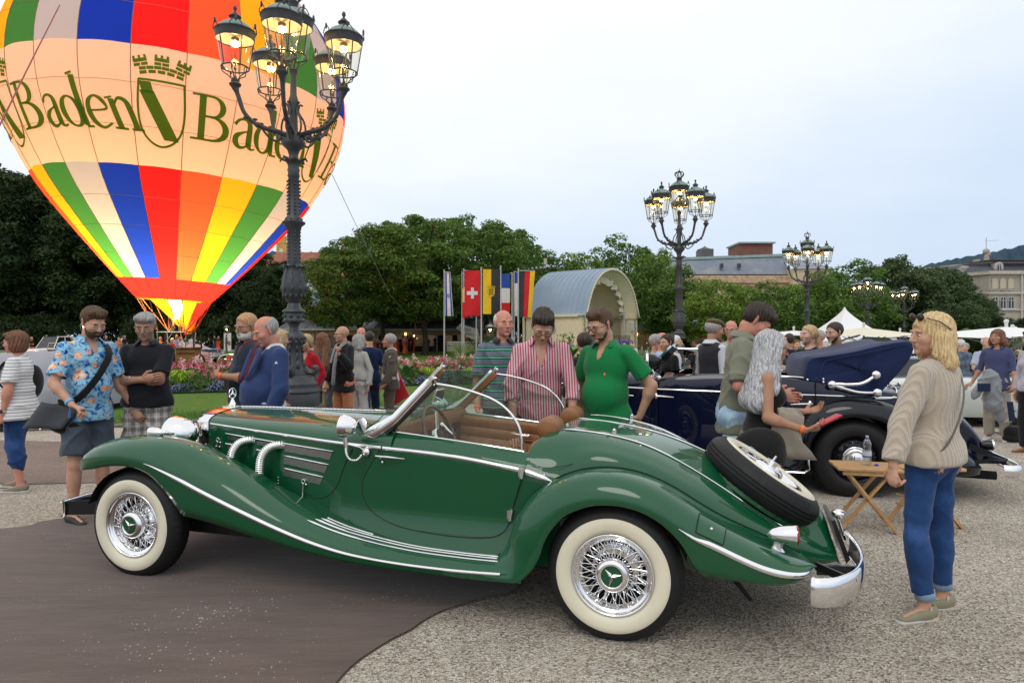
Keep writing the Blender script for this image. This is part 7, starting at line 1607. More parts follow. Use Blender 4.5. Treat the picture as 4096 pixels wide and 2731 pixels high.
class SDF:
 def __init__(s):s.p=[];s.sub=[];s.cuts=[];s.fold=None
 def cap(s,a,b,ra,rb,k=.03,flat=None,cuts=(),sub=False):
  a=np.array(a,float);b=np.array(b,float);r=max(ra,rb);e=r*(1.6 if flat else 1)+k
  (s.sub if sub else s.p).append(('c',(a,b,ra,rb,flat),np.minimum(a,b)-e,np.maximum(a,b)+e,k,cuts));return s
 def ell(s,c,r,M=None,k=.03,cuts=(),sub=False):
  c=np.array(c,float);r=np.array(r,float)*np.ones(3);e=r.max()+k
  (s.sub if sub else s.p).append(('e',(c,r,None if M is None else np.array(M)),c-e,c+e,k,cuts));return s
 def bounds(s):
  return np.min([p[2]for p in s.p],0),np.max([p[3]for p in s.p],0)
 def _d(s,kind,a,gx,gy,gz):
  if kind=='c':
   A,B,ra,rb,flat=a;ab=B-A;L=float(ab@ab)+1e-12
   px,py,pz=gx-A[0],gy-A[1],gz-A[2]
   h=np.clip((px*ab[0]+py*ab[1]+pz*ab[2])/L,0,1)
   dx,dy,dz=px-h*ab[0],py-h*ab[1],pz-h*ab[2]
   if flat:
    w,kf=flat;t=(dx*w[0]+dy*w[1]+dz*w[2])*(kf-1);dx,dy,dz=dx+t*w[0],dy+t*w[1],dz+t*w[2]
   return np.sqrt(dx*dx+dy*dy+dz*dz)-(ra+(rb-ra)*h)
  c,r,M=a;px,py,pz=gx-c[0],gy-c[1],gz-c[2]
  if M is not None:
   px,py,pz=(M[0][0]*px+M[1][0]*py+M[2][0]*pz,M[0][1]*px+M[1][1]*py+M[2][1]*pz,M[0][2]*px+M[1][2]*py+M[2][2]*pz)
  k0=np.sqrt((px/r[0])**2+(py/r[1])**2+(pz/r[2])**2);k1=np.sqrt((px/r[0]**2)**2+(py/r[1]**2)**2+(pz/r[2]**2)**2)
  return k0*(k0-1)/np.maximum(k1,1e-6)
 def eval(s,X,Y,Z):
  f=np.full((len(X),len(Y),len(Z)),.5,np.float32)
  for lst,sub in((s.p,False),(s.sub,True)):
   for kind,a,lo,hi,k,cuts in lst:
    i0,i1=np.searchsorted(X,lo[0]),np.searchsorted(X,hi[0]);j0,j1=np.searchsorted(Y,lo[1]),np.searchsorted(Y,hi[1]);k0,k1=np.searchsorted(Z,lo[2]),np.searchsorted(Z,hi[2])
    if i0>=i1 or j0>=j1 or k0>=k1:continue
    gx=X[i0:i1,None,None].astype(np.float32);gy=Y[None,j0:j1,None].astype(np.float32);gz=Z[None,None,k0:k1].astype(np.float32)
    d=s._d(kind,a,gx,gy,gz)
    for(q,n)in cuts:d=np.maximum(d,(gx-q[0])*n[0]+(gy-q[1])*n[1]+(gz-q[2])*n[2])
    v=f[i0:i1,j0:j1,k0:k1]
    if sub:d=-d;h=np.clip(.5-.5*(d-v)/-k,0,1)if False else None;kk=max(k,1e-4);h=np.clip(.5-.5*(v-d)/kk,0,1);f[i0:i1,j0:j1,k0:k1]=v*(1-h)+d*h+kk*h*(1-h)
    else:h=np.clip(.5+.5*(v-d)/k,0,1);f[i0:i1,j0:j1,k0:k1]=v*(1-h)+d*h-k*h*(1-h)
  gx=X[:,None,None];gy=Y[None,:,None];gz=Z[None,None,:]
  if s.fold is not None:f=f+s.fold(gx,gy,gz).astype(np.float32)
  for(q,n)in s.cuts:f=np.maximum(f,(gx-q[0])*n[0]+(gy-q[1])*n[1]+(gz-q[2])*n[2])
  return f
 def mesh(s,h,box=None,holes=()):
  lo,hi=s.bounds()if box is None else(np.array(box[0],float),np.array(box[1],float))
  ax=[np.arange(lo[i]-(h if box is None else 0),hi[i]+h*1.5,h)for i in range(3)]
  v,q=surfnet(s.eval(*ax),*ax)
  if len(holes)and len(q):
   ins=np.zeros(len(v),bool)
   for(a,b)in holes:ins|=np.all((v>np.array(a)+h*.6)&(v<np.array(b)-h*.6),1)
   q=q[~ins[q].all(1)]
  return v,q
def merge(parts_):
 vs_,fs,k=[],[],0
 for v,q in parts_:
  vs_.append(v);fs.append(q+k);k+=len(v)
 return np.concatenate(vs_),np.concatenate(fs)
def folds(amp,seed=0,fx=9.,fz=14.,cen=0.0):
 rg=random.Random(seed);ph=[rg.uniform(0,6.28)for _ in range(8)]
 def f(x,y,z):
  sg=1 if seed%2 else-1
  w=1.3*np.sin(fx*x+ph[0])+1.1*np.sin(8*y+ph[1])+.8*np.sin(13*z+ph[7])
  a=1-np.abs(np.sin(fz*1.05*(z+.65*x*sg)+w+ph[2]));a=a*a
  b=1-np.abs(np.sin(fx*2.2*x-9*z*sg+1.6*np.sin(7*z+ph[3])+ph[4]+10*y));b=b*b
  m=.5+.5*np.sin(6*z+5*x+ph[5]);n=.5+.5*np.sin(4*z-7*x+ph[6])
  return-3.0*amp*(a*m+.8*b*n-.35)
 return f
# cloth, skin and hair materials
def skin_m(tone):
 c={'fair':(.62,.36,.26),'light':(.54,.30,.205),'ruddy':(.56,.25,.18),'tan':(.42,.215,.135),'brown':(.20,.10,.06)}[tone]
 m=mat('skin_'+tone,c,rough=.5,noise=(30,.07),bump=(220,.12,.001),spec=.35)
 m.node_tree.nodes['Principled BSDF'].inputs['Subsurface Weight'].default_value=.08
 m.node_tree.nodes['Principled BSDF'].inputs['Subsurface Radius'].default_value=(.02,.008,.005)
 return m
def hair_m(name,c1,c2):
 if name in MATS:return MATS[name]
 g=NG(name,col=c1,rough=.42,spec=.4)
 n1=g.noise(1,4,.6,g.mapping((110,110,9)),dist=.3);n2=g.noise(7,2)
 f=g.ramp(n1,[(.35,(0,0,0)),(.65,(1,1,1))])
 g.color(g.mix(f,c1,c2));g.bump(n1,.7,.006);return g.m
H={'brown':hair_m('brown_hair',(.055,.028,.013),(.13,.07,.035)),'dark':hair_m('dark_hair',(.018,.012,.009),(.05,.034,.024)),'grey':hair_m('grey_hair',(.20,.19,.18),(.46,.44,.42)),'silver':hair_m('silver_hair',(.20,.20,.21),(.66,.66,.68)),'blond':hair_m('blond_hair',(.42,.27,.11),(.80,.62,.34)),'auburn':hair_m('auburn_hair',(.10,.040,.018),(.22,.10,.05)),'ginger':hair_m('ginger_hair',(.36,.17,.07),(.58,.36,.18)),'white':hair_m('white_hair',(.5,.49,.47),(.75,.74,.72)),'sand':hair_m('sandy_blond_hair',(.36,.24,.12),(.66,.48,.27)),'beard':hair_m('dark_beard',(.03,.018,.012),(.09,.05,.03))}
def cloth(name,col,rough=.85,sheen=.15,weave=380,amt=.10):
 if name in MATS:return MATS[name]
 g=NG(name,col=col,rough=rough,sheen=sheen,spec=.25)
 n=g.noise(9,4,.6);w=g.noise(weave,2,.5)
 c=g.mix(g.math('MULTIPLY',g.math('SUBTRACT',n,.35,clamp=True),1.2*amt*4,clamp=True),tuple(x*(1-amt)for x in col),tuple(min(1,x*(1+amt))for x in col))
 g.color(c);g.bump(w,.35,.002);return g.m
def striped(name,base,cols,period,widths,axis=2,slant=0.0,rough=.85):
 """stripes across the given object axis; cols with widths as fractions"""
 if name in MATS:return MATS[name]
 g=NG(name,col=base,rough=rough,spec=.2,sheen=.1)
 x=g.xyz();a=x[axis]
 wob=g.math('MULTIPLY',g.noise(5,2),.012)
 a=g.math('ADD',g.math('ADD',a,wob),g.math('MULTIPLY',x[0 if axis==2 else 2],slant))
 f=g.math('FRACT',g.math('DIVIDE',a,period))
 stops=[(0,base)];pos=0
 for p,c,w in[(p_,c_,w_)for(p_,w_),c_ in zip(widths,cols)]:stops+=[(p,c),(min(p+w,.999),base)]
 c=g.ramp(f,stops,'CONSTANT');g.color(c);g.bump(g.noise(380,2),.3,.002);return g.m
# people
V3=lambda*a:np.array(a,float)
def Rm(ax,a):return np.array(Matrix.Rotation(a,3,ax))
def nz(v):v=np.array(v,float);return v/np.linalg.norm(v)
class Rig:pass
def make_rig(Ht=1.75,girth=1.0,female=False,lean=0.0,side=0.0,twist=0.0,head=(0,0,0),armL=None,armR=None,legL=None,legR=None,belly=0.0,sh=1.0,hipw=1.0,sit=0.0):
 """head=(yaw, pitch down, roll) degrees; arm=(upper dir, fore dir, hand dir, palm normal, curl)"""
 r=Rig();s=Ht/1.75;r.s=s;r.g=girth;r.f=female;r.belly=belly;r.hipw=hipw
 drop=sit;r.drop=drop
 U=Rm('Z',R(twist))@Rm('Y',R(side))@Rm('X',R(lean));piv=V3(0,0,.95*s-drop);r.U=U;r.piv=piv
 up=lambda p:piv+U@(V3(*p)*s-V3(0,0,.95*s));r.up=up
 shw=(.163 if not female else .148)*sh*(1+.25*(girth-1))
 r.sh={'L':up((shw,.01,1.415)),'R':up((-shw,.01,1.415))}
 r.arm={}
 for k,a in(('L',armL),('R',armR)):
  sg=1 if k=='L' else-1
  a=a or((.16*sg,.02,-1),(.05*sg,-.22,-1),(.0,-.15,-1),(-sg,0,0),.35)
  e=r.sh[k]+nz(a[0])*.30*s;w=e+nz(a[1])*.255*s;r.arm[k]=(e,w,nz(a[2]),nz(a[3]),a[4])
 r.leg={}
 for k,a in(('L',legL),('R',legR)):
  sg=1 if k=='L' else-1;a=a or((.04*sg,-.02,-1),(.0,.03,-1),(.18*sg,-1,0))
  hp=V3(.088*sg*hipw*s,.0,.90*s-drop);kn=hp+nz(a[0])*.43*s;an=kn+nz(a[1])*.40*s
  r.leg[k]=(hp,kn,an,nz(a[2]))
 r.nb=up((0,.012,1.47));r.nt=up((0,.0,1.54))
 r.HM=U@Rm('Z',R(head[0]))@Rm('Y',R(head[2]))@Rm('X',R(head[1]))
 r.hs=s**.5*(1.05 if female else 1.08);r.hc=r.nt+r.HM@(V3(0,-.018,.092)*r.hs)
 return r
def torso_prims(S,r,inf,zlow=.80,cuts=(),arms=None,armcut=(1.0,1.0),sleeve=(.0,.0),kk=.045):
 s,g,up,U=r.s,r.g,r.up,r.U;f=r.f
 E=lambda c,rad,k=kk,cu=cuts:S.ell(up(c),(V3(*rad))*s+inf,U,k,cu)
 cw=(.142 if f else .158)*(1+.5*(g-1));E((0,.0,1.305),(cw,.098*g**.7,.165))
 E((0,.015,1.385),((.12 if f else .138),.072,.075))
 if f:
  for x in(-.062,.062):E((x,-.075*g**.4,1.275),(.058*g**.5,.052,.055),.04)
 E((0,0,1.12),((.118 if f else .142)*g,.096*g,.16))
 if r.belly:E((0,-.055-.03*r.belly,1.10),(.125+.03*r.belly,.075+.05*r.belly,.14),.06)
 if zlow<1.05:E((0,.01,.965),((.158*r.hipw if f else .15)*g**.8,.105*g**.8,.125))
 for k in 'LR':
  a=r.nb+U@V3(0,.01,-.02)*s;b=r.sh[k]
  S.cap(a,b-U@V3(0,0,.010)*s,.044*s+inf*.8,.040*s+inf*.7,.035,cuts=cuts)
def build_body(r,kind,hand_open=True):
 S=SDF();s,g=r.s,r.g;torso_prims(S,r,0)
 for k in 'LR':
  sg=1 if k=='L' else-1;hp,kn,an,fd=r.leg[k];gg=g**.5
  S.cap(hp,kn,.083*s*gg,.052*s*gg,.04);S.cap(kn,an,.05*s*gg,.034*s,.02);S.ell(kn+(an-kn)*.3+V3(0,.014,0)-fd*.0,V3(.045,.05,.1)*s*gg,None,.03)
  S.cap(an+V3(0,0,-.005),an+V3(0,0,-.035)*s-fd*.035*s,.034*s,.03*s,.02);S.cap(an+V3(0,0,-.03)*s,an+fd*.14*s+V3(0,0,-.055)*s,.034*s,.024*s,.02,flat=((0,0,1),1.2))
  S.ell(hp+V3(-.005*sg,.055,0)*s,V3(.085,.075,.085)*s*gg,None,.05)
  e,w,hd,pn,curl=r.arm[k];S.cap(r.sh[k],e,.043*s*gg,.037*s*gg,.03);S.cap(e,w,.038*s*gg,.025*s,.02,flat=None);S.ell(e+(w-e)*.22,V3(.041,.041,.041)*s*gg,None,.03)
  hs=s*1.02;sd=nz(np.cross(pn,hd))*(1 if k=='L' else-1)
  pc=w+hd*.05*hs
  S.cap(w+hd*.01,w+hd*.08*hs,.026*hs,.034*hs,.012,flat=(tuple(pn),1.9))
  for i,(o_,L_)in enumerate(((-.030,.062),(-.010,.078),(.011,.083),(.031,.074))):
   b0=w+hd*(.088-.004*abs(i-2))*hs+sd*o_*hs;c1=curl*1.0;d1=hd*cos(c1)+pn*sin(c1);c2=curl*2.3;d2=hd*cos(c2)+pn*sin(c2)
   m1=b0+d1*L_*.5*hs;m2=m1+d2*L_*.55*hs
   S.cap(b0-hd*.02,m1,.0098*hs,.0088*hs,.004);S.cap(m1,m2,.0088*hs,.0072*hs,.003)
  t0=w+hd*.03*hs+sd*.026*hs;t1=t0+nz(hd*.6+sd*.75+pn*.25)*.042*hs;t2=t1+nz(hd*.95+sd*.15+pn*(.3+curl*.5))*.034*hs
  S.cap(t0,t1,.0145*hs,.0112*hs,.01);S.cap(t1,t2,.0112*hs,.0088*hs,.004)
 S.cap(r.nb+r.U@V3(0,0,-.02),r.nt+r.HM@V3(0,.01,.02),.053*s*(1 if not r.f else .84)*g**.3,.05*s*(1 if not r.f else .82)*g**.25,.03)
 hs,HM,hc=r.hs,r.HM,r.hc
 hp_=lambda x,y,z:hc+HM@(V3(x,y,z)*hs)
 jw=.90 if r.f else 1.0;gj=g**.35
 E=lambda c,rad,k=.015,sub=False,M=None:S.ell(hp_(*c),V3(*rad)*hs,HM if M is None else HM@M,k,sub=sub)
 E((0,.016,.036),(.0735,.093,.083));E((0,-.030,-.018),(.062*gj,.060,.070),.03);E((0,-.034,-.062),(.046*jw*gj,.046,.040),.03);E((0,-.076,-.090),(.017*jw,.014,.014),.02)
 for x in(-1,1):
  E((x*.040,-.056,-.020),(.024*gj,.026,.024),.02);E((x*.030,-.080,.026),(.024,.011,.009),.012);E((x*.0315,-.0985,.008),(.016,.016,.011),.012,True)
  E((x*.0315,-.072,.006),(.0135,.0135,.0115),.004)
  S.cap(hp_(x*.076,.008,.022),hp_(x*.074,.004,-.024),.016*hs,.010*hs,.006,flat=(tuple(HM@nz((1,.35,0))),2.3))
  E((x*.0095,-.098,-.028),(.0075,.009,.0065),.006)
 S.cap(hp_(0,-.084,.014),hp_(0,-.108,-.022),.0085*hs,.0115*hs,.008)
 S.cap(hp_(-.017,-.0865,-.051),hp_(.017,-.0865,-.051),.0058*hs,.0058*hs,.008);S.cap(hp_(-.014,-.0855,-.061),hp_(.014,-.0855,-.061),.0062*hs,.0062*hs,.008)
 S.cap(hp_(-.021,-.096,-.0562),hp_(.021,-.096,-.0562),.0032*hs,.0032*hs,.004,sub=True)
 r.hp=hp_;r.S=S
 h={'near':.0135,'mid':.018,'far':.03}[kind];hh={'near':.0052,'mid':.0075,'far':.014}[kind];hn={'near':.0048,'mid':.0065,'far':.014}[kind]
 boxes=[((hc-.135*hs).tolist(),(hc+.135*hs).tolist(),hh)]
 if kind!='far':
  for k in 'LR':
   w,hd=r.arm[k][1],r.arm[k][2];c=w+hd*.09*s;boxes.append(((c-.115*s).tolist(),(c+.115*s).tolist(),hn))
 out=[S.mesh(h,holes=[(b[0],b[1])for b in boxes])]
 for b in boxes:out.append(S.mesh(b[2],(b[0],b[1])))
 return merge(out)
def cuts_neck(r,n):pass
def build_top(r,h,inf=.012,sleeve=.5,hem=.88,flare=.012,fold=.004,seed=1,neck='round',loose=0.0,opened=False,cuff=0.0,tight_arm=0.0,torso=True):
 """sleeve: 0..1 upper arm, 1..2 forearm"""
 S=SDF();s=r.s;hem_p=V3(0,0,hem*s-r.drop)
 cu=((hem_p,(0,0,-1)),)
 torso_prims(S,r,inf+loose*.5,cuts=cu)
 S.ell(V3(0,.005,hem*s-r.drop+.02),V3(.172*r.g**.8*(r.hipw if r.f else 1)+inf+loose,.122*r.g**.8+inf+loose+.03*r.belly,.17)*1.0,None,.08,cuts=cu)
 for k in 'LR':
  e,w,hd,pn,c=r.arm[k];sh=r.sh[k];i2=inf+.004-tight_arm;gg=r.g**.5
  if sleeve<=0:continue
  if sleeve<=1:
   q=sh+(e-sh)*sleeve;d=nz(e-sh);S.cap(sh,q+d*.03,.042*s*gg+i2,.043*s*gg+i2+flare,.013,cuts=((q,tuple(d)),))
  else:
   S.cap(sh,e,.043*s*gg+i2,.040*s*gg+i2,.013);t=sleeve-1;q=e+(w-e)*t;d=nz(w-e)
   S.cap(e,q+d*.03,.040*s*gg+i2,(.040-.012*t)*s+i2+flare*.6,.012,cuts=((q,tuple(d)),))
   if cuff:S.cap(q-d*.05,q+d*.02,(.040-.010*t)*s+i2+cuff,(.040-.010*t)*s+i2+cuff,.006,cuts=((q,tuple(d)),(q-d*.05,tuple(-d))))
 nb=r.nb;U=r.U
 if neck=='round':S.ell(nb+U@V3(0,-.022,.035),(.066,.066,.058),U,.01,sub=True)
 if neck=='wide':S.ell(nb+U@V3(0,-.05,.02),(.095,.085,.10),U,.01,sub=True)
 if neck=='v':S.ell(nb+U@V3(0,-.022,.035),(.064,.064,.055),U,.008,sub=True);S.cap(nb+U@V3(0,-.12,-.17),nb+U@V3(0,-.09,.04),.006,.062,.008,sub=True)
 if neck=='high':S.cap(nb,r.nt+r.HM@V3(0,0,-.01),.062*s,.060*s,.02)
 if opened:S.cap(r.up((0,-.22,.78)),r.up((0,-.15,1.36)),opened*1.6,opened,.01,sub=True);
 S.fold=folds(fold,seed)
 return S
def build_bottom(r,h,inf=.012,top=1.0,end=.08,flare=.01,fold=.004,seed=2,straight=0.0):
 S=SDF();s=r.s;cu=((V3(0,0,top*s-r.drop),(0,0,1)),)
 S.ell(V3(0,.01,.955*s-r.drop),V3((.152*r.hipw if r.f else .148)*r.g**.8,.105*r.g**.8,.12)*s+inf,None,.04,cuts=cu)
 for k in 'LR':
  sg=1 if k=='L' else-1;hp,kn,an,fd=r.leg[k];gg=r.g**.5
  S.ell(hp+V3(-.005*sg,.055,0)*s,V3(.085,.072,.085)*s*gg+inf*.7,None,.05,cuts=cu)
  zt=end*s
  if zt>=kn[2]:
   t=(hp[2]-zt)/(hp[2]-kn[2]);q=hp+(kn-hp)*t;d=nz(kn-hp);S.cap(hp,q+d*.04,.083*s*gg+inf,.083*s*gg-(.03*t)*s+inf+flare,.035,cuts=((q,(0,0,-1)),)+cu)
  else:
   t=min(1.12,(kn[2]-zt)/max(kn[2]-an[2],.01));q=kn+(an-kn)*t;d=nz(an-kn)
   S.cap(hp,kn,.083*s*gg+inf,.054*s*gg+inf+straight,.035,cuts=cu);S.ell(kn+(an-kn)*.3+V3(0,.014,0),V3(.046,.052,.11)*s*gg+inf*.9,None,.03);S.cap(kn,q+d*.03,.054*s*gg+inf+straight,(.050-.012*min(t,1))*s+inf+flare+straight,.02,cuts=((q,tuple(d)),))
 S.fold=folds(fold,seed,14,12);return S
def hair(r,style,vol=1.0):
 S=SDF();HM,hc,hs,hp=r.HM,r.hc,r.hs,r.hp
 n=lambda v:tuple(HM@nz(v));E=lambda c,rad,k=.02,sub=False,cuts=():S.ell(hp(*c),V3(*rad)*hs,HM,k,cuts,sub)
 face=[(hp(0,-.060,.064),n((0,-.86,-.52)))];low=lambda z:(hp(0,0,z),n((0,0,-1)))
 v=(vol-1)*.03
 if style in('short','quiff','thick'):
  ck=tuple(face)+((hp(0,-.012,.0),n((0,-.75,-.66))),(hp(0,.03,-.052),n((0,-.5,-.86))))
  E((0,.018,.038),(.081+v,.100+v,.089+v),cuts=ck)
  if style=='quiff':S.cap(hp(-.04,-.045,.098),hp(.045,-.04,.100),.026*hs*vol,.024*hs*vol,.02);E((0,.0,.085),(.066,.085,.05+v))
  if style=='thick':S.cap(hp(-.045,-.065,.088),hp(.05,-.062,.080),.026*hs,.022*hs,.02);E((0,.0,.075),(.076,.09,.052+v));E((0,.06,.0),(.062,.05,.06),cuts=ck)
 elif style=='thin':
  ck=((hp(0,-.005,.03),n((0,-.85,-.52))),(hp(0,-.0,.005),n((0,-.6,-.8))),(hp(0,.03,-.05),n((0,-.5,-.86))))
  E((0,.020,.036),(.0795,.098,.0865),cuts=ck)
 elif style=='ring':
  ck=((hp(0,-.010,.02),n((0,-.96,-.2))),(hp(0,.0,.060),n((0,-.35,.94))),(hp(0,.03,-.05),n((0,-.4,-.9))))
  E((0,.020,.034),(.0800,.098,.087),cuts=ck)
 elif style=='bob':
  E((0,.022,.036),(.086,.105,.093));E((0,.028,-.035),(.095,.085,.085),.03,cuts=(low(-.105),));E((0,-.118,-.045),(.064,.085,.105),.012,True);E((0,-.065,.085),(.055,.035,.022),.02)
 elif style=='long':
  E((0,.022,.036),(.087,.107,.094));E((0,.035,-.03),(.09,.08,.09),.03)
  for x in(-1,1):S.cap(hp(x*.06,.02,-.02),hp(x*.10*vol,.05,-.34*vol),.05*vol,.072*vol**2,.03);S.cap(hp(x*.074,-.015,.0),hp(x*.11*vol,-.02,-.25*vol),.026*vol,.045*vol,.03)
  S.cap(hp(0,.06,-.05),hp(0,.075,-.34*vol),.06,.06,.04);E((0,-.112,-.035),(.058,.075,.105),.012,True)
 elif style=='midlong':
  E((0,.022,.036),(.088,.108,.096));E((0,.035,-.03),(.095,.085,.09),.03)
  for x in(-1,1):S.cap(hp(x*.065,.03,-.02),hp(x*.088,.045,-.15*vol),.045,.048,.03);S.cap(hp(x*.068,-.005,.0),hp(x*.082,.0,-.10*vol),.024,.034,.03)
  S.cap(hp(0,.07,-.05),hp(0,.07,-.17*vol),.06,.055,.04);E((0,-.112,-.04),(.060,.078,.108),.012,True)
 elif style in('ponytail','bun'):
  ck=((hp(0,-.058,.06),n((0,-.86,-.52))),(hp(0,.0,-.035),n((0,-.7,-.72))));E((0,.018,.038),(.081,.101,.089),cuts=ck)
  if style=='bun':E((0,.10,.085),(.04,.04,.038))
  else:E((0,.11,.03),(.025,.03,.03));S.cap(hp(0,.125,.02),hp(0,.135,-.15),.03,.022,.02)
 elif style=='pixie':
  ck=(face[0],(hp(0,-.0,-.015),n((0,-.8,-.6))),(hp(0,.03,-.06),n((0,-.5,-.86))))
  E((0,.02,.04),(.087,.106,.094),cuts=ck);S.cap(hp(-.045,-.062,.075),hp(.045,-.062,.075),.024*hs,.024*hs,.02)
 Mi=np.linalg.inv(HM)
 amp=.0022 if style in('short','thin','ring')else .0042
 def fo(x,y,z):
  px,py,pz=x-hc[0],y-hc[1],z-hc[2];a=np.arctan2(px+0*pz,py+.03+0*pz)
  return amp*(np.sin(23*a+3*np.sin(22*pz)+9*px*3)+.6*np.sin(47*a+5*np.sin(17*pz+2)))
 S.fold=fo;return S
def person(name_label,loc,yaw=0,kind='near',rig=None,skin='light',hairs=('short','brown',1.0),top=None,bottom=None,shoes=None,beard=None,glasses=None,brows=None,group=None,stubble=None,collar=None,shoes_h=.0,cat='person',lipc=(.36,.13,.11)):
 """top/bottom: (material, dict); returns root and rig"""
 rig=dict(rig or{});Rw=Rm('Z',-R(yaw));wd=lambda d:tuple(Rw@np.array(d,float))
 for k_ in('armL','armR'):
  if k_ in rig and rig[k_]:a_=rig[k_];rig[k_]=(wd(a_[0]),wd(a_[1]),wd(a_[2]),wd(a_[3]),a_[4])
 for k_ in('legL','legR'):
  if k_ in rig and rig[k_]:rig[k_]=tuple(wd(d)for d in rig[k_])
 r=make_rig(**rig);root=empty('person',loc,R(yaw),name_label,cat,group)
 v,q=build_body(r,kind);body=mesh_np('body',v,q,skin_m(skin),root)
 h={'near':.0115,'mid':.016,'far':.026}[kind];hp=r.hp
 r.root=root;r.kind=kind;r.h=h
 if top:
  S=build_top(r,h,**top[1]);v,q=S.mesh(h);mesh_np(top[2]if len(top)>2 else 'shirt',v,q,top[0],root)
 if bottom:
  S=build_bottom(r,h,**bottom[1]);v,q=S.mesh(h);mesh_np(bottom[2]if len(bottom)>2 else 'trousers',v,q,bottom[0],root)
 if hairs:
  v,q=hair(r,hairs[0],hairs[2]if len(hairs)>2 else 1.0).mesh({'near':.006,'mid':.0085,'far':.015}[kind]);mesh_np('hair',v,q,H[hairs[1]],root)
 if beard:
  S=SDF();ck=((hp(0,0,-.026),tuple(r.HM@nz((0,.25,1)))),(hp(0,.0,0),tuple(r.HM@nz((0,1,0)))))
  bs=beard[1];S.ell(hp(0,-.038,-.066),V3(.054,.052,.046)*r.hs*bs,r.HM,.01,ck);S.ell(hp(0,-.028,-.04),V3(.064,.055,.06)*r.hs,r.HM,.01,ck)
  S.cap(hp(-.022,-.091,-.042),hp(.022,-.091,-.042),.007,.007,.006);S.cap(hp(-.012,-.1,-.057),hp(.012,-.1,-.057),.009,.009,.004,sub=True)
  v,q=S.mesh(.006 if kind=='near' else .009);mesh_np('beard',v,q,H[beard[0]],root)
 if kind!='far':
  m_eye=mat('eye_white',(.60,.58,.55),rough=.2);m_iris=mat('dark_iris',(.02,.014,.01),rough=.15);m_lip=mat('lips_%d'%int(lipc[0]*100),lipc,rough=.45)
  for x in(-1,1):
   mb=MB();mb.ell(hp(x*.0315,-.0765,.006),V3(.0115,.0115,.0075)*r.hs,12,8,Matrix(r.HM.tolist()));mb.cur=1;mb.ell(hp(x*.0315,-.0850,.006),V3(.0052,.0042,.0052)*r.hs,8,6,Matrix(r.HM.tolist()))
   mb.build('eye',[m_eye,m_iris],root)
   mb=MB();mb.tube([hp(x*.018,-.0915,.024),hp(x*.033,-.0925,.030),hp(x*.049,-.080,.024)],[.0024,.0034,.002],6);mb.build('eyebrow',H[brows or(hairs[1]if hairs else 'grey')],root)
  mb=MB();mb.ell(hp(0,-.0905,-.0512),V3(.020,.0058,.0042)*r.hs,12,6,Matrix(r.HM.tolist()));mb.ell(hp(0,-.0905,-.0612),V3(.018,.0062,.0048)*r.hs,12,6,Matrix(r.HM.tolist()));mb.build('lips',m_lip,root)
 if glasses:
  mb=MB();rad=glasses[1]if len(glasses)>1 else .021
  for x in(-1,1):
   c=hp(x*.032,-.103,.002);ux=r.HM@V3(1,0,0);uz=r.HM@V3(0,0,1)
   mb.tube([c+ux*rad*1.1*cos(a)+uz*rad*.85*sin(a)for a in lsp(0,2*pi,17)[:-1]],glasses[2]if len(glasses)>2 else .0018,6,closed=True)
   mb.tube([hp(x*.055,-.100,.010),hp(x*.078,-.03,.012),hp(x*.079,.012,.010)],.0022,6)
  mb.tube([hp(-.011,-.106,.006),hp(.011,-.106,.006)],.002,6);mb.build('glasses',glasses[0],root)
 if shoes:
  for k in 'LR':
   hp_,kn,an,fd=r.leg[k];S=SDF();s=r.s;gz=an[2]-.082*s
   heel=shoes_h
   S.cap(an+V3(0,0,-.03)*s-fd*.04*s,an+V3(0,0,-.035)*s+fd*.03*s,.043*s,.042*s,.02);S.cap(an+V3(0,0,-.04)*s,an+fd*.155*s+V3(0,0,-.058)*s,.043*s,.033*s,.02)
   if len(shoes)>1 and shoes[1]=='high':S.cap(an+V3(0,0,.02),an+V3(0,0,-.04),.045,.045,.02)
   S.cuts.append((V3(0,0,gz),(0,0,-1)))
   if len(shoes)<2 or shoes[1]!='high':S.cuts.append((an+V3(0,0,-.004),tuple(nz((fd[0]*.25,fd[1]*.25,1)))))
   v,q=S.mesh({'near':.008,'mid':.012,'far':.02}[kind]);mesh_np('shoe',v,q,shoes[0],root)
   if kind=='near':
    v2=SDF();v2.cap(an+V3(0,0,-.076)*s-fd*.045*s,an+fd*.165*s+V3(0,0,-.076)*s,.044*s,.037*s,.01,cuts=((V3(0,0,gz),(0,0,-1)),(V3(0,0,gz+.022),(0,0,1))));v,q=v2.mesh(.008);mesh_np('sole',v,q,shoes[2]if len(shoes)>2 else mat('pale_shoe_sole',(.5,.48,.44)),root)
 if collar:
  nb,U,s=r.nb,r.U,r.s;mb=MB();rows=[]
  op=collar[1]if len(collar)>1 else .5
  for z,rr,ff in((.018,.074,1.0),(.052,.068,.92),(.058,.071,.93),(.016,.094,1.10),(.004,.096,1.14)):
   row=[]
   for k in range(25):
    a=-pi/2+op+(2*pi-2*op)*k/24;e=1+.25*max(0,-sin(a))*(1 if z<.03 and rr>.08 else 0)
    row.append(nb+U@V3(cos(a)*rr*s*e,(sin(a)*rr*ff*s)*e+.004,z-(.018*max(0,-sin(a)))))
   rows.append(row)
  mb.grid(rows);o=mb.build('collar',collar[0],root,smooth=True);sd=o.modifiers.new('s','SOLIDIFY');sd.thickness=.003
 return root,r
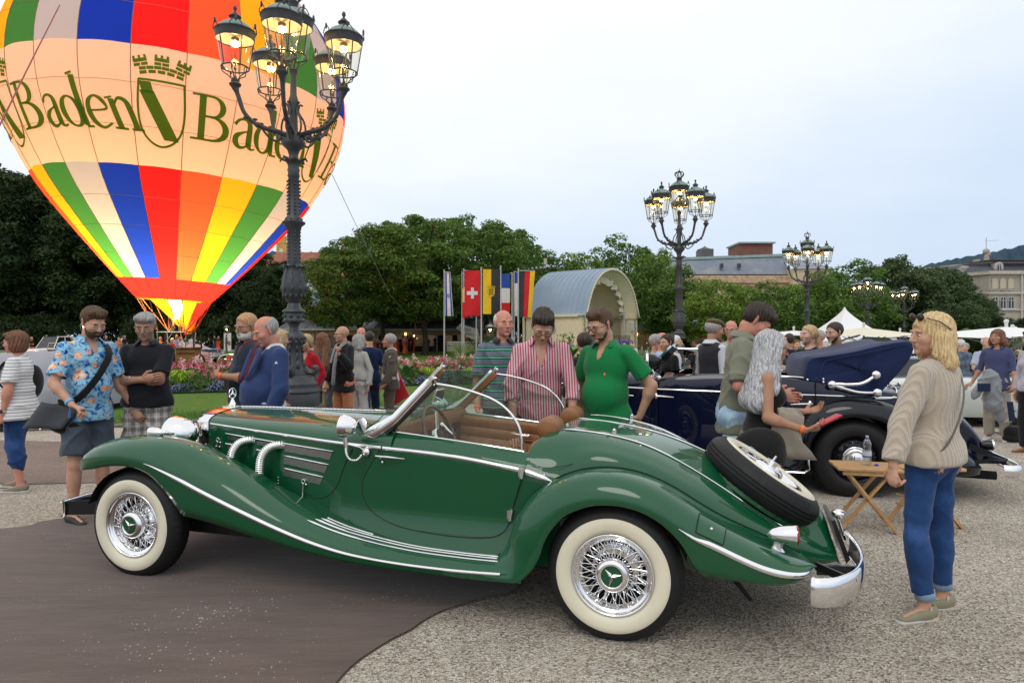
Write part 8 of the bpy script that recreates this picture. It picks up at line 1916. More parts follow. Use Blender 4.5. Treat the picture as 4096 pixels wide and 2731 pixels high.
def sash(r,a,b,m_,name='shoulder_strap',w=.02,off=.13,back=False,rad=.0):
 """a strap over the torso: from shoulder point a to hip point b in rig coordinates, bulging in front (or behind)"""
 pts=[]
 for k in range(13):
  t=k/12;p=V3(*a)*(1-t)+V3(*b)*t;bul=sin(pi*t);p=p+V3(0,(off if back else-off)*min(1,bul*1.7),0);pts.append(p*r.s)
 mb=MB();mb.tube(pts,w,8,flat=((0,1,0),.25));return mb.build(name,m_,r.root)
# materials for clothes
g=NG('floral_shirt',col=(.2,.4,.6),rough=.8,spec=.2)
w1=g.noise(16,4,.65,dist=.6);n2=g.noise(26,4,.7,g.mapping((1,1,1.4)),dist=.8);n3=g.noise(9,3,.5)
c=g.ramp(w1,[(.32,(.01,.03,.16)),(.40,(.02,.12,.42)),(.46,(.16,.42,.66)),(.54,(.42,.66,.74)),(.62,(.10,.32,.60)),(.70,(.015,.05,.24))])
vor=g.voro(9.5,out='Distance');fl=g.math('LESS_THAN',g.math('ADD',vor,g.math('MULTIPLY',n2,.5)),.54)
fc=g.ramp(n2,[(.36,(.62,.16,.06)),(.48,(.85,.42,.25)),(.6,(.85,.76,.62))]);g.color(g.mix(fl,c,fc));m_floral=g.m
g=NG('plaid_shorts',col=(.4,.38,.35),rough=.85,spec=.2);x=g.xyz()
def band(s_,per,w_,off=0.0):return g.math('LESS_THAN',g.math('FRACT',g.math('ADD',g.math('DIVIDE',s_,per),off)),w_)
h_=g.math('ADD',x[0],g.math('MULTIPLY',x[1],.6))
c=g.mix(g.math('MULTIPLY',band(h_,.085,.42),.55),(.56,.53,.48),(.11,.105,.10));c=g.mix(g.math('MULTIPLY',band(x[2],.085,.42,.2),.55),c,(.11,.105,.10));c=g.mix(g.math('MULTIPLY',band(h_,.085,.05,.4),.8),c,(.8,.8,.76));c=g.mix(g.math('MULTIPLY',band(x[2],.085,.05,.6),.8),c,(.8,.8,.76));g.color(c);m_plaid=g.m
g=NG('beige_knit',col=(.48,.40,.31),rough=1.0,sheen=.6,spec=.1);x=g.xyz()
wv=g.math('SINE',g.math('MULTIPLY',g.math('ADD',x[0],g.math('MULTIPLY',x[1],.35)),300.0));nn=g.noise(160,3,.7);c=g.mix(g.ramp(wv,[(.0,(0,0,0)),(1,(1,1,1))]),(.46,.385,.30),(.54,.455,.36));c=g.mix(.35,c,g.ramp(nn,[(.3,(.30,.24,.19)),(.7,(.66,.58,.48))]));g.color(c);hh_=g.math('ADD',wv,g.math('MULTIPLY',nn,1.2));g.bump(hh_,.8,.004);m_knit=g.m
def denim(name,c):
 if name in MATS:return MATS[name]
 g=NG(name,col=c,rough=.85,spec=.2,sheen=.1);n=g.noise(5,5,.6);w_=g.noise(1,2,.5,g.mapping((500,500,160)));cc=g.ramp(n,[(.3,tuple(x*.6 for x in c)),(.5,c),(.72,tuple(min(1,x*2.0+.02)for x in c))]);g.color(g.mix(.2,cc,g.ramp(w_,[(.35,tuple(x*.5 for x in c)),(.65,tuple(min(1,x*2.2)for x in c))])));g.bump(w_,.3,.002);return g.m
m_jean=denim('blue_denim',(.018,.055,.165));mJd=denim('dark_denim',(.014,.026,.065));m_jlt=denim('pale_blue_denim',(.33,.46,.66));m_jgr=denim('grey_denim',(.11,.12,.135))
S_whs=striped('white_navy_stripe_top',(.74,.73,.72),[(.03,.03,.07)],.034,[(.0,.16)]);S_polo=striped('striped_polo',(.13,.15,.19),[(.006,.008,.014),(.08,.50,.26),(.006,.008,.014)],.078,[(.30,.10),(.42,.14),(.58,.08)])
S_pink=striped('pink_stripe_shirt',(.62,.46,.48),[(.45,.045,.09)],.021,[(.0,.45)],axis=0,slant=.04)
C=cloth
mBg=C('black_bag_fabric',(.012,.012,.013));m_felt=C('grey_felt',(.075,.08,.09));m_bl=mat('black_plastic',(.01,.01,.011),rough=.3);m_or=mat('orange_wristband',(.95,.17,.02),rough=.5);m_lb=mat('light_blue_band',(.12,.42,.80),rough=.5)
def wristband(r,k,m_,name='wristband',t=.9,rad=.031,w=.011):
 e,w_,hd,pn,c=r.arm[k];p=e+(w_-e)*t;d=nz(w_-e);mb=MB();Mx=rot_to(d);mb.lathe([(rad*r.s,-w),(rad*r.s*1.06,-w*.6),(rad*r.s*1.04,w*.6),(rad*r.s,w)],p,20,Mx);return mb.build(name,m_,r.root,smooth=True)
def watch(r,k,m_=None,strap=None,t=.9):
 e,w_,hd,pn,c=r.arm[k];wristband(r,k,strap or mCh,'watch_strap',t,.0305,.008);p=e+(w_-e)*t-pn*.032*r.s;mb=MB();mb.lathe([(.018,-.004),(.019,.004),(.001,.006)],p,18,rot_to(-pn));return mb.build('watch',m_ or mCh,r.root)
def pp(label,u,Y,yaw,**kw):
 kw.setdefault('group',None);return person(label,(GX(u,Y),Y,gz(Y,GX(u,Y))),yaw,**kw)
def blob(name,prims,m_,parent,h=.012,fold=None,cuts=()):
 S=SDF()
 for p in prims:(S.cap if p[0]=='c' else S.ell)(*p[1:])
 S.fold=fold;S.cuts+=list(cuts);v,q=S.mesh(h);return mesh_np(name,v,q,m_,parent)
dn=(0,0,-1)
ro,r=pp('woman in a striped white top and rolled jeans cut by the left edge',70,7.3,-74,kind='near',skin='ruddy',rig=dict(Ht=1.68,girth=1.5,female=True,hipw=1.06,belly=.35,head=(-8,4,0),armL=((.05,-.30,-1),(-.12,-.16,-1),(-.35,-.1,-1),(0,1,0),.5),armR=((-.1,.25,-1),(-.5,-.1,-.6),(-.6,-.3,-.5),(0,0,-1),.6),legL=((.05,-.06,-1),(.14,.02,-1),(-1,-.12,0)),legR=((-.22,.05,-1),(.10,.0,-1),(-1,0,0))),hairs=('bob','auburn',1.0),top=(S_whs,dict(sleeve=.75,hem=.80,neck='wide',loose=.02,fold=.004,seed=3),'striped_top'),bottom=(m_jean,dict(end=.33,inf=.016,flare=.02,fold=.006),'jeans'),shoes=(mat('taupe_sandal',(.22,.19,.14),rough=.7),),glasses=(mat('thin_metal_frames',(.3,.28,.25),rough=.3,metal=.8),.020,.0012))
watch(r,'L',mat('dark_watch_face',(.02,.02,.025),rough=.2),mat('pale_blue_strap',(.30,.62,.68),rough=.5));
p_=r.arm['L'][1]+r.arm['L'][2]*.1+V3(0,0,-.02);mb=MB();mb.box(tuple(p_),(.012,.075,.15));mb.build('phone',m_bl,ro,bevel=.004)
mb=MB();mb.tube(cspline([tuple(r.up((.12,.06,1.44))),tuple(r.up((.14,-.08,1.42))),tuple(r.up((.15,-.13,1.25))),tuple(r.up((.17,-.02,1.08)))],5),.034,8,flat=((0,0,1),.3));mb.build('shoulder_strap',mBg,ro)
o=blob('person_bag',[('e',(0,0,0),(.12,.07,.18))],mBg,None);o.name='backpack';o.location=ro.location+Vector((.09,.12,1.15));o.rotation_euler=(0,0,R(90));tag(o,'black backpack worn by the woman in the striped top','backpack')
ro,r=pp('bearded man in a blue floral shirt and grey shorts carrying a black messenger bag',350,6.1,58,kind='near',skin='light',rig=dict(Ht=1.90,girth=1.10,belly=.25,lean=3,head=(2,20,0),armR=((-.10,-.42,-1),(.72,-.25,-.62),(.85,-.1,-.35),(0,-.2,-1),.9),armL=((.1,.2,-1),(.4,.2,-.8),(.4,0,-.8),(0,1,0),.5),legR=((.0,-.05,-1),(-.06,.0,-1),(.8,-.5,0)),legL=((.06,.0,-1),(.0,.04,-1),(.8,-.5,0))),hairs=('quiff','brown',1.0),beard=('beard',1.1),top=(m_floral,dict(sleeve=.80,hem=.82,loose=.016,flare=.02,fold=.004,seed=5,neck='v'),'floral_shirt'),bottom=(C('slate_grey_cotton',(.075,.095,.125)),dict(end=.56,inf=.02,flare=.022,fold=.005),'shorts'),collar=(m_floral,.7),shoes=(mat('dark_shoe',(.03,.03,.03)),))
wristband(r,'R',m_lb,'wristband',.86,.033,.012);mb=MB();q=r.arm['R'][1]-V3(0,0,.02);mb.bar(tuple(q+V3(0,.02,0)),tuple(q+V3(.0,.05,-.09)),.02,.004);mb.build('wristband_tail',m_lb,ro)
mb=MB();mb.tube(cspline([tuple(r.up((.12,.02,1.47))),tuple(r.up((.09,-.14,1.38))),tuple(r.up((-.02,-.19,1.2))),tuple(r.up((-.15,-.14,1.02))),tuple(r.up((-.21,.02,.98)))],6),.030,8,flat=((0,1,0),.25));mb.build('bag_strap',mBg,ro)
bgl=Vector((GX(262,6.0),5.95,.95));o=blob('messenger_bag',[('e',(0,0,0),(.185,.07,.12)),('e',(.05,0,-.05),(.15,.07,.09))],mBg,None,.01);o.location=bgl;o.rotation_euler=(0,R(14),R(12));tag(o,'black messenger bag with grey felt flap on the hip of the man in the floral shirt','bag')
mb=MB();mb.grid([[(-.16+.30*i/8-.014*j,-.08-.008*sin(i)-.003*j,.115-.25*j/6*(1-.03*i))for i in range(9)]for j in range(7)]);f_=mb.build('felt_flap',m_felt,o,smooth=True);sd=f_.modifiers.new('s','SOLIDIFY');sd.thickness=.008;mb=MB();mb.ell((-.10,-.11,-.11),.011);mb.build('flap_stud',mCh,o)
ro,r=pp('grey haired man in a black polo and plaid shorts with folded arms',588,6.5,8,kind='near',skin='tan',rig=dict(Ht=1.86,girth=1.20,belly=.4,head=(6,16,0),armR=((.0,-.42,-.9),(.93,-.35,.10),(.9,.1,.12),(.1,.8,.1),.35),armL=((-.0,-.50,-.85),(-.95,-.28,.05),(-.9,.1,-.05),(0,.9,.1),.5)),hairs=('thick','grey',.8),brows='dark',beard=('grey',.92),glasses=(mat('thin_metal_frames',(.3,.28,.25)),.020,.0012),top=(C('black_pique',(.012,.013,.017)),dict(sleeve=.80,hem=.93,loose=.012,fold=.003,seed=4,flare=.012),'polo_shirt'),bottom=(m_plaid,dict(end=.5,inf=.02,flare=.02,top=1.03,fold=.006),'plaid_shorts'),collar=(C('black_pique',(.012,.013,.017)),.5),shoes=(mat('dark_shoe',(.03,.03,.03)),))
watch(r,'L');mb=MB();mb.lathe([(.185,-.02),(.19,.02)],(0,0,0),28,Matrix.Diagonal((1.0,.78,1)));mb.v=[(p[0]*1.02,p[1]-.01,p[2]+1.03)for p in mb.v];mb.build('belt',mat('black_leather_belt',(.01,.01,.01),rough=.4),ro);mb=MB();mb.box((.0,-.165,1.03),(.05,.01,.035));mb.build('belt_buckle',mCh,ro)
ro,r=pp('bearded man in a dark waistcoat over a maroon shirt behind the blue suit',990,6.85,-42,kind='near',skin='tan',rig=dict(Ht=1.86,girth=1.18,belly=.7,lean=-2,head=(12,14,0),armL=((-.20,-.50,-.85),(-.75,-.1,.08),(-.4,.8,.2),(.3,.8,0),.4),armR=((-.30,.1,-.9),(-.2,-.95,.15),(.4,-.9,.1),(.5,.3,0),.4)),hairs=('short','ginger',1.0),beard=('white',1.15),glasses=(mat('dark_glasses_frame',(.02,.015,.01),rough=.3),.021,.0016),top=(C('maroon_shirt',(.11,.018,.025)),dict(sleeve=1.25,hem=.84,loose=.01,fold=.004,seed=9,cuff=.006),'maroon_shirt'),bottom=(mJd,dict(end=.08),'trousers'),collar=(C('maroon_shirt',(.11,.018,.025)),.6),shoes=(mat('dark_shoe',(.03,.03,.03)),))
S=build_top(r,.012,inf=.022,sleeve=0,hem=.84,neck='v',loose=.012,fold=.004,seed=2);S.cap(r.up((-.015,-.30,.78)),r.up((-.01,-.2,1.40)),.10,.03,.01,sub=True);v,q=S.mesh(.0125);mesh_np('waistcoat',v,q,C('dark_denim_waistcoat',(.016,.026,.05)),ro)
wristband(r,'L',m_or);wristband(r,'R',mCh,'watch_strap')
mb=MB()
for k in range(6):p=r.up((.0,-.19-.05*sin(pi*k/6),.92+.085*k));mb.ell(tuple(p),.006,6,4)
mb.build('shirt_button_row',mat('pearl_button',(.55,.5,.48),rough=.3),ro)
m_suit=C('royal_blue_suit',(.028,.052,.15))
ro,r=pp('balding grey haired man in a blue suit looking down at the roadster',1058,6.1,-48,kind='near',skin='ruddy',rig=dict(Ht=1.82,girth=1.18,belly=.75,lean=-7,head=(-4,30,-4),armL=((.10,-.30,-1),(-.38,-.18,-.95),(-.3,0,-1),(.0,1,0),.6),armR=((.1,.3,-1),(-.3,.2,-.9),(-.3,0,-1),(0,-1,0),.5)),hairs=('ring','grey',1.0),brows='ginger',top=(C('white_shirt',(.62,.64,.68)),dict(sleeve=.3,hem=.9,loose=.002,neck='v',fold=.002),'white_shirt'),bottom=(m_suit,dict(end=.08,inf=.016),'suit_trousers'),collar=(C('white_shirt',(.62,.64,.68)),.7),shoes=(mat('dark_shoe',(.03,.03,.03)),))
S=build_top(r,.012,inf=.026,sleeve=1.93,hem=.80,neck='v',loose=.018,fold=.0055,seed=7,flare=.008);S.cap(r.up((0,-.42,.70)),r.up((0,-.17,1.42)),.04,.045,.01,sub=True);v,q=S.mesh(.0125);mesh_np('suit_jacket',v,q,m_suit,ro)
for sx in(-1,1):
 mb=MB();rows=[]
 for k in range(8):t=k/7;c_=r.up((sx*(.075-.035*t),-.125-.08*t,1.455-.27*t));wd_=.032+.030*sin(pi*min(1,t*1.1));rows.append([tuple(c_+r.U@V3(-sx*wd_*.2,-.012,0)),tuple(c_+r.U@V3(sx*wd_*.6,-.024,0)),tuple(c_+r.U@V3(sx*wd_*1.3,-.004,.01))])
 mb.grid(rows);o=mb.build('lapel',m_suit,ro,smooth=True);sd=o.modifiers.new('s','SOLIDIFY');sd.thickness=.004
pp('person with short blond hair, only the back of the head showing beside the near lamp post',1108,8.4,120,kind='mid',rig=dict(Ht=1.71,head=(10,5,0)),hairs=('bob','sand',1.0),top=(C('plum_jacket',(.10,.04,.07)),dict(sleeve=1.9)),bottom=(mJd,dict()),shoes=(mat('dark_shoe',(.03,.03,.03)),))
m_redj=C('red_jacket',(.46,.010,.022))
ro,r=pp('short haired blonde woman in a red jacket beside the near lamp post',1228,10.2,-22,kind='mid',skin='light',rig=dict(Ht=1.66,female=True,head=(0,8,0),armL=((.45,-.1,-.9),(-.42,-.25,-.8),(-.6,0,-.6),(0,1,0),.5),armR=((-.25,-.2,-1),(.25,-.5,.9),(.1,.1,1),(0,1,0),1.0)),hairs=('pixie','sand',1.0),top=(m_redj,dict(sleeve=1.85,hem=.86,loose=.025,neck='v',fold=.008,seed=6),'red_jacket'),bottom=(m_jgr,dict()),collar=(m_redj,.7),shoes=(mat('dark_shoe',(.03,.03,.03)),))
pp('person with very long brown hair in a teal jacket, seen from behind next to the red jacket',1290,11.2,165,kind='mid',rig=dict(Ht=1.70,female=True,head=(-10,0,0)),hairs=('long','auburn',1.15),top=(C('teal_jacket',(.03,.09,.10)),dict(sleeve=1.9,hem=.86,loose=.02)),bottom=(m_jgr,dict(fold=.006)),shoes=(mat('dark_shoe',(.03,.03,.03)),))
m_otr=C('apricot_trousers',(.56,.215,.11));m_blkj=C('black_wool_jacket',(.012,.013,.015))
ro,r=pp('bald man in a black jacket, grey scarf and apricot trousers leaning on a cane',1372,10.8,-42,kind='mid',skin='light',rig=dict(Ht=1.80,girth=1.05,head=(-12,2,0),armL=((.10,-.5,-.75),(-.55,-.35,.72),(-.3,-.1,1),(.6,.3,0),1.2),armR=((-.25,-.0,-1),(-.35,-.35,-.9),(-.1,-.4,-.9),(0,0,-1),1.0),legL=((.08,0,-1),(.05,.03,-1),(-.6,-.8,0)),legR=((-.08,-.05,-1),(0,.05,-1),(-.6,-.8,0))),hairs=None,glasses=(mat('dark_glasses_frame',(.02,.015,.01)),.021,.0018),brows='grey',top=(C('black_shirt',(.01,.01,.012)),dict(sleeve=.4,hem=.93,loose=.002),'shirt'),bottom=(m_otr,dict(end=.08,inf=.02,flare=.02,fold=.008,seed=8),'apricot_trousers'),shoes=(mat('dark_shoe',(.03,.03,.03)),))
S=build_top(r,.016,inf=.026,sleeve=1.93,hem=.76,neck='v',loose=.02,fold=.006,seed=3);S.cap(r.up((-.03,-.30,.70)),r.up((0,-.2,1.42)),.085,.04,.01,sub=True);v,q=S.mesh(.016);mesh_np('black_jacket',v,q,m_blkj,ro)
m_scf=mat('grey_tweed_scarf',(.25,.26,.26),rough=.95,noise=(60,.5));mb=MB();mb.tube(cspline([tuple(r.up(p))for p in((.08,.07,1.50),(.085,-.05,1.49),(.05,-.13,1.38),(.04,-.18,1.15),(.03,-.20,.86))],5),[.035]*10+[.045]*10+[.01],8,flat=((0,1,0),.45));mb.tube(cspline([tuple(r.up(p))for p in((-.08,.07,1.50),(-.085,-.05,1.49),(-.05,-.14,1.36),(-.06,-.18,1.2))],5),.032,8,flat=((0,1,0),.45));mb.tube([tuple(r.up(p))for p in((-.08,.06,1.5),(0,.09,1.51),(.08,.06,1.5))],.035,8);mb.build('scarf',m_scf,ro,smooth=True)
hnd=r.arm['R'][1]+r.arm['R'][2]*.07;wp=ro.matrix_basis@Vector(hnd.tolist());mb=MB();mb.tube([(wp.x,wp.y,gz(10.8)),(wp.x,wp.y,wp.z-.06)],.009,8);mb.tube(cspline([(wp.x,wp.y,wp.z-.08),(wp.x,wp.y,wp.z),(wp.x-.03,wp.y,wp.z+.03),(wp.x+.04,wp.y,wp.z+.03)],3),.014,8);o=mb.build('walking_cane',mat('brass_cane',(.35,.22,.08),rough=.3,metal=.7));tag(o,'brass coloured walking cane held by the bald man','cane')
pp('grey haired woman in a pale silver jacket and white jeans, back turned, behind the bald man',1436,11.5,150,kind='mid',rig=dict(Ht=1.68,female=True,head=(-25,0,0),armR=((.35,-.1,-.9),(-.1,-.25,-1),(-.1,-.2,-1),(-1,0,0),.4),armL=((-.3,0,-1),(.1,-.3,-1),(0,0,-1),(1,0,0),.4)),hairs=('midlong','grey',.7),top=(C('pale_silver_jacket',(.50,.50,.47)),dict(sleeve=1.95,hem=1.0,loose=.02,fold=.009,seed=2)),bottom=(C('white_jeans',(.66,.65,.66)),dict(fold=.007,inf=.014)),shoes=(mat('white_shoe',(.6,.6,.6)),))
pp('man with thinning hair peering out from behind the grey haired woman',1445,13.4,12,kind='mid',skin='ruddy',rig=dict(Ht=1.86),hairs=('ring','dark',1.0),top=(C('dark_teal_shirt',(.03,.06,.08)),dict(sleeve=.6)),bottom=(mJd,dict()),shoes=(mat('dark_shoe',(.03,.03,.03)),))
ro,r=pp('man in a dotted navy shirt and jeans seen from behind, holding a rolled paper',1478,12.0,196,kind='mid',rig=dict(Ht=1.74,girth=1.05,head=(0,4,0),armR=((.25,.1,-1),(.2,-.45,-.8),(.2,-.5,-.3),(0,0,-1),.9)),hairs=('short','dark',1.0),top=(C('navy_dotted_shirt',(.010,.022,.075)),dict(sleeve=.8,hem=.86,loose=.02)),bottom=(mJd,dict()),shoes=(mat('dark_shoe',(.03,.03,.03)),))
p_=ro.matrix_basis@Vector((r.arm['R'][1]+r.arm['R'][2]*.08).tolist());mb=MB();mb.tube([(p_.x-.02,p_.y,p_.z-.12),(p_.x+.03,p_.y,p_.z+.12)],.022,12);o=mb.build('rolled_paper',mat('white_paper',(.7,.7,.7)));tag(o,'rolled white paper in the hand of the man in the navy dotted shirt','paper roll')
m_tweed=C('brown_tweed',(.085,.070,.055))
ro,r=pp('grey haired man in a brown suit in profile with a red bag behind his back',1560,11.6,-75,kind='mid',skin='tan',rig=dict(Ht=1.69,girth=1.02,head=(-5,-2,0),armL=((.05,-.3,-1),(-.35,-.2,-.8),(-.5,.1,-.4),(0,0,-1),.6),armR=((.1,.35,-1),(.2,.1,-.9),(.3,0,-1),(0,1,0),.5)),hairs=('short','grey',1.0),brows='grey',top=(C('pale_pink_shirt',(.6,.5,.48)),dict(sleeve=.3,hem=.95,loose=0,neck='v')),bottom=(m_tweed,dict(fold=.009,inf=.018,flare=.01)),collar=(C('pale_pink_shirt',(.6,.5,.48)),.6),shoes=(mat('dark_shoe',(.03,.03,.03)),))
S=build_top(r,.016,inf=.026,sleeve=1.93,hem=.80,neck='v',loose=.02,fold=.008,seed=5);v,q=S.mesh(.016);mesh_np('suit_jacket',v,q,m_tweed,ro)
mb=MB();b0=Vector((GX(1585,11.8),11.85,0));mb.prism([(-.04,1.20),(.22,.62),(-.12,.42),(-.18,.75)],-.04,.04,'y');mb.v=[(p[0]+b0.x,p[1]+b0.y,p[2])for p in mb.v];o=mb.build('red_shoulder_bag',mat('red_bag_leather',(.48,.015,.02),rough=.5));tag(o,'bright red bag hanging behind the man in the brown suit','bag')
ro,r=pp('older bald man in a grey polo with green and black stripes',2012,6.6,10,kind='near',skin='ruddy',rig=dict(Ht=1.88,girth=1.12,lean=-1,head=(12,2,0),armR=((-.20,-.12,-1),(.02,-.35,-1),(.1,-.5,-.9),(.8,0,-.3),.5),armL=((.25,.1,-1),(.0,-.3,-1),(0,-.3,-1),(-1,0,0),.4)),hairs=('ring','white',.9),brows='dark',top=(S_polo,dict(sleeve=.85,hem=.88,loose=.02,flare=.018,fold=.005,seed=3),'striped_polo'),bottom=(mJd,dict()),collar=(C('black_pique',(.012,.013,.017)),.45),shoes=(mat('dark_shoe',(.03,.03,.03)),))
wristband(r,'R',m_or)
ro,r=pp('young man in a pink striped shirt and round glasses leaning over the far door',2165,5.62,-2,kind='near',skin='light',rig=dict(Ht=1.90,girth=1.04,lean=11,head=(4,30,4),armR=((-.22,-.22,-1),(.10,-.38,-1),(0,-.6,-.8),(.2,0,-1),.3),armL=((.22,-.25,-1),(-.05,-.38,-1),(-.1,-.6,-.8),(-.2,0,-1),.3)),hairs=('quiff','dark',.9),glasses=(mat('dark_glasses_frame',(.02,.015,.01)),.022,.0018),top=(S_pink,dict(sleeve=1.35,hem=.85,loose=.010,neck='v',fold=.006,seed=7,cuff=.008),'pink_shirt'),bottom=(mJd,dict()),collar=(S_pink,.75),shoes=(mat('dark_shoe',(.03,.03,.03)),))
mb=MB()
for k in range(6):p=r.up((.0,-.128-.02*sin(k),.98+.07*k));mb.ell(tuple(p),.006,6,4)
mb.build('shirt_button_row',mat('pearl_button',(.55,.5,.48)),ro)
m_gp=C('bright_green_pique',(.006,.20,.055))
ro,r=pp('bearded man with black glasses in a bright green polo, hand on his hip',2428,5.52,-38,kind='near',skin='light',rig=dict(Ht=1.86,girth=1.18,belly=.75,lean=2,head=(-16,18,0),armL=((.62,-.10,-.80),(-.32,.18,-.92),(-.6,.2,-.5),(0,.6,.5),.5),armR=((-.2,.35,-1),(.1,.2,-1),(0,0,-1),(1,0,0),.5)),hairs=('quiff','brown',.9),beard=('brown',.9),glasses=(mat('black_acetate_frame',(.006,.006,.006),rough=.25),.0235,.0032),top=(m_gp,dict(sleeve=.72,hem=.86,loose=.012,flare=.014,fold=.005,seed=11,neck='v'),'green_polo'),bottom=(mJd,dict()),collar=(m_gp,.7),shoes=(mat('dark_shoe',(.03,.03,.03)),))
mb=MB();p=r.up((.075,-.155,1.27));mb.ell(tuple(p),(.009,.006,.013),6,4);mb.build('chest_emblem',m_or,ro)
ro,r=pp('man in a tweed flat cap, dark waistcoat and white shirt seen from behind',2848,8.6,118,kind='near',skin='tan',rig=dict(Ht=1.84,girth=1.06,head=(-20,8,0)),hairs=('short','grey',1.0),top=(C('white_shirt',(.62,.64,.68)),dict(sleeve=1.9,hem=.95,loose=.012,fold=.006)),bottom=(mJd,dict()),collar=(C('white_shirt',(.62,.64,.68)),.5),shoes=(mat('dark_shoe',(.03,.03,.03)),))
S=build_top(r,.014,inf=.022,sleeve=0,hem=.90,neck='v',loose=.012,fold=.003);v,q=S.mesh(.014);mesh_np('waistcoat',v,q,C('charcoal_waistcoat',(.03,.03,.036)),ro)
S=SDF();S.ell(r.hp(0,.008,.088),V3(.094,.118,.050),r.HM,.02);S.ell(r.hp(0,-.085,.062),V3(.062,.052,.014),r.HM,.03);v,q=S.mesh(.007);mesh_np('flat_cap',v,q,C('olive_tweed_cap',(.115,.075,.025),amt=.3),ro)
pp('bald man with glasses mostly hidden behind the flat cap',2925,9.8,-30,kind='mid',skin='ruddy',rig=dict(Ht=1.86,head=(0,5,0)),hairs=None,brows='grey',glasses=(mat('dark_glasses_frame',(.02,.015,.01)),),top=(C('pale_green_shirt',(.4,.45,.38)),dict(sleeve=.6)),bottom=(mJd,dict()),shoes=(mat('dark_shoe',(.03,.03,.03)),))
m_kh=C('sage_khaki_pique',(.22,.225,.165))
ro,r=pp('tall dark haired man in a sage khaki polo and pale blue jeans looking down',2948,5.5,72,kind='near',skin='ruddy',rig=dict(Ht=1.94,girth=1.12,lean=6,head=(-4,38,0),armR=((-.22,-.35,-1),(.90,-.05,-.18),(.9,.2,-.1),(0,1,0),.6),armL=((.2,.2,-1),(.7,-.2,-.3),(.8,0,0),(0,-1,0),.6)),hairs=('thick','dark',1.1),top=(m_kh,dict(sleeve=.92,hem=.78,loose=.018,flare=.02,fold=.005,seed=13),'khaki_polo'),bottom=(m_jlt,dict(inf=.018,fold=.009,straight=.01)),collar=(m_kh,.6),shoes=(mat('dark_shoe',(.03,.03,.03)),))
ro,r=pp('woman with long silver hair in a black sleeveless top holding a red phone case',3046,4.95,78,kind='near',skin='tan',rig=dict(Ht=1.67,girth=1.06,female=True,lean=4,head=(6,6,0),armR=((-.10,-.30,-1),(.86,-.30,-.28),(.95,.1,.1),(0,.4,1),.5),armL=((.3,.2,-1),(.85,-.1,.0),(.9,-.1,.1),(0,-.4,1),.5)),hairs=('long','silver',1.12),glasses=(mat('dark_glasses_frame',(.02,.015,.01)),.021,.002),top=(C('black_sleeveless_top',(.010,.010,.011)),dict(sleeve=0,hem=.80,loose=.016,neck='wide',fold=.004,seed=4),'black_top'),bottom=(mat('salt_and_pepper_tweed',(.22,.20,.18),rough=.95,noise=(170,.8,2)),dict(end=.35,inf=.03,fold=.004,straight=.02),'tweed_trousers'),shoes=(mat('dark_shoe',(.03,.03,.03)),))
wristband(r,'R',m_or,t=.93);p_=ro.matrix_basis@Vector((r.arm['R'][1]+r.arm['R'][2]*.10).tolist());mb=MB();mb.box((0,0,0),(.16,.09,.014));mb.v=[tuple(Matrix.Rotation(-.45,3,'Y')@Vector(v_)+p_+Vector((.07,-.01,.06)))for v_ in mb.v];o=mb.build('phone_case',mat('red_phone_case',(.48,.01,.03),rough=.4),bevel=.006);tag(o,'open red phone case in the hand of the silver haired woman','phone')
o=blob('handbag',[('e',(0,0,0),(.20,.11,.16)),('e',(.02,0,.08),(.17,.09,.12))],mBg,None,.012);o.location=(GX(3035,4.7),4.72,.83);tag(o,'large slouchy black bag on the hip of the silver haired woman','bag');mb=MB();mb.tube([(-.12,-.12,.07),(-.09,-.13,.085),(-.06,-.12,.06)],.007,6);mb.build('blue_clip',m_lb,o)
mb=MB();mb.grid([[(GX(3128,4.8)+.03*sin(j*1.3)+.045*i*(1+.2*j),4.78+.03*cos(i*2+j),1.16-.06*j)for i in range(-1,3)]for j in range(7)]);o=mb.build('cream_cardigan',C('cream_cardigan',(.45,.40,.33)),smooth=True);sd=o.modifiers.new('s','SOLIDIFY');sd.thickness=.02;tag(o,'cream cardigan draped over the arm of the silver haired woman','cardigan')
ro,r=pp('blonde woman in a beige knitted sweater and blue jeans seen from behind',3722,4.05,-146,kind='near',skin='light',rig=dict(Ht=1.77,girth=1.03,female=True,sh=1.08,hipw=1.02,lean=-2,head=(55,4,0),armL=((-.46,-.10,-1),(-.36,-.26,-1),(-.1,-.15,-1),(.9,.3,0),.9),armR=((.2,.3,-1),(-.1,.4,-1),(0,0,-1),(0,1,0),.5),legL=((-.12,-.06,-1),(.12,-.02,-1),(-1,-.28,0)),legR=((.08,.04,-1),(.06,.06,-1),(-1,-.2,0))),hairs=('midlong','blond',1.0),brows='sand',top=(m_knit,dict(sleeve=1.92,hem=.905,inf=.022,loose=.022,fold=.0035,seed=3,neck='round',flare=.006),'knitted_sweater'),bottom=(m_jean,dict(end=.15,inf=.008,fold=.0032,seed=6,top=1.04),'jeans'),shoes=(C('sage_espadrille',(.27,.26,.17)),))
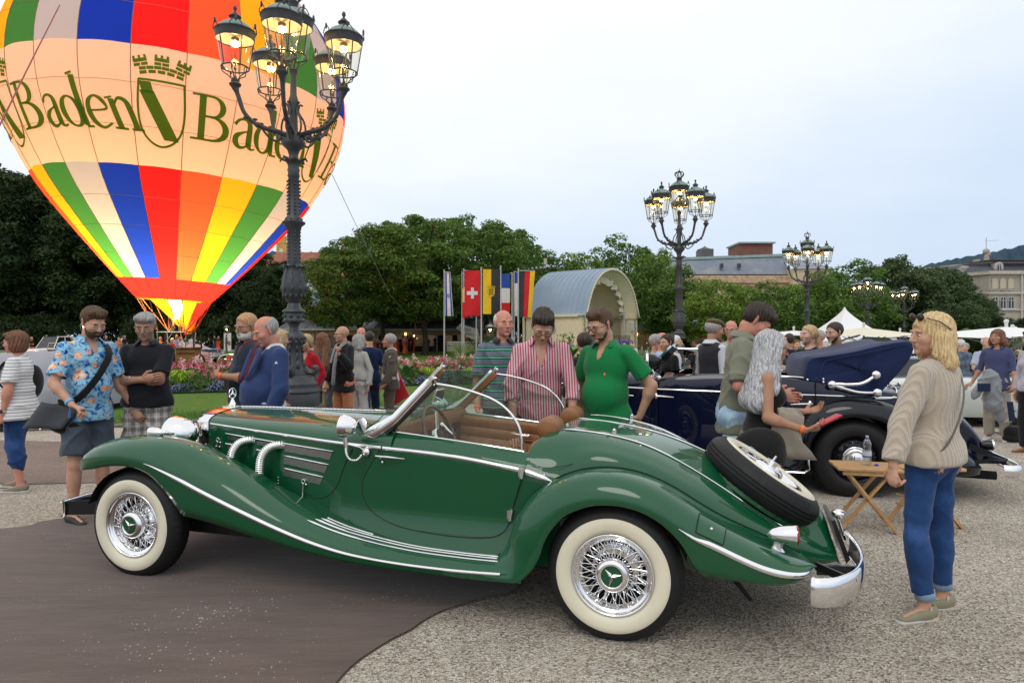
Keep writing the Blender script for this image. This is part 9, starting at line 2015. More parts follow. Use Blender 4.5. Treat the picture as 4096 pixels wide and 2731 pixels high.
for k in 'LR':
 an,fd=r.leg[k][2],r.leg[k][3];mb=MB();mb.lathe([(.050,-.012),(.054,-.01),(.054,.03),(.049,.032)],an+V3(0,0,.075),20,rot_to(tuple(r.leg[k][2]-r.leg[k][1])));mb.build('jeans_turn_up',denim('turned_up_denim',(.20,.30,.42)),ro,smooth=True)
 S=SDF();a_=an+V3(0,0,-.062);S.cap(a_-fd*.045,a_+fd*.16+V3(0,0,-.012),.043,.036,.01);gz_=an[2]-.086;S.cuts+=[(V3(0,0,gz_),(0,0,-1)),(a_+V3(0,0,-.0),tuple(nz(fd*.10+V3(0,0,1))))];v,q=S.mesh(.007);mesh_np('rope_wedge_sole',v,q,mat('jute_sole',(.42,.33,.18),rough=.95,noise=(60,.3)),ro)
 mb=MB();mb.grid([[tuple(an-fd*(.035+.008*cos(a))*1.0+V3(-fd[1],fd[0],0)*.045*sin(a)+fd*.045*(1-cos(a))+V3(0,0,z))for a in lsp(-1.5,1.5,11)]for z in(-.05,-.02,.012)]);mb.build('woven_heel_strap',mat('woven_pale_strap',(.5,.47,.38),rough=.9,noise=(90,.4)),ro,smooth=True)
mb=MB()
for x in(-1,1):
 c_=r.hp(x*.04,-.075,.105);mb.ell(tuple(c_),V3(.034,.010,.024),12,8,Matrix(r.HM.tolist()))
 mb.tube([tuple(r.hp(x*.07,-.06,.10)),tuple(r.hp(x*.098,.0,.075)),tuple(r.hp(x*.094,.06,.03))],.0035,6)
mb.build('sunglasses',m_dash,ro)
mb=MB();pts=[tuple(r.up(p))for p in((-.115,-.02,1.475),(-.10,.085,1.44),(-.04,.150,1.30),(.06,.158,1.12),(.15,.12,.98),(.20,.03,.92))];mb.tube(cspline(pts,6),.011,8,flat=((0,1,0),.35));mb.build('bag_strap',mat('taupe_strap',(.14,.12,.10),rough=.5),ro)
m_bs=C('slate_blue_shirt',(.065,.075,.17))
ro,r=pp('dark haired man in a slate blue shirt and beige trousers with a jacket over his arm',3990,10.9,-48,kind='mid',skin='tan',rig=dict(Ht=1.75,head=(-14,-4,0),armL=((.06,-.25,-1),(-.30,-.35,-.75),(-.3,-.2,-.9),(0,1,0),.6),armR=((-.1,.3,-1),(-.4,0,-.7),(-.6,0,-.3),(0,0,-1),.6)),hairs=('midlong','auburn',.6),brows='dark',top=(m_bs,dict(sleeve=1.15,hem=.80,loose=.02,fold=.008,seed=9,cuff=.008)),bottom=(C('beige_chinos',(.40,.36,.29)),dict(inf=.02,straight=.012,fold=.008)),collar=(m_bs,.65),shoes=(mat('white_sneaker',(.70,.70,.70),rough=.5),))
blx=GX(3950,10.6);o=blob('grey_jacket',[('c',(-.02,0,1.02),(-.22,.0,.78),.09,.07),('c',(.04,0,1.02),(.18,.0,.40),.10,.08),('c',(0,0,1.06),(.05,0,.6),.10,.12),('c',(-.20,0,.80),(-.24,0,.72),.07,.05)],C('grey_blue_jacket',(.26,.28,.30)),None,.018,folds(.012,4));o.location=(blx,10.55,0);tag(o,'grey and navy jacket hanging from the arm of the man in the slate blue shirt','jacket')
mb=MB();mb.grid([[(.20+.10*i/3-.06*j/6+.10*(j/6),-.09,.66-.30*j/6)for i in range(4)]for j in range(7)]);mb.grid([[(-.26+.20*i/3,-.11,.94-.12*j/3)for i in range(4)]for j in range(4)]);mb.build('navy_lining',C('navy_quilted_lining',(.012,.022,.06)),o,smooth=True)
pp('person in dark trousers and a pale lilac sleeve cut off by the right edge',4128,9.6,-80,kind='mid',rig=dict(Ht=1.72,female=True,armL=((-.1,-.3,-1),(-.1,-.2,-1),(0,0,-1),(0,1,0),.4)),hairs=('bob','dark',1),top=(C('pale_lilac_shirt',(.5,.48,.56)),dict(sleeve=1.9,hem=.9)),bottom=(C('black_track_trousers',(.012,.013,.02)),dict(inf=.02)),shoes=(mat('tan_sandal',(.24,.09,.03),rough=.5),))
ro,r=pp('blonde woman with a ponytail in a black t-shirt behind the navy convertible',3238,8.7,-62,kind='near',skin='fair',rig=dict(Ht=1.77,female=True,head=(-12,-2,0),armL=((-.10,-.30,-1),(-.4,-.35,-.5),(-.5,-.2,-.5),(0,0,-1),.5)),hairs=('ponytail','sand',1),top=(C('black_tshirt',(.011,.011,.013)),dict(sleeve=.8,hem=.85,loose=.014,flare=.02,fold=.005)),bottom=(mJd,dict()),shoes=(mat('dark_shoe',(.03,.03,.03)),))
mb=MB();mb.tube([tuple(r.up(p))for p in((-.11,-.02,1.46),(-.07,-.13,1.38),(.04,-.16,1.2),(.13,-.12,1.05))],.008,6);mb.build('bag_strap',mBg,ro)
ro,r=pp('man with short dark hair in a camel turtleneck behind the folded canvas top',3345,8.5,-55,kind='near',skin='light',rig=dict(Ht=1.80,head=(-14,8,0)),hairs=('short','dark',1.0),beard=('brown',.85),top=(C('camel_turtleneck',(.27,.165,.095)),dict(sleeve=1.9,hem=.9,neck='high',loose=.01)),bottom=(mJd,dict()),shoes=(mat('dark_shoe',(.03,.03,.03)),))
Mk=mat('dark_shoe',(.03,.03,.03))
def bg(label,u,Y,yaw,hs_,top_,tk,bot,Ht=1.72,fem=False,skin='light',girth=1.0,kind='mid',group=None,**rk):
 return pp(label,u,Y,yaw,kind=kind,skin=skin,rig=dict(Ht=Ht,female=fem,girth=girth,**rk),hairs=hs_,top=(top_,tk),bottom=(bot,dict()),shoes=(Mk,),group=group)
bg('grey haired man in a black polo between the ponytail woman and the turtleneck man',3276,11.0,-70,('short','grey',1),C('black_tshirt',(.011,.011,.013)),dict(sleeve=.7),mJd,1.74,girth=1.2,skin='ruddy')
bg('laughing woman with long light brown hair in a black leather jacket',3120,11.0,70,('long','ginger',.8),mat('black_leather_jacket',(.012,.012,.014),rough=.35),dict(sleeve=1.9),mJd,1.66,True)
bg('dark haired person in a navy t-shirt, back turned, beside the laughing woman',3158,12.5,160,('short','dark',1.1),C('navy_tshirt',(.008,.016,.06)),dict(sleeve=.7),mJd,1.72,skin='tan')
bg('man in a pale shirt farther behind the laughing woman',3185,16,0,('short','brown',1),C('pale_grey_tee',(.45,.45,.45)),dict(sleeve=.7),mJd,1.72)
bg('person in a pale beige top bending forward behind the silver haired woman',3105,9.8,-60,('short','grey',1),C('beige_top',(.42,.37,.32)),dict(sleeve=1.9,loose=.04),mJd,1.45,girth=1.2)
bg('grey haired man with glasses in a mint green shirt left of the spot lamp of the navy car',2622,10.4,60,('short','grey',1),C('mint_shirt',(.22,.50,.42)),dict(sleeve=.8),mJd,1.66,skin='ruddy')
bg('man in a pale blue shirt beside the woman with the dark hair bun',2648,10.0,70,('ring','grey',1),C('sky_blue_shirt',(.40,.50,.72)),dict(sleeve=1.9,loose=.02),mJd,1.68,skin='ruddy')
bg('woman with a dark hair bun and glasses in a black top',2672,9.5,-70,('bun','dark',1),C('black_tshirt',(.011,.011,.013)),dict(sleeve=.7),mJd,1.66,True,head=(10,5,0))
bg('white haired man just visible above the windscreen of the navy convertible',2700,11.5,60,('short','white',1),C('white_shirt',(.62,.64,.68)),dict(sleeve=.7),mJd,1.66)
bg('man in a black long sleeved shirt hidden behind the man in the green polo',2338,7.6,-170,('short','dark',1),C('black_long_sleeve',(.011,.011,.013)),dict(sleeve=1.4,loose=.02),mJd,1.66,girth=1.1)
ro,r=bg('woman in a black top with a small black bag standing in front of the flower bed',2783,19.5,-20,('bob','auburn',1),C('black_tshirt',(.011,.011,.013)),dict(sleeve=.8,loose=.03),m_jean,1.66,True,girth=1.1,armR=((-.3,-.2,-1),(.3,-.45,-.7),(.5,-.2,-.3),(0,0,-1),.6),armL=((.3,-.2,-1),(-.3,-.45,-.7),(-.5,-.2,-.3),(0,0,-1),.6))
mb=MB();mb.box((.03,-.20,.98),(.22,.08,.16));mb.tube([(.12,-.17,1.05),(0,-.16,1.3),(-.1,-.05,1.46)],.012,6);mb.build('handbag',mBg,ro)
# flag poles
m_pole=mat('white_pole_paint',(.50,.50,.50),rough=.35,metal=.2);FY=52.0
def fm(name,c):return mat(name,c,rough=.8,noise=(3,.06))
c_w,c_b,c_r,c_y,c_k=fm('flag_white',(.72,.72,.74)),fm('flag_blue',(.02,.07,.36)),fm('flag_red',(.62,.015,.02)),fm('flag_yellow',(.80,.50,.02)),fm('flag_black',(.035,.035,.04))
def pole(u,vt,dy,label,uf=None,vf=None,cols=None,sideways=1,orient='v',w2=None,extra=None):
 Y=FY+dy;x=GX(u,Y);z0=gz(Y,x);H_=ZV(vt,Y)-z0;o=empty('flag_pole',(x,Y,z0),0,label,'flag pole','flag poles left of the bandstand');mb=MB();mb.tube([(0,0,0),(0,0,H_)],[.07,.045],10);mb.ell((0,0,H_+.03),.06,8,6);mb.build('pole',m_pole,o)
 if cols is None:return o
 ul,ur=uf;vt_,vb=vf;xl,xr=GX(ul,Y)-x,GX(ur,Y)-x;zt,zb=ZV(vt_,Y)-z0,ZV(vb,Y)-z0;fl_=empty('flag',(0,0,0),parent=o);n=len(cols)
 mb=MB();mb.tube([(0,-.03,zt+.06),(xr,-.03,zt+.04)],.03,6);mb.build('cross_bar',m_pole,o)
 def sp(a,b):
  xx=xl+(xr-xl)*a;w_=(w2 or 0)*b*a;return(xx+w_,-.05+.10*sin(3.2*a+5*b)*b+.04*sin(9*b+4*a),zt+(zb-zt)*b)
 for i,m in enumerate(cols):
  a0_,a1_,b0_,b1_=(i/n,(i+1)/n,0,1)if orient=='v' else(0,1,i/n,(i+1)/n)
  if isinstance(m,tuple):m,(p,q)=m;(a0_,a1_)=(p,q)if orient=='v' else(0,1);(b0_,b1_)=(0,1)if orient=='v' else(p,q)
  mb=MB();mb.grid([[sp(a0_+(a1_-a0_)*i_/6,b0_+(b1_-b0_)*j/14)for i_ in range(7)]for j in range(15)]);f_=mb.build('stripe',m,fl_,smooth=True)
 if extra:
  for m,poly in extra:
   mb=MB();mb.add([(sp(a,b)[0],sp(a,b)[1]-.025,sp(a,b)[2])for a,b in poly],[tuple(range(len(poly)))]);mb.build('emblem',m,fl_,smooth=False)
 return o
star=[(.5+.26*cos(a),.53+.055*sin(a))for a in[pi/2+k*2*pi/3 for k in range(3)]];star2=[(.5+.26*cos(a),.53+.055*sin(a))for a in[-pi/2+k*2*pi/3 for k in range(3)]]
def ringp(t):
 out=[]
 for k in range(3):a,b=t[k],t[(k+1)%3];d=(b[0]-a[0],b[1]-a[1]);n_=(-d[1]*.3,d[0]*.022);out.append((c_b,[a,b,(b[0]+n_[0],b[1]+n_[1]),(a[0]+n_[0],a[1]+n_[1])]))
 return out
pole(1777,1083,0,'leftmost flag pole with a white and blue flag with a six pointed star',(1781,1802),(1092,1264),[c_w,(c_b,(.05,.28)),(c_w,(.28,.72)),(c_b,(.72,.92)),(c_w,(.92,1.0))][1:]+[(c_w,(0,.05))],w2=.22,extra=ringp(star)+ringp(star2))
pole(1848,1091,4,'flag pole with a black, yellow and red flag mostly hidden behind the Swiss flag',(1849,1858),(1098,1264),[c_k,c_y,c_r],orient='h')
pole(1855,1080,2,'flag pole with a black, white and red flag peeping out behind the Swiss flag',(1853,1872),(1085,1272),[c_k,c_w,c_r],orient='h')
pole(1925,1073,-1,'flag pole with the red flag bearing a white cross',(1858,1921),(1082,1263),[c_r],extra=[(c_w,[(.42,.38),(.60,.38),(.60,.62),(.42,.62)]),(c_w,[(.16,.46),(.42,.46),(.42,.54),(.16,.54)]),(c_w,[(.60,.46),(.84,.46),(.84,.54),(.60,.54)])])
lion=lambda y:[(c_k,[(.35,y),(.42,y-.012),(.60,y-.008),(.68,y+.008),(.60,y+.012),(.45,y+.010)]),(c_k,[(.40,y+.008),(.44,y+.008),(.42,y+.024),(.38,y+.024)]),(c_k,[(.58,y+.008),(.62,y+.008),(.63,y+.024),(.59,y+.024)])]
pole(2003,1067,-1,'flag pole with the yellow and black flag bearing a crowned coat of arms',(1932,1998),(1077,1256),[c_y,c_k],extra=[(fm('shield_gold',(.66,.42,.03)),[(.28,.42),(.72,.42),(.72,.53),(.66,.59),(.50,.62),(.34,.59),(.28,.53)])]+lion(.455)+lion(.505)+lion(.555)+[(fm('shield_gold',(.66,.42,.03)),[(.26,.405),(.24,.375),(.34,.39),(.42,.37),(.50,.385),(.58,.37),(.66,.39),(.76,.375),(.74,.405)])])
pole(2048,1095,3,'flag pole with the blue, white and red flag in horizontal thirds',(2004,2040),(1095,1269),[c_b,c_w,c_r],orient='h')
pole(2056,1092,5,'flag pole with a pale blue and white flag behind the German flag',(2058,2072),(1090,1264),[c_b,c_w,c_w,c_w],orient='h')
pole(2073,1077,-1,'flag pole with the black, red and yellow flag at the right of the row',(2077,2140),(1086,1269),[(c_k,(0,.36)),(c_r,(.36,.70)),(c_y,(.70,1.0))],w2=-.28)
pole(1905,1270,3,'short looking flag pole left of the cross flag pole, top hidden')
pole(2125,1262,1,'thin pole in front of the round window of the bandstand')
# flower bed
rg=np.random.default_rng(12)
bedc=[(-13.5,21.2),(-10.6,21.4),(-7,22.9),(-3.6,25.0),(0,26.4),(4,27.2),(9,27.0),(13,26.4),(20,26)]
bc_f=interp([(x,y)for x,y in bedc])
def scatter(n,d0,d1,x0=-13.3,x1=19):
 x=rg.uniform(x0,x1,n);y=np.array([bc_f(a)for a in x])+rg.uniform(d0,d1,n);return x,y
def quads(centers,size,up=.4,droop=0.0,elong=1.6):
 n=len(centers);nrm=rg.normal(size=(n,3))+np.array([0,-.6,up]);nrm/=np.linalg.norm(nrm,axis=1)[:,None];t=np.cross(nrm,rg.normal(size=(n,3)));t/=np.linalg.norm(t,axis=1)[:,None];b=np.cross(nrm,t);s=(size*rg.uniform(.6,1.3,n))[:,None]
 Q=np.stack([centers-t*s*elong*.5,centers-b*s*.35,centers+t*s*elong*.5,centers+b*s*.35],1).reshape(-1,3);return Q
def cloud(name,C_,size,m,label,cat='flowers',**kw):
 Q=quads(C_,size,**kw);o=mesh_np(name,Q,np.arange(len(Q)).reshape(-1,4),m,smooth=False);o['kind']='stuff';tag(o,label,cat);return o
m_fol=leaf_mat('bed_foliage',(.03,.07,.015),(.075,.14,.03),(.16,.24,.06));
x,y=scatter(16000,.3,5.2);hh=.12+.62*np.clip((y-np.array([bc_f(a)for a in x]))/2.6,0,1);z=np.array([gz(b,a)for a,b in zip(x,y)])+rg.uniform(.02,1,len(x))*hh
cloud('bed_foliage',np.stack([x,y,z],1),.14,m_fol,'green leaves filling the long flower bed','foliage')
def heads(n,d0,d1,zlo,zhi,rad,per,size,m,label,x0=-13.3,x1=19,sz=1.0):
 x,y=scatter(n,d0,d1,x0,x1);z=np.array([gz(b,a)for a,b in zip(x,y)])+rg.uniform(zlo,zhi,n);c=np.repeat(np.stack([x,y,z],1),per,0)+rg.normal(size=(n*per,3))*np.array([rad,rad,rad*sz]);return cloud('flower_mass',c,size,m,label)
fmm=lambda nm,c:mat(nm,c,rough=.7,noise=(14,.25))
heads(190,1.6,4.2,.62,.98,.055,34,.065,fmm('rose_pink_petals',(.62,.14,.20)),'rose pink flower heads above the bed')
heads(150,1.8,4.4,.70,1.05,.055,34,.062,fmm('pale_pink_petals',(.80,.50,.52)),'pale pink and white flower heads above the bed')
heads(110,1.5,4.0,.60,.95,.045,26,.06,fmm('crimson_petals',(.40,.015,.05)),'crimson flower heads scattered over the bed')
heads(110,1.3,2.6,.40,.75,.04,34,.055,fmm('salmon_spike_petals',(.66,.20,.20)),'salmon pink upright flower spikes in the bed',sz=2.6)
heads(90,1.2,3.6,.3,.7,.03,14,.05,fmm('white_petals',(.7,.7,.68)),'small white flowers sprinkled in the bed')
def clump_mesh(name,mk):
 V_,m=mk();me=bpy.data.meshes.new(name);me.from_pydata(V_.tolist(),[],np.arange(len(V_)).reshape(-1,4).tolist());me.materials.append(m);return me
def ager():
 n=420;d=rg.normal(size=(n,3));d[:,2]=np.abs(d[:,2]);d/=np.linalg.norm(d,axis=1)[:,None];return quads(d*np.array([.52,.36,.30]),.052,up=1.0,elong=1.0),fmm('lavender_blue_petals',(.27,.25,.60))
me_b=clump_mesh('blossoms',ager)
def agl():
 n=260;d=rg.normal(size=(n,3));d[:,2]=np.abs(d[:,2]);d/=np.linalg.norm(d,axis=1)[:,None];return quads(d*np.array([.47,.33,.26]),.10,up=.6),m_fol
me_bl=clump_mesh('leaves',agl)
def limeg():
 n=240;a=rg.uniform(0,6.28,n);l_=rg.uniform(.35,.70,n);sp_=rg.uniform(.2,.8,n);Q=[]
 for i in range(n):
  d=np.array([cos(a[i]),sin(a[i]),0]);s=np.array([-d[1],d[0],0])*.012;p0=d*.06;p1=d*sp_[i]*l_[i]*.5+np.array([0,0,l_[i]*.75]);p2=d*sp_[i]*l_[i]+np.array([0,0,l_[i]*(.9-.45*sp_[i])])
  Q+=[p0-s,p0+s,p1+s,p1-s,p1-s,p1+s,p2+s*.2,p2-s*.2]
 return np.array(Q),mat('lime_green_blades',(.34,.50,.03),rough=.6,noise=(6,.25))
me_l=clump_mesh('blades',limeg)
xx=-13.2;k=0
while xx<12:
 y=bc_f(xx)+.55+.25*sin(k*2.1);s_=.75+.35*((k*37)%10)/10
 o=empty('ageratum_clump',(xx,y,gz(y,xx)+.08),k*1.3,'low cushion of lavender blue flowers along the front edge of the bed','flowers','lavender blue flower cushions');o.scale=(s_,s_,s_)
 for nm,me in(('blossoms',me_b),('leaves',me_bl)):c=bpy.data.objects.new(nm,me);COL.objects.link(c);c.parent=o
 xx+=.78+.3*((k*53)%7)/7;k+=1
xx=-12.6;k=0
while xx<13:
 y=bc_f(xx)+1.25+.3*sin(k*1.7);s_=.9+.35*((k*29)%10)/10
 o=empty('lime_grass_tuft',(xx,y,gz(y,xx)+.1),k,'fountain shaped tuft of lime green grass in the flower bed','ornamental grass','lime green grass tufts');o.scale=(s_*1.1,s_,s_);c=bpy.data.objects.new('blades',me_l);COL.objects.link(c);c.parent=o
 xx+=1.5+.8*((k*31)%7)/7;k+=1
def frond(mb,a,L_,up_,w,nleaf=26,drp=.9,base=(0,0,0)):
 d=Vector((cos(a),sin(a),0));pts=[Vector(base)+d*(L_*t*cos(up_*(1-.3*t)))+Vector((0,0,L_*(t*sin(up_)-drp*t*t*.75)))for t in lsp(0,1,12)]
 mb.tube(pts,[.022*(1-.08*i)for i in range(12)],4)
 for k in range(nleaf):
  t=.12+.86*k/nleaf;i=min(int(t*11),10);p=pts[i].lerp(pts[i+1],t*11-i);tg=(pts[i+1]-pts[i]).normalized();sd=tg.cross(Vector((0,0,1))).normalized();ll=w*sin(pi*(.12+.83*t))**.7
  for s_ in(-1,1):q=p+sd*s_*ll*.8+tg*ll*.45-Vector((0,0,ll*.35));mb.add([p-tg*.018,p+tg*.018,q+tg*.004,q],[(0,1,2,3)])
m_palm=leaf_mat('palm_green',(.07,.13,.03),(.14,.22,.055),(.24,.33,.10))
PA=empty('date_palm',(GX(3890,19),19,gz(19,GX(3890,19))),0,'feathery date palm behind the head of the blonde woman','palm')
mb=MB();mb.tube([(0,0,0),(0,0,1.35)],[.26,.22],12);
for k in range(40):a=k*2.4;z_=.1+1.25*k/40;mb.ell((.24*cos(a),.24*sin(a),z_),(.07,.07,.05),5,3)
mb.build('trunk',m_bark,PA)
for k in range(30):mb=MB();frond(mb,k*2.399+.2,1.75+.35*sin(k*3),R(78-62*(k/30)),.40,30,.55+.55*k/30,(0,0,1.35));mb.build('frond',m_palm,PA,smooth=False,fixn=False)
def fanpalm(x,y,h,label,n=14,L_=.55):
 o=empty('fan_palm',(x,y,gz(y,x)),0,label,'palm');mb=MB();mb.tube([(0,0,0),(0,0,h)],.06,6);mb.build('trunk',m_bark,o)
 for k in range(n):
  a=k*2.399;el=R(70-75*k/n);d=Vector((cos(a)*cos(el),sin(a)*cos(el),sin(el)));c=Vector((0,0,h))+d*L_*.8;sd=d.cross(Vector((0,0,1)));sd=sd.normalized()if sd.length>.01 else Vector((1,0,0));u_=sd.cross(d);mb=MB();mb.tube([(0,0,h),c],.012,4)
  for q in range(13):b=R(-75+150*q/12);v_=d*cos(b)+sd*sin(b);mb.add([c-u_*.01,c+v_*L_*.55+u_*.02+sd*.02,c+v_*L_-Vector((0,0,.05)),c+v_*L_*.55-sd*.02+u_*.02],[(0,1,2,3)])
  mb.build('fan_leaf',m_palm,o,smooth=False,fixn=False)
fanpalm(GX(1842,27),27.2,.75,'fan palm in the flower bed in front of the flag poles',L_=.62)
fanpalm(GX(2590,30),30,.7,'fan palm near the barriers left of the flat cap man',L_=.6)
def banana(x,y,s,label,n=6):
 o=empty('canna_plant',(x,y,gz(y,x)),0,label,'plant')
 for k in range(n):
  a=k*2.4;d=Vector((cos(a),sin(a),0));sd=Vector((-d.y,d.x,0));rows=[]
  for t in lsp(0,1,8):w=.16*s*sin(pi*(.08+.9*t))**.8;p=d*s*.45*t**1.4+Vector((0,0,s*(.35+.75*t-.22*t*t)));rows.append([p-sd*w,p-Vector((0,0,.03)),p+sd*w])
  mb=MB();mb.grid(rows);mb.tube([(0,0,0),tuple(rows[0][1])],.03,5);mb.build('leaf',mat('broad_green_leaf',(.10,.24,.04),rough=.4,noise=(4,.2)),o,smooth=True)
for(u,Y,s,lb)in((1625,26,.9,'broad leaved canna behind the red bag'),(2112,27,1.9,'tall broad leaved canna between the two men left of the bandstand front'),(2262,28,1.7,'broad leaved canna left of the man in the green polo'),(2215,29,1.3,'smaller canna behind the pink shirt man')):banana(GX(u,Y),Y,s,lb)
sh_me,_c=crown_mesh('shrub_leaves',31,rx=1.3,rz=.7,zc=.6,n_clump=40,leaves=60,lsize=.14,lm=leaf_mat('shrub_green',(.05,.10,.02),(.11,.19,.035),(.2,.3,.06)),crad=(.3,.5),flatb=.8)
for i,(u,Y,sx,lb)in enumerate(((2480,50,2.2,'clipped green hedge in front of the bandstand stage'),(2600,52,1.4,'green shrub right of the bandstand'),(1990,56,1.0,'rounded shrub right of the trailer'),(1950,60,1.2,'dark shrub behind the flag poles'),(2285,46,1.2,'white flowering shrub behind the pink shirt man'))):
 o=bpy.data.objects.new('shrub',sh_me);COL.objects.link(o);x=GX(u,Y);o.location=(x,Y,gz(Y,x));o.scale=(sx,1,1.1+.1*i);o.rotation_euler=(0,0,.0);tag(o,lb,'shrub')
m_fw=mat('dark_green_fence',(.012,.07,.035),rough=.5)
def wire_fence(pts,hgt,label,per=2.5):
 o=empty('wire_fence',(0,0,0),0,label,'fence');L_=[0]
 c=cspline([(x,y,0)for x,y in pts],8)
 for a,b in zip(c,c[1:]):L_.append(L_[-1]+(b-a).length)
 def at(s):i=min(max(int(np.searchsorted(L_,s))-1,0),len(c)-2);t=(s-L_[i])/(L_[i+1]-L_[i]);p=c[i].lerp(c[i+1],t);return Vector((p.x,p.y,gz(p.y,p.x)))
 s=0.0
 while s<L_[-1]:p=at(s);mb=MB();mb.tube([p,p+Vector((0,0,hgt+.06))],.028,8);mb.build('post',m_fw,o);s+=per
 for z in(.12,.45,hgt):mb=MB();mb.tube([at(s)+Vector((0,0,z))for s in np.arange(0,L_[-1],.5)],.006,4);mb.build('rail_wire',m_fw,o)
 mb=MB();s=0.0
 while s<L_[-1]:p=at(s);mb.tube([p,p+Vector((0,0,hgt))],.0022,3,cap=False);s+=.07
 o2=mb.build('mesh_wires',m_fw,o,smooth=False,fixn=False);o2['kind']='stuff'
wire_fence([(x,y-.25)for x,y in bedc],.82,'low green wire fence along the front of the flower bed',4.6)
wire_fence([(-14,27),(-9,27.8),(-3,31.5),(3,33.5),(10,33.5)],.82,'low green wire fence along the back of the flower bed',4.2)
for i,u in enumerate((2485,2560,2640,2760)):
 Y=36+i*.5;x=GX(u,Y);o=empty('crowd_barrier',(x,Y,gz(Y,x)),0,['crowd barrier left of the fan palm','crowd barrier behind the fan palm','crowd barrier behind the woman with the hair bun','crowd barrier behind the woman with the small black bag'][i],'barrier','steel crowd barriers')
 mb=MB();mb.tube([(-1.0,0,.15),(-1.0,0,1.0),(-.9,0,1.08),(.9,0,1.08),(1.0,0,1.0),(1.0,0,.15)],.02,6,closed=True);mb.build('frame',m_steel,o)
 mb=MB()
 for k in range(15):mb.tube([(-.88+.126*k,0,.16),(-.88+.126*k,0,1.07)],.008,4)
 mb.build('bars',m_steel,o)
# folding wooden table, stool, bottle
mWd=NG('beech_wood',col=(.50,.29,.12),rough=.5,coat=.15);wv=mWd.noise(1,4,.6,mWd.mapping((4,40,4)),dist=1.2);mWd.color(mWd.ramp(wv,[(.3,(.40,.21,.08)),(.7,(.60,.37,.17))]));mWd=mWd.m
TX,TY=GX(3462,5.85),5.85;tb=empty('folding_table',(TX,TY,0),R(-14),'small folding wooden side table with a water bottle on it','table')
for k in range(3):mb=MB();mb.box((0,-.135+.135*k,.545),(.50,.128,.022));mb.build('top_slat',mWd,tb,bevel=.004)
for y in(-.17,.17):mb=MB();mb.box((0,y,.515),(.42,.022,.038));mb.build('apron',mWd,tb,bevel=.003)
for y,s_ in((-.145,1),(-.115,-1),(.115,1),(.145,-1)):mb=MB();mb.bar((-.17*s_,y,.52),(.23*s_,y,.0),.022,.042,up=(0,1,0));mb.build('leg',mWd,tb,smooth=False,bevel=.002)
for x in(-.16,.16):mb=MB();mb.tube([(x,-.15,.1),(x,.15,.1)],.009,6);mb.build('cross_rod',mWd,tb)
st=empty('folding_stool',(GX(3700,5.95),5.95,0),R(6),'second folding wooden stool partly hidden behind the blonde woman','stool')
mb=MB();mb.box((0,0,.52),(.52,.34,.025));mb.build('seat',mWd,st,bevel=.004)
for y,s_ in((-.15,1),(-.12,-1),(.12,1),(.15,-1)):mb=MB();mb.bar((-.20*s_,y,.52),(.25*s_,y,.0),.022,.042,up=(0,1,0));mb.build('leg',mWd,st,smooth=False)
for z in(.18,.26):mb=MB();mb.tube([(-.16,-.13,z),(-.16,.14,z)],.009,6);mb.tube([(.16,-.13,z),(.16,.14,z)],.009,6);mb.build('cross_rod',mWd,st)
bz=.556;bx,by=GX(3470,5.86),5.86;bo=empty('water_bottle',(bx,by,bz),0,'plastic water bottle with a blue ring standing on the folding table','bottle')
mb=MB();mb.lathe([(.001,.002),(.030,.0),(.036,.02),(.033,.05),(.036,.07),(.036,.12),(.030,.135),(.029,.15),(.036,.17),(.034,.19),(.022,.215),(.013,.23),(.012,.245),(.001,.246)],n=24);mb.build('bottle_wall',glass_mat('clear_plastic',(.93,.95,.96),.10,.8,.05),bo)
mb=MB();mb.lathe([(.0365,.068),(.0365,.122)],n=24);mb.build('label',NG('bottle_label',col=(.5,.55,.62)).m,bo);mb=MB();mb.lathe([(.0368,.068),(.0368,.082)],n=24);mb.build('label_band',mat('label_blue',(.03,.12,.40)),bo)
mb=MB();mb.lathe([(.0145,.222),(.0150,.234)],n=16);mb.build('neck_ring',mat('cap_blue',(.01,.05,.55)),bo);mb=MB();mb.lathe([(.0125,.232),(.0125,.252),(.001,.252)],n=16);mb.build('neck',mat('pale_neck',(.4,.45,.5)),bo)
mb=MB();mb.lathe([(.016,0),(.016,.014),(.001,.014)],n=18);o=mb.build('bottle_cap',mat('cap_blue',(.01,.05,.55)),loc=(GX(3503,5.84),5.82,bz));tag(o,'blue bottle cap lying on the folding table right of the bottle','cap')
CHX=GX(4052,11.6);ch=empty('camping_chair',(CHX,11.6,0),R(-10),'folding camping chair with yellow blue cushions at the right edge','chair')
mb=MB()
for y in(-.25,.25):mb.tube([(-.25,y,.02),(.22,y,.42),(.30,y,.9)],.012,6);mb.tube([(.25,y,.02),(-.22,y,.42)],.012,6)
mb.tube([(-.25,-.25,.02),(-.25,.25,.02)],.012,6);mb.tube([(.25,-.25,.02),(.25,.25,.02)],.012,6);mb.build('frame',mBk,ch)
mb=MB();mb.box((0,0,.43),(.46,.5,.03));mb.build('seat',mat('blue_yellow_webbing',(.25,.30,.30),rough=.9,noise=(22,.9)),ch,bevel=.01);mb=MB();mb.box((.27,0,.68),(.04,.5,.10));mb.build('back_cushion',mat('yellow_cushion',(.60,.35,.05),rough=.9,noise=(16,.4)),ch,bevel=.015)
o=blob('handbag',[('e',(0,0,.15),(.17,.10,.13)),('e',(0,0,.06),(.19,.11,.06))],mBg,None,.014,cuts=((V3(0,0,0),(0,0,-1)),(V3(0,0,.25),(0,0,1))));o.location=(GX(4062,10.7),10.7,0);tag(o,'black handbag standing on the gravel at the right edge','bag');mb=MB();mb.tube([(.09*cos(a),0,.24+.08*sin(a))for a in lsp(0,pi,9)],.008,6);mb.build('handle',mBg,o)
dc=empty('folding_chair',(GX(130,54),54,gz(54)),R(10),'small white folding chair with an orange picture back on the far lawn','chair');mb=MB()
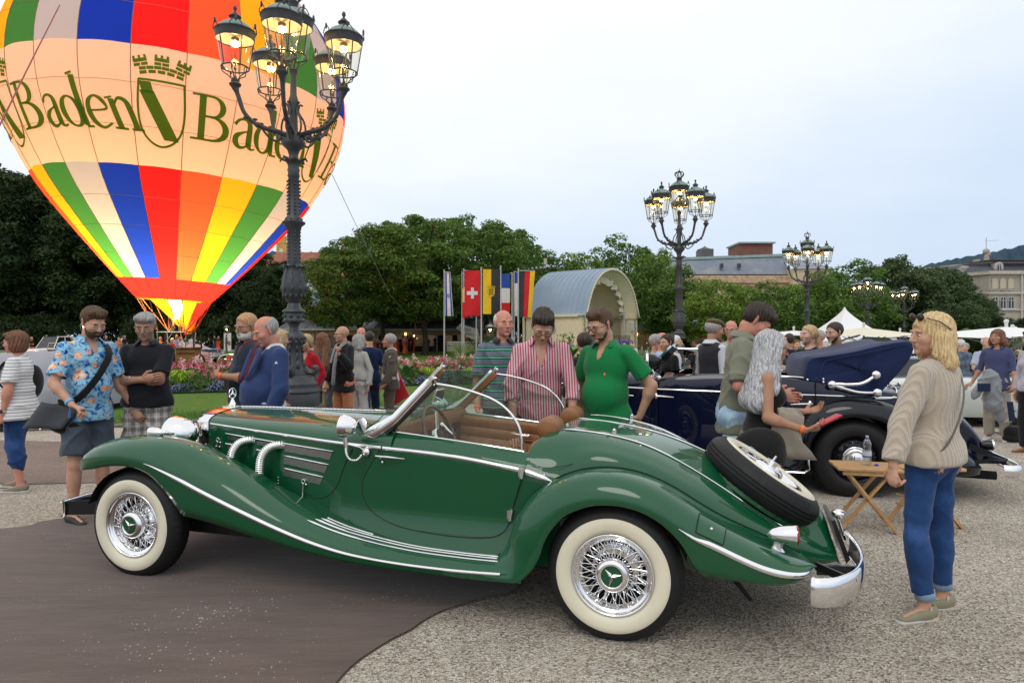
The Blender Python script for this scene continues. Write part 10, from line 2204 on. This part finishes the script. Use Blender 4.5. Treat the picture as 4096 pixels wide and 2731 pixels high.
for x in(-.28,.28):mb.tube([(x,0,0),(x,.1,.9)],.02,5);mb.tube([(x,.4,0),(x,-.1,.45)],.02,5)
mb.build('frame',mFr,dc);mb=MB();mb.grid([[(-.28,-.02,.42),(.28,-.02,.42)],[(-.28,.1,.9),(.28,.1,.9)]]);mb.build('canvas_back',mat('orange_print',(.65,.10,.02),rough=.8,noise=(7,.8)),dc)
m_otb=mat('orange_stretch_cover',(.80,.12,.02),rough=.7)
def bartable(u,Y,label):
 x=GX(u,Y);o=empty('bar_table',(x,Y,gz(Y,x)),0,label,'bar table','bar tables under orange covers');mb=MB();mb.lathe([(.34,0),(.26,.3),(.20,.6),(.26,.9),(.38,1.08),(.40,1.10)],n=16);mb.build('cover',m_otb,o,smooth=True);mb=MB();mb.lathe([(.40,1.10),(.001,1.11)],n=16);mb.build('table_top',m_otb,o)
for u,Y,lb in((872,80,'orange bar table left of the rollup banner'),(963,80,'orange bar table right of the rollup banner'),(1497,68,'leftmost orange bar table before the shop arcade'),(1587,68,'middle orange bar table before the shop arcade, behind the brown suit'),(1622,67,'rightmost orange bar table before the shop arcade')):bartable(u,Y,lb)
bn=empty('rollup_banner',(GX(910,80),80,0),0,'white rollup banner between two orange bar tables on the far path','banner');mb=MB();mb.box((0,0,1.05),(.85,.03,2.0));mb.box((0,0,.04),(.95,.3,.08));mb.build('panel',mFr,bn,smooth=False)
mb=MB();mb.ell((.2,-.03,.85),(.18,.01,.28));mb.build('printed_violin',mat('brown_print',(.25,.12,.04)),bn)
tr=empty('garden_trolley',(GX(905,33),33,gz(33)),0,'metal framed trolley with a red bell shaped top behind the flowers','trolley');mb=MB();mb.tube(cspline([(-.45,0,.1),(-.40,0,.7),(-.1,0,.95),(.5,0,.92),(.62,0,.4),(.65,0,.1)],5),.03,6);mb.tube([(-.3,.3,.75),(.55,.3,.7)],.025,6);mb.build('frame',mCh,tr);mb=MB();mb.lathe([(.14,.72),(.10,.82),(.03,.92),(.02,1.05)],(.12,0,0),10);mb.build('red_bell',c_r,tr);mb=MB();mb.ell((-.28,.1,.45),(.25,.3,.38));mb.build('seat_shell',mat('brown_wicker_seat',(.16,.08,.04),rough=.8),tr)
o=blob('rucksack',[('e',(0,0,.25),(.30,.18,.24)),('c',(-.4,0,.15),(.4,0,.15),.14,.14)],C('grey_teal_rucksack',(.06,.09,.11)),None,.03);o.location=(GX(825,31),31,gz(31));tag(o,'grey rucksack and bag lying on the lawn behind the flowers','rucksack')
# distant people: a few built figures reused in other clothes
PT={}
for key,kw in(('m',dict(rig=dict(Ht=1.76),hairs=('short','dark',1),top=(C('navy_tshirt',(.008,.016,.06)),dict(sleeve=.8,loose=.01)),bottom=(mJd,dict()))),('f',dict(rig=dict(Ht=1.66,female=True,armL=((.3,-.2,-1),(-.2,-.6,.1),(-.4,-.4,.4),(0,0,1),.5)),hairs=('bob','auburn',1),top=(C('red_top',(.45,.03,.03)),dict(sleeve=.8)),bottom=(mJd,dict()))),('g',dict(rig=dict(Ht=1.78,girth=1.12,armR=((-.3,-.2,-1),(.1,-.8,-.1),(.1,-.8,.2),(0,0,-1),.5)),hairs=('ring','grey',1),top=(C('pale_grey_tee',(.45,.45,.45)),dict(sleeve=.8,loose=.02)),bottom=(mJd,dict()))),('s',dict(rig=dict(Ht=1.66,female=True,armR=((-.2,-.3,-1),(.2,-.7,.0),(0,-.7,.1),(0,0,1),.5)),hairs=('long','auburn',.7),top=(C('apricot_top',(.55,.25,.16)),dict(sleeve=1.2)),bottom=None))):
 ro,r=person('x',(0,0,0),0,kind='far',shoes=(Mk,),**kw);PT[key]=(ro,[(c.name.split('.')[0],c.data)for c in ro.children])
 for c in list(ro.children):bpy.data.objects.remove(c)
 bpy.data.objects.remove(ro)
def far(label,u,Y,key,yaw,shirt=None,trou=None,hair_=None,s=1.0,skirt=None,skin_=None,z=None,group='people in the distance'):
 x=GX(u,Y);o=empty('person',(x,Y,gz(Y,x)if z is None else z),R(yaw),label,'person',group);o.scale=(s,s,s)
 for nm,me in PT[key][1]:
  c=bpy.data.objects.new(nm,me);COL.objects.link(c);c.parent=o;mm={'shirt':shirt,'trousers':trou,'hair':H.get(hair_)if hair_ else None,'body':skin_}.get(nm)
  if mm:c.material_slots[0].link='OBJECT';c.material_slots[0].material=mm
 if skirt:mb=MB();mb.lathe([(.16,1.02),(.20,.9),(.27,.5),(.33,.12)],n=14);mb.build('long_skirt',skirt,o)
 return o
red_skin=mat('skin_in_orange_light',(.62,.36,.26));t_=lambda n,c:C(n,c)
far('woman in a black sleeveless top photographing beside the white chair on the far lawn',126,56,'f',-10,t_('black_tshirt',(0,0,0)),m_jlt,'sand')
far('person in dark clothes standing behind the beige saloon',188,66,'m',0,t_('dark_olive_top',(.03,.03,.02)),s=1.04)
far('man in a dark jacket and white shirt behind the beige saloon',274,62,'g',0,t_('navy_blazer',(.012,.018,.04)),s=1.05)
far('man in a dark shirt gesturing with one hand left of the black polo man',424,58,'g',85,t_('dark_brown_shirt',(.04,.02,.015)),t_('brown_trousers',(.07,.035,.02)),'grey')
far('woman with red hair and a long pale blue skirt holding a plate',476,50,'s',60,t_('apricot_top',(0,0,0)),hair_='ginger',skirt=t_('pale_blue_skirt',(.25,.28,.42)))
far('man in a white shirt behind the woman with the long skirt',488,62,'m',150,t_('white_shirt',(0,0,0)))
far('person in a black top at the right of the long skirt',499,60,'m',180,t_('black_tshirt',(0,0,0)),hair_='grey')
far('blond person in a pale top left of the balloon basket',641,43,'m',150,t_('peach_top',(.6,.35,.22)),hair_='sand')
far('person in a dark brown jacket left of the basket uprights',664,42,'m',200,t_('dark_brown_shirt',(0,0,0)))
far('woman in a red top and black trousers with her back to us at the basket',688,38.6,'f',170,t_('red_top',(0,0,0)),t_('black_track_trousers',(0,0,0)),'sand',s=1.03)
far('woman in white standing in the balloon basket',722,40,'f',-50,t_('white_shirt',(0,0,0)),hair_='ginger',z=gz(40)+.12)
far('pilot in a light blue shirt in the balloon basket',706,40.2,'m',20,t_('sky_blue_shirt',(0,0,0)),hair_='sand',z=gz(40)+.1,s=1.02)
far('person in a white shirt behind the silver car with the tarpaulin',766,56,'m',180,t_('white_shirt',(0,0,0)))
far('person in black leaning on the bar table left of the banner',857,79.5,'m',90,t_('black_tshirt',(0,0,0)),m_jean)
far('woman behind the orange bar table left of the banner',874,82,'s',0,t_('dark_blouse',(.03,.03,.03)),hair_='sand',skirt=t_('black_skirt',(.01,.01,.01)))
far('man in a grey suit and straw hat walking past the banner',905,77.5,'g',-90,t_('grey_suit',(.16,.17,.20)),t_('grey_suit',(0,0,0)),s=1.02)
far('man in a dark t-shirt right of the banner',956,79,'m',-60,t_('dark_slate_tee',(.05,.06,.06)))
far('woman in a black skirt right of the second bar table',976,79.5,'s',-40,t_('light_blue_blouse',(.3,.4,.55)),skirt=t_('black_skirt',(0,0,0)),s=.97)
far('seated looking person in grey at the left arcade bar table',1510,69,'g',120,t_('grey_suit',(0,0,0)),mJd)
far('person in red beside the left arcade bar table',1520,67,'f',90,t_('red_top',(0,0,0)),s=.8)
far('person in black between the left and middle arcade bar tables',1575,69,'f',0,t_('black_tshirt',(0,0,0)))
far('person in dark clothes right of the middle arcade bar table',1600,69,'m',40,t_('black_tshirt',(0,0,0)),s=.95)
far('person in a pink shirt at the right arcade bar table',1621,68.5,'g',0,t_('pink_shirt_far',(.55,.25,.25)))
far('person in a dark suit at the right arcade bar table',1637,68.5,'m',-30,t_('navy_blazer',(0,0,0)))
far('person in black carrying a bag before the arcade',1711,66,'f',30,t_('black_tshirt',(0,0,0)),t_('black_track_trousers',(0,0,0)))
far('man in navy walking before the arcade left of the trailer',1740,67,'m',60,t_('navy_blazer',(0,0,0)),s=1.03)
for(lb,u,Y,k,yaw,sh,tr_,hr)in(('man in a grey jacket standing at the left foot of the bandstand',2285,42,'m',30,t_('grey_suit',(0,0,0)),None,'dark'),('person in a yellow top behind the green polo man head',2318,44,'f',0,t_('pale_yellow_top',(.6,.5,.2)),None,'auburn'),('woman in a grey tank top left in the group by the barriers',2478,40,'f',-60,t_('slate_tank_top',(.07,.08,.09)),None,'dark'),('bald man in a pale grey t-shirt in the group by the barriers',2497,40.5,'g',30,t_('pale_grey_tee',(0,0,0)),None,'grey'),('dark haired person in a white top behind the bald man',2512,42,'f',0,t_('white_shirt',(0,0,0)),None,'dark'),('man in a khaki cap and black top by the barriers',2525,42.5,'m',90,t_('black_tshirt',(0,0,0)),None,'sand'),('man in white with an orange cloth on his shoulder by the barriers',2535,40.5,'g',-20,t_('white_shirt',(0,0,0)),None,'grey'),('person with sunglasses in a striped top right of the barriers group',2567,43,'f',0,t_('grey_suit',(0,0,0)),None,'auburn'),('dark haired person in a patterned white top at the right of the barriers group',2589,44,'f',40,t_('white_shirt',(0,0,0)),None,'dark'),('man in a pink shirt under the marquee',3358,30,'m',40,t_('magenta_shirt',(.55,.04,.18)),None,'dark'),('person in a navy top next to the man in pink under the marquee',3372,29.5,'m',-30,t_('navy_blazer',(0,0,0)),None,'auburn'),('person in white right under the marquee',3400,31,'g',0,t_('white_shirt',(0,0,0)),None,'sand'),('white haired man in a blue checked shirt seen from behind at the right',3842,14.6,'g',160,C('blue_check_shirt',(.10,.13,.18),amt=.6),None,'white'),('grey haired man in a blue shirt facing left beside the checked shirt',3862,16.2,'m',-50,t_('sky_blue_shirt',(0,0,0)),None,'grey'),('man in a cream hat and pale shirt left of the slate blue shirt man',3944,13.8,'g',-10,t_('pale_blue_linen',(.40,.44,.56)),None,'white'),('dark haired person in a pink top far right under the parasols',4038,19,'f',60,t_('magenta_shirt',(0,0,0)),None,'dark'),('blond person in black seated at the far right',4075,20,'m',180,t_('black_tshirt',(0,0,0)),None,'sand'),('short haired person in black at the very right edge',4092,21,'f',-20,t_('black_tshirt',(0,0,0)),None,'auburn')):
 far(lb,u,Y,k,yaw,sh,tr_,hr,s=.97)
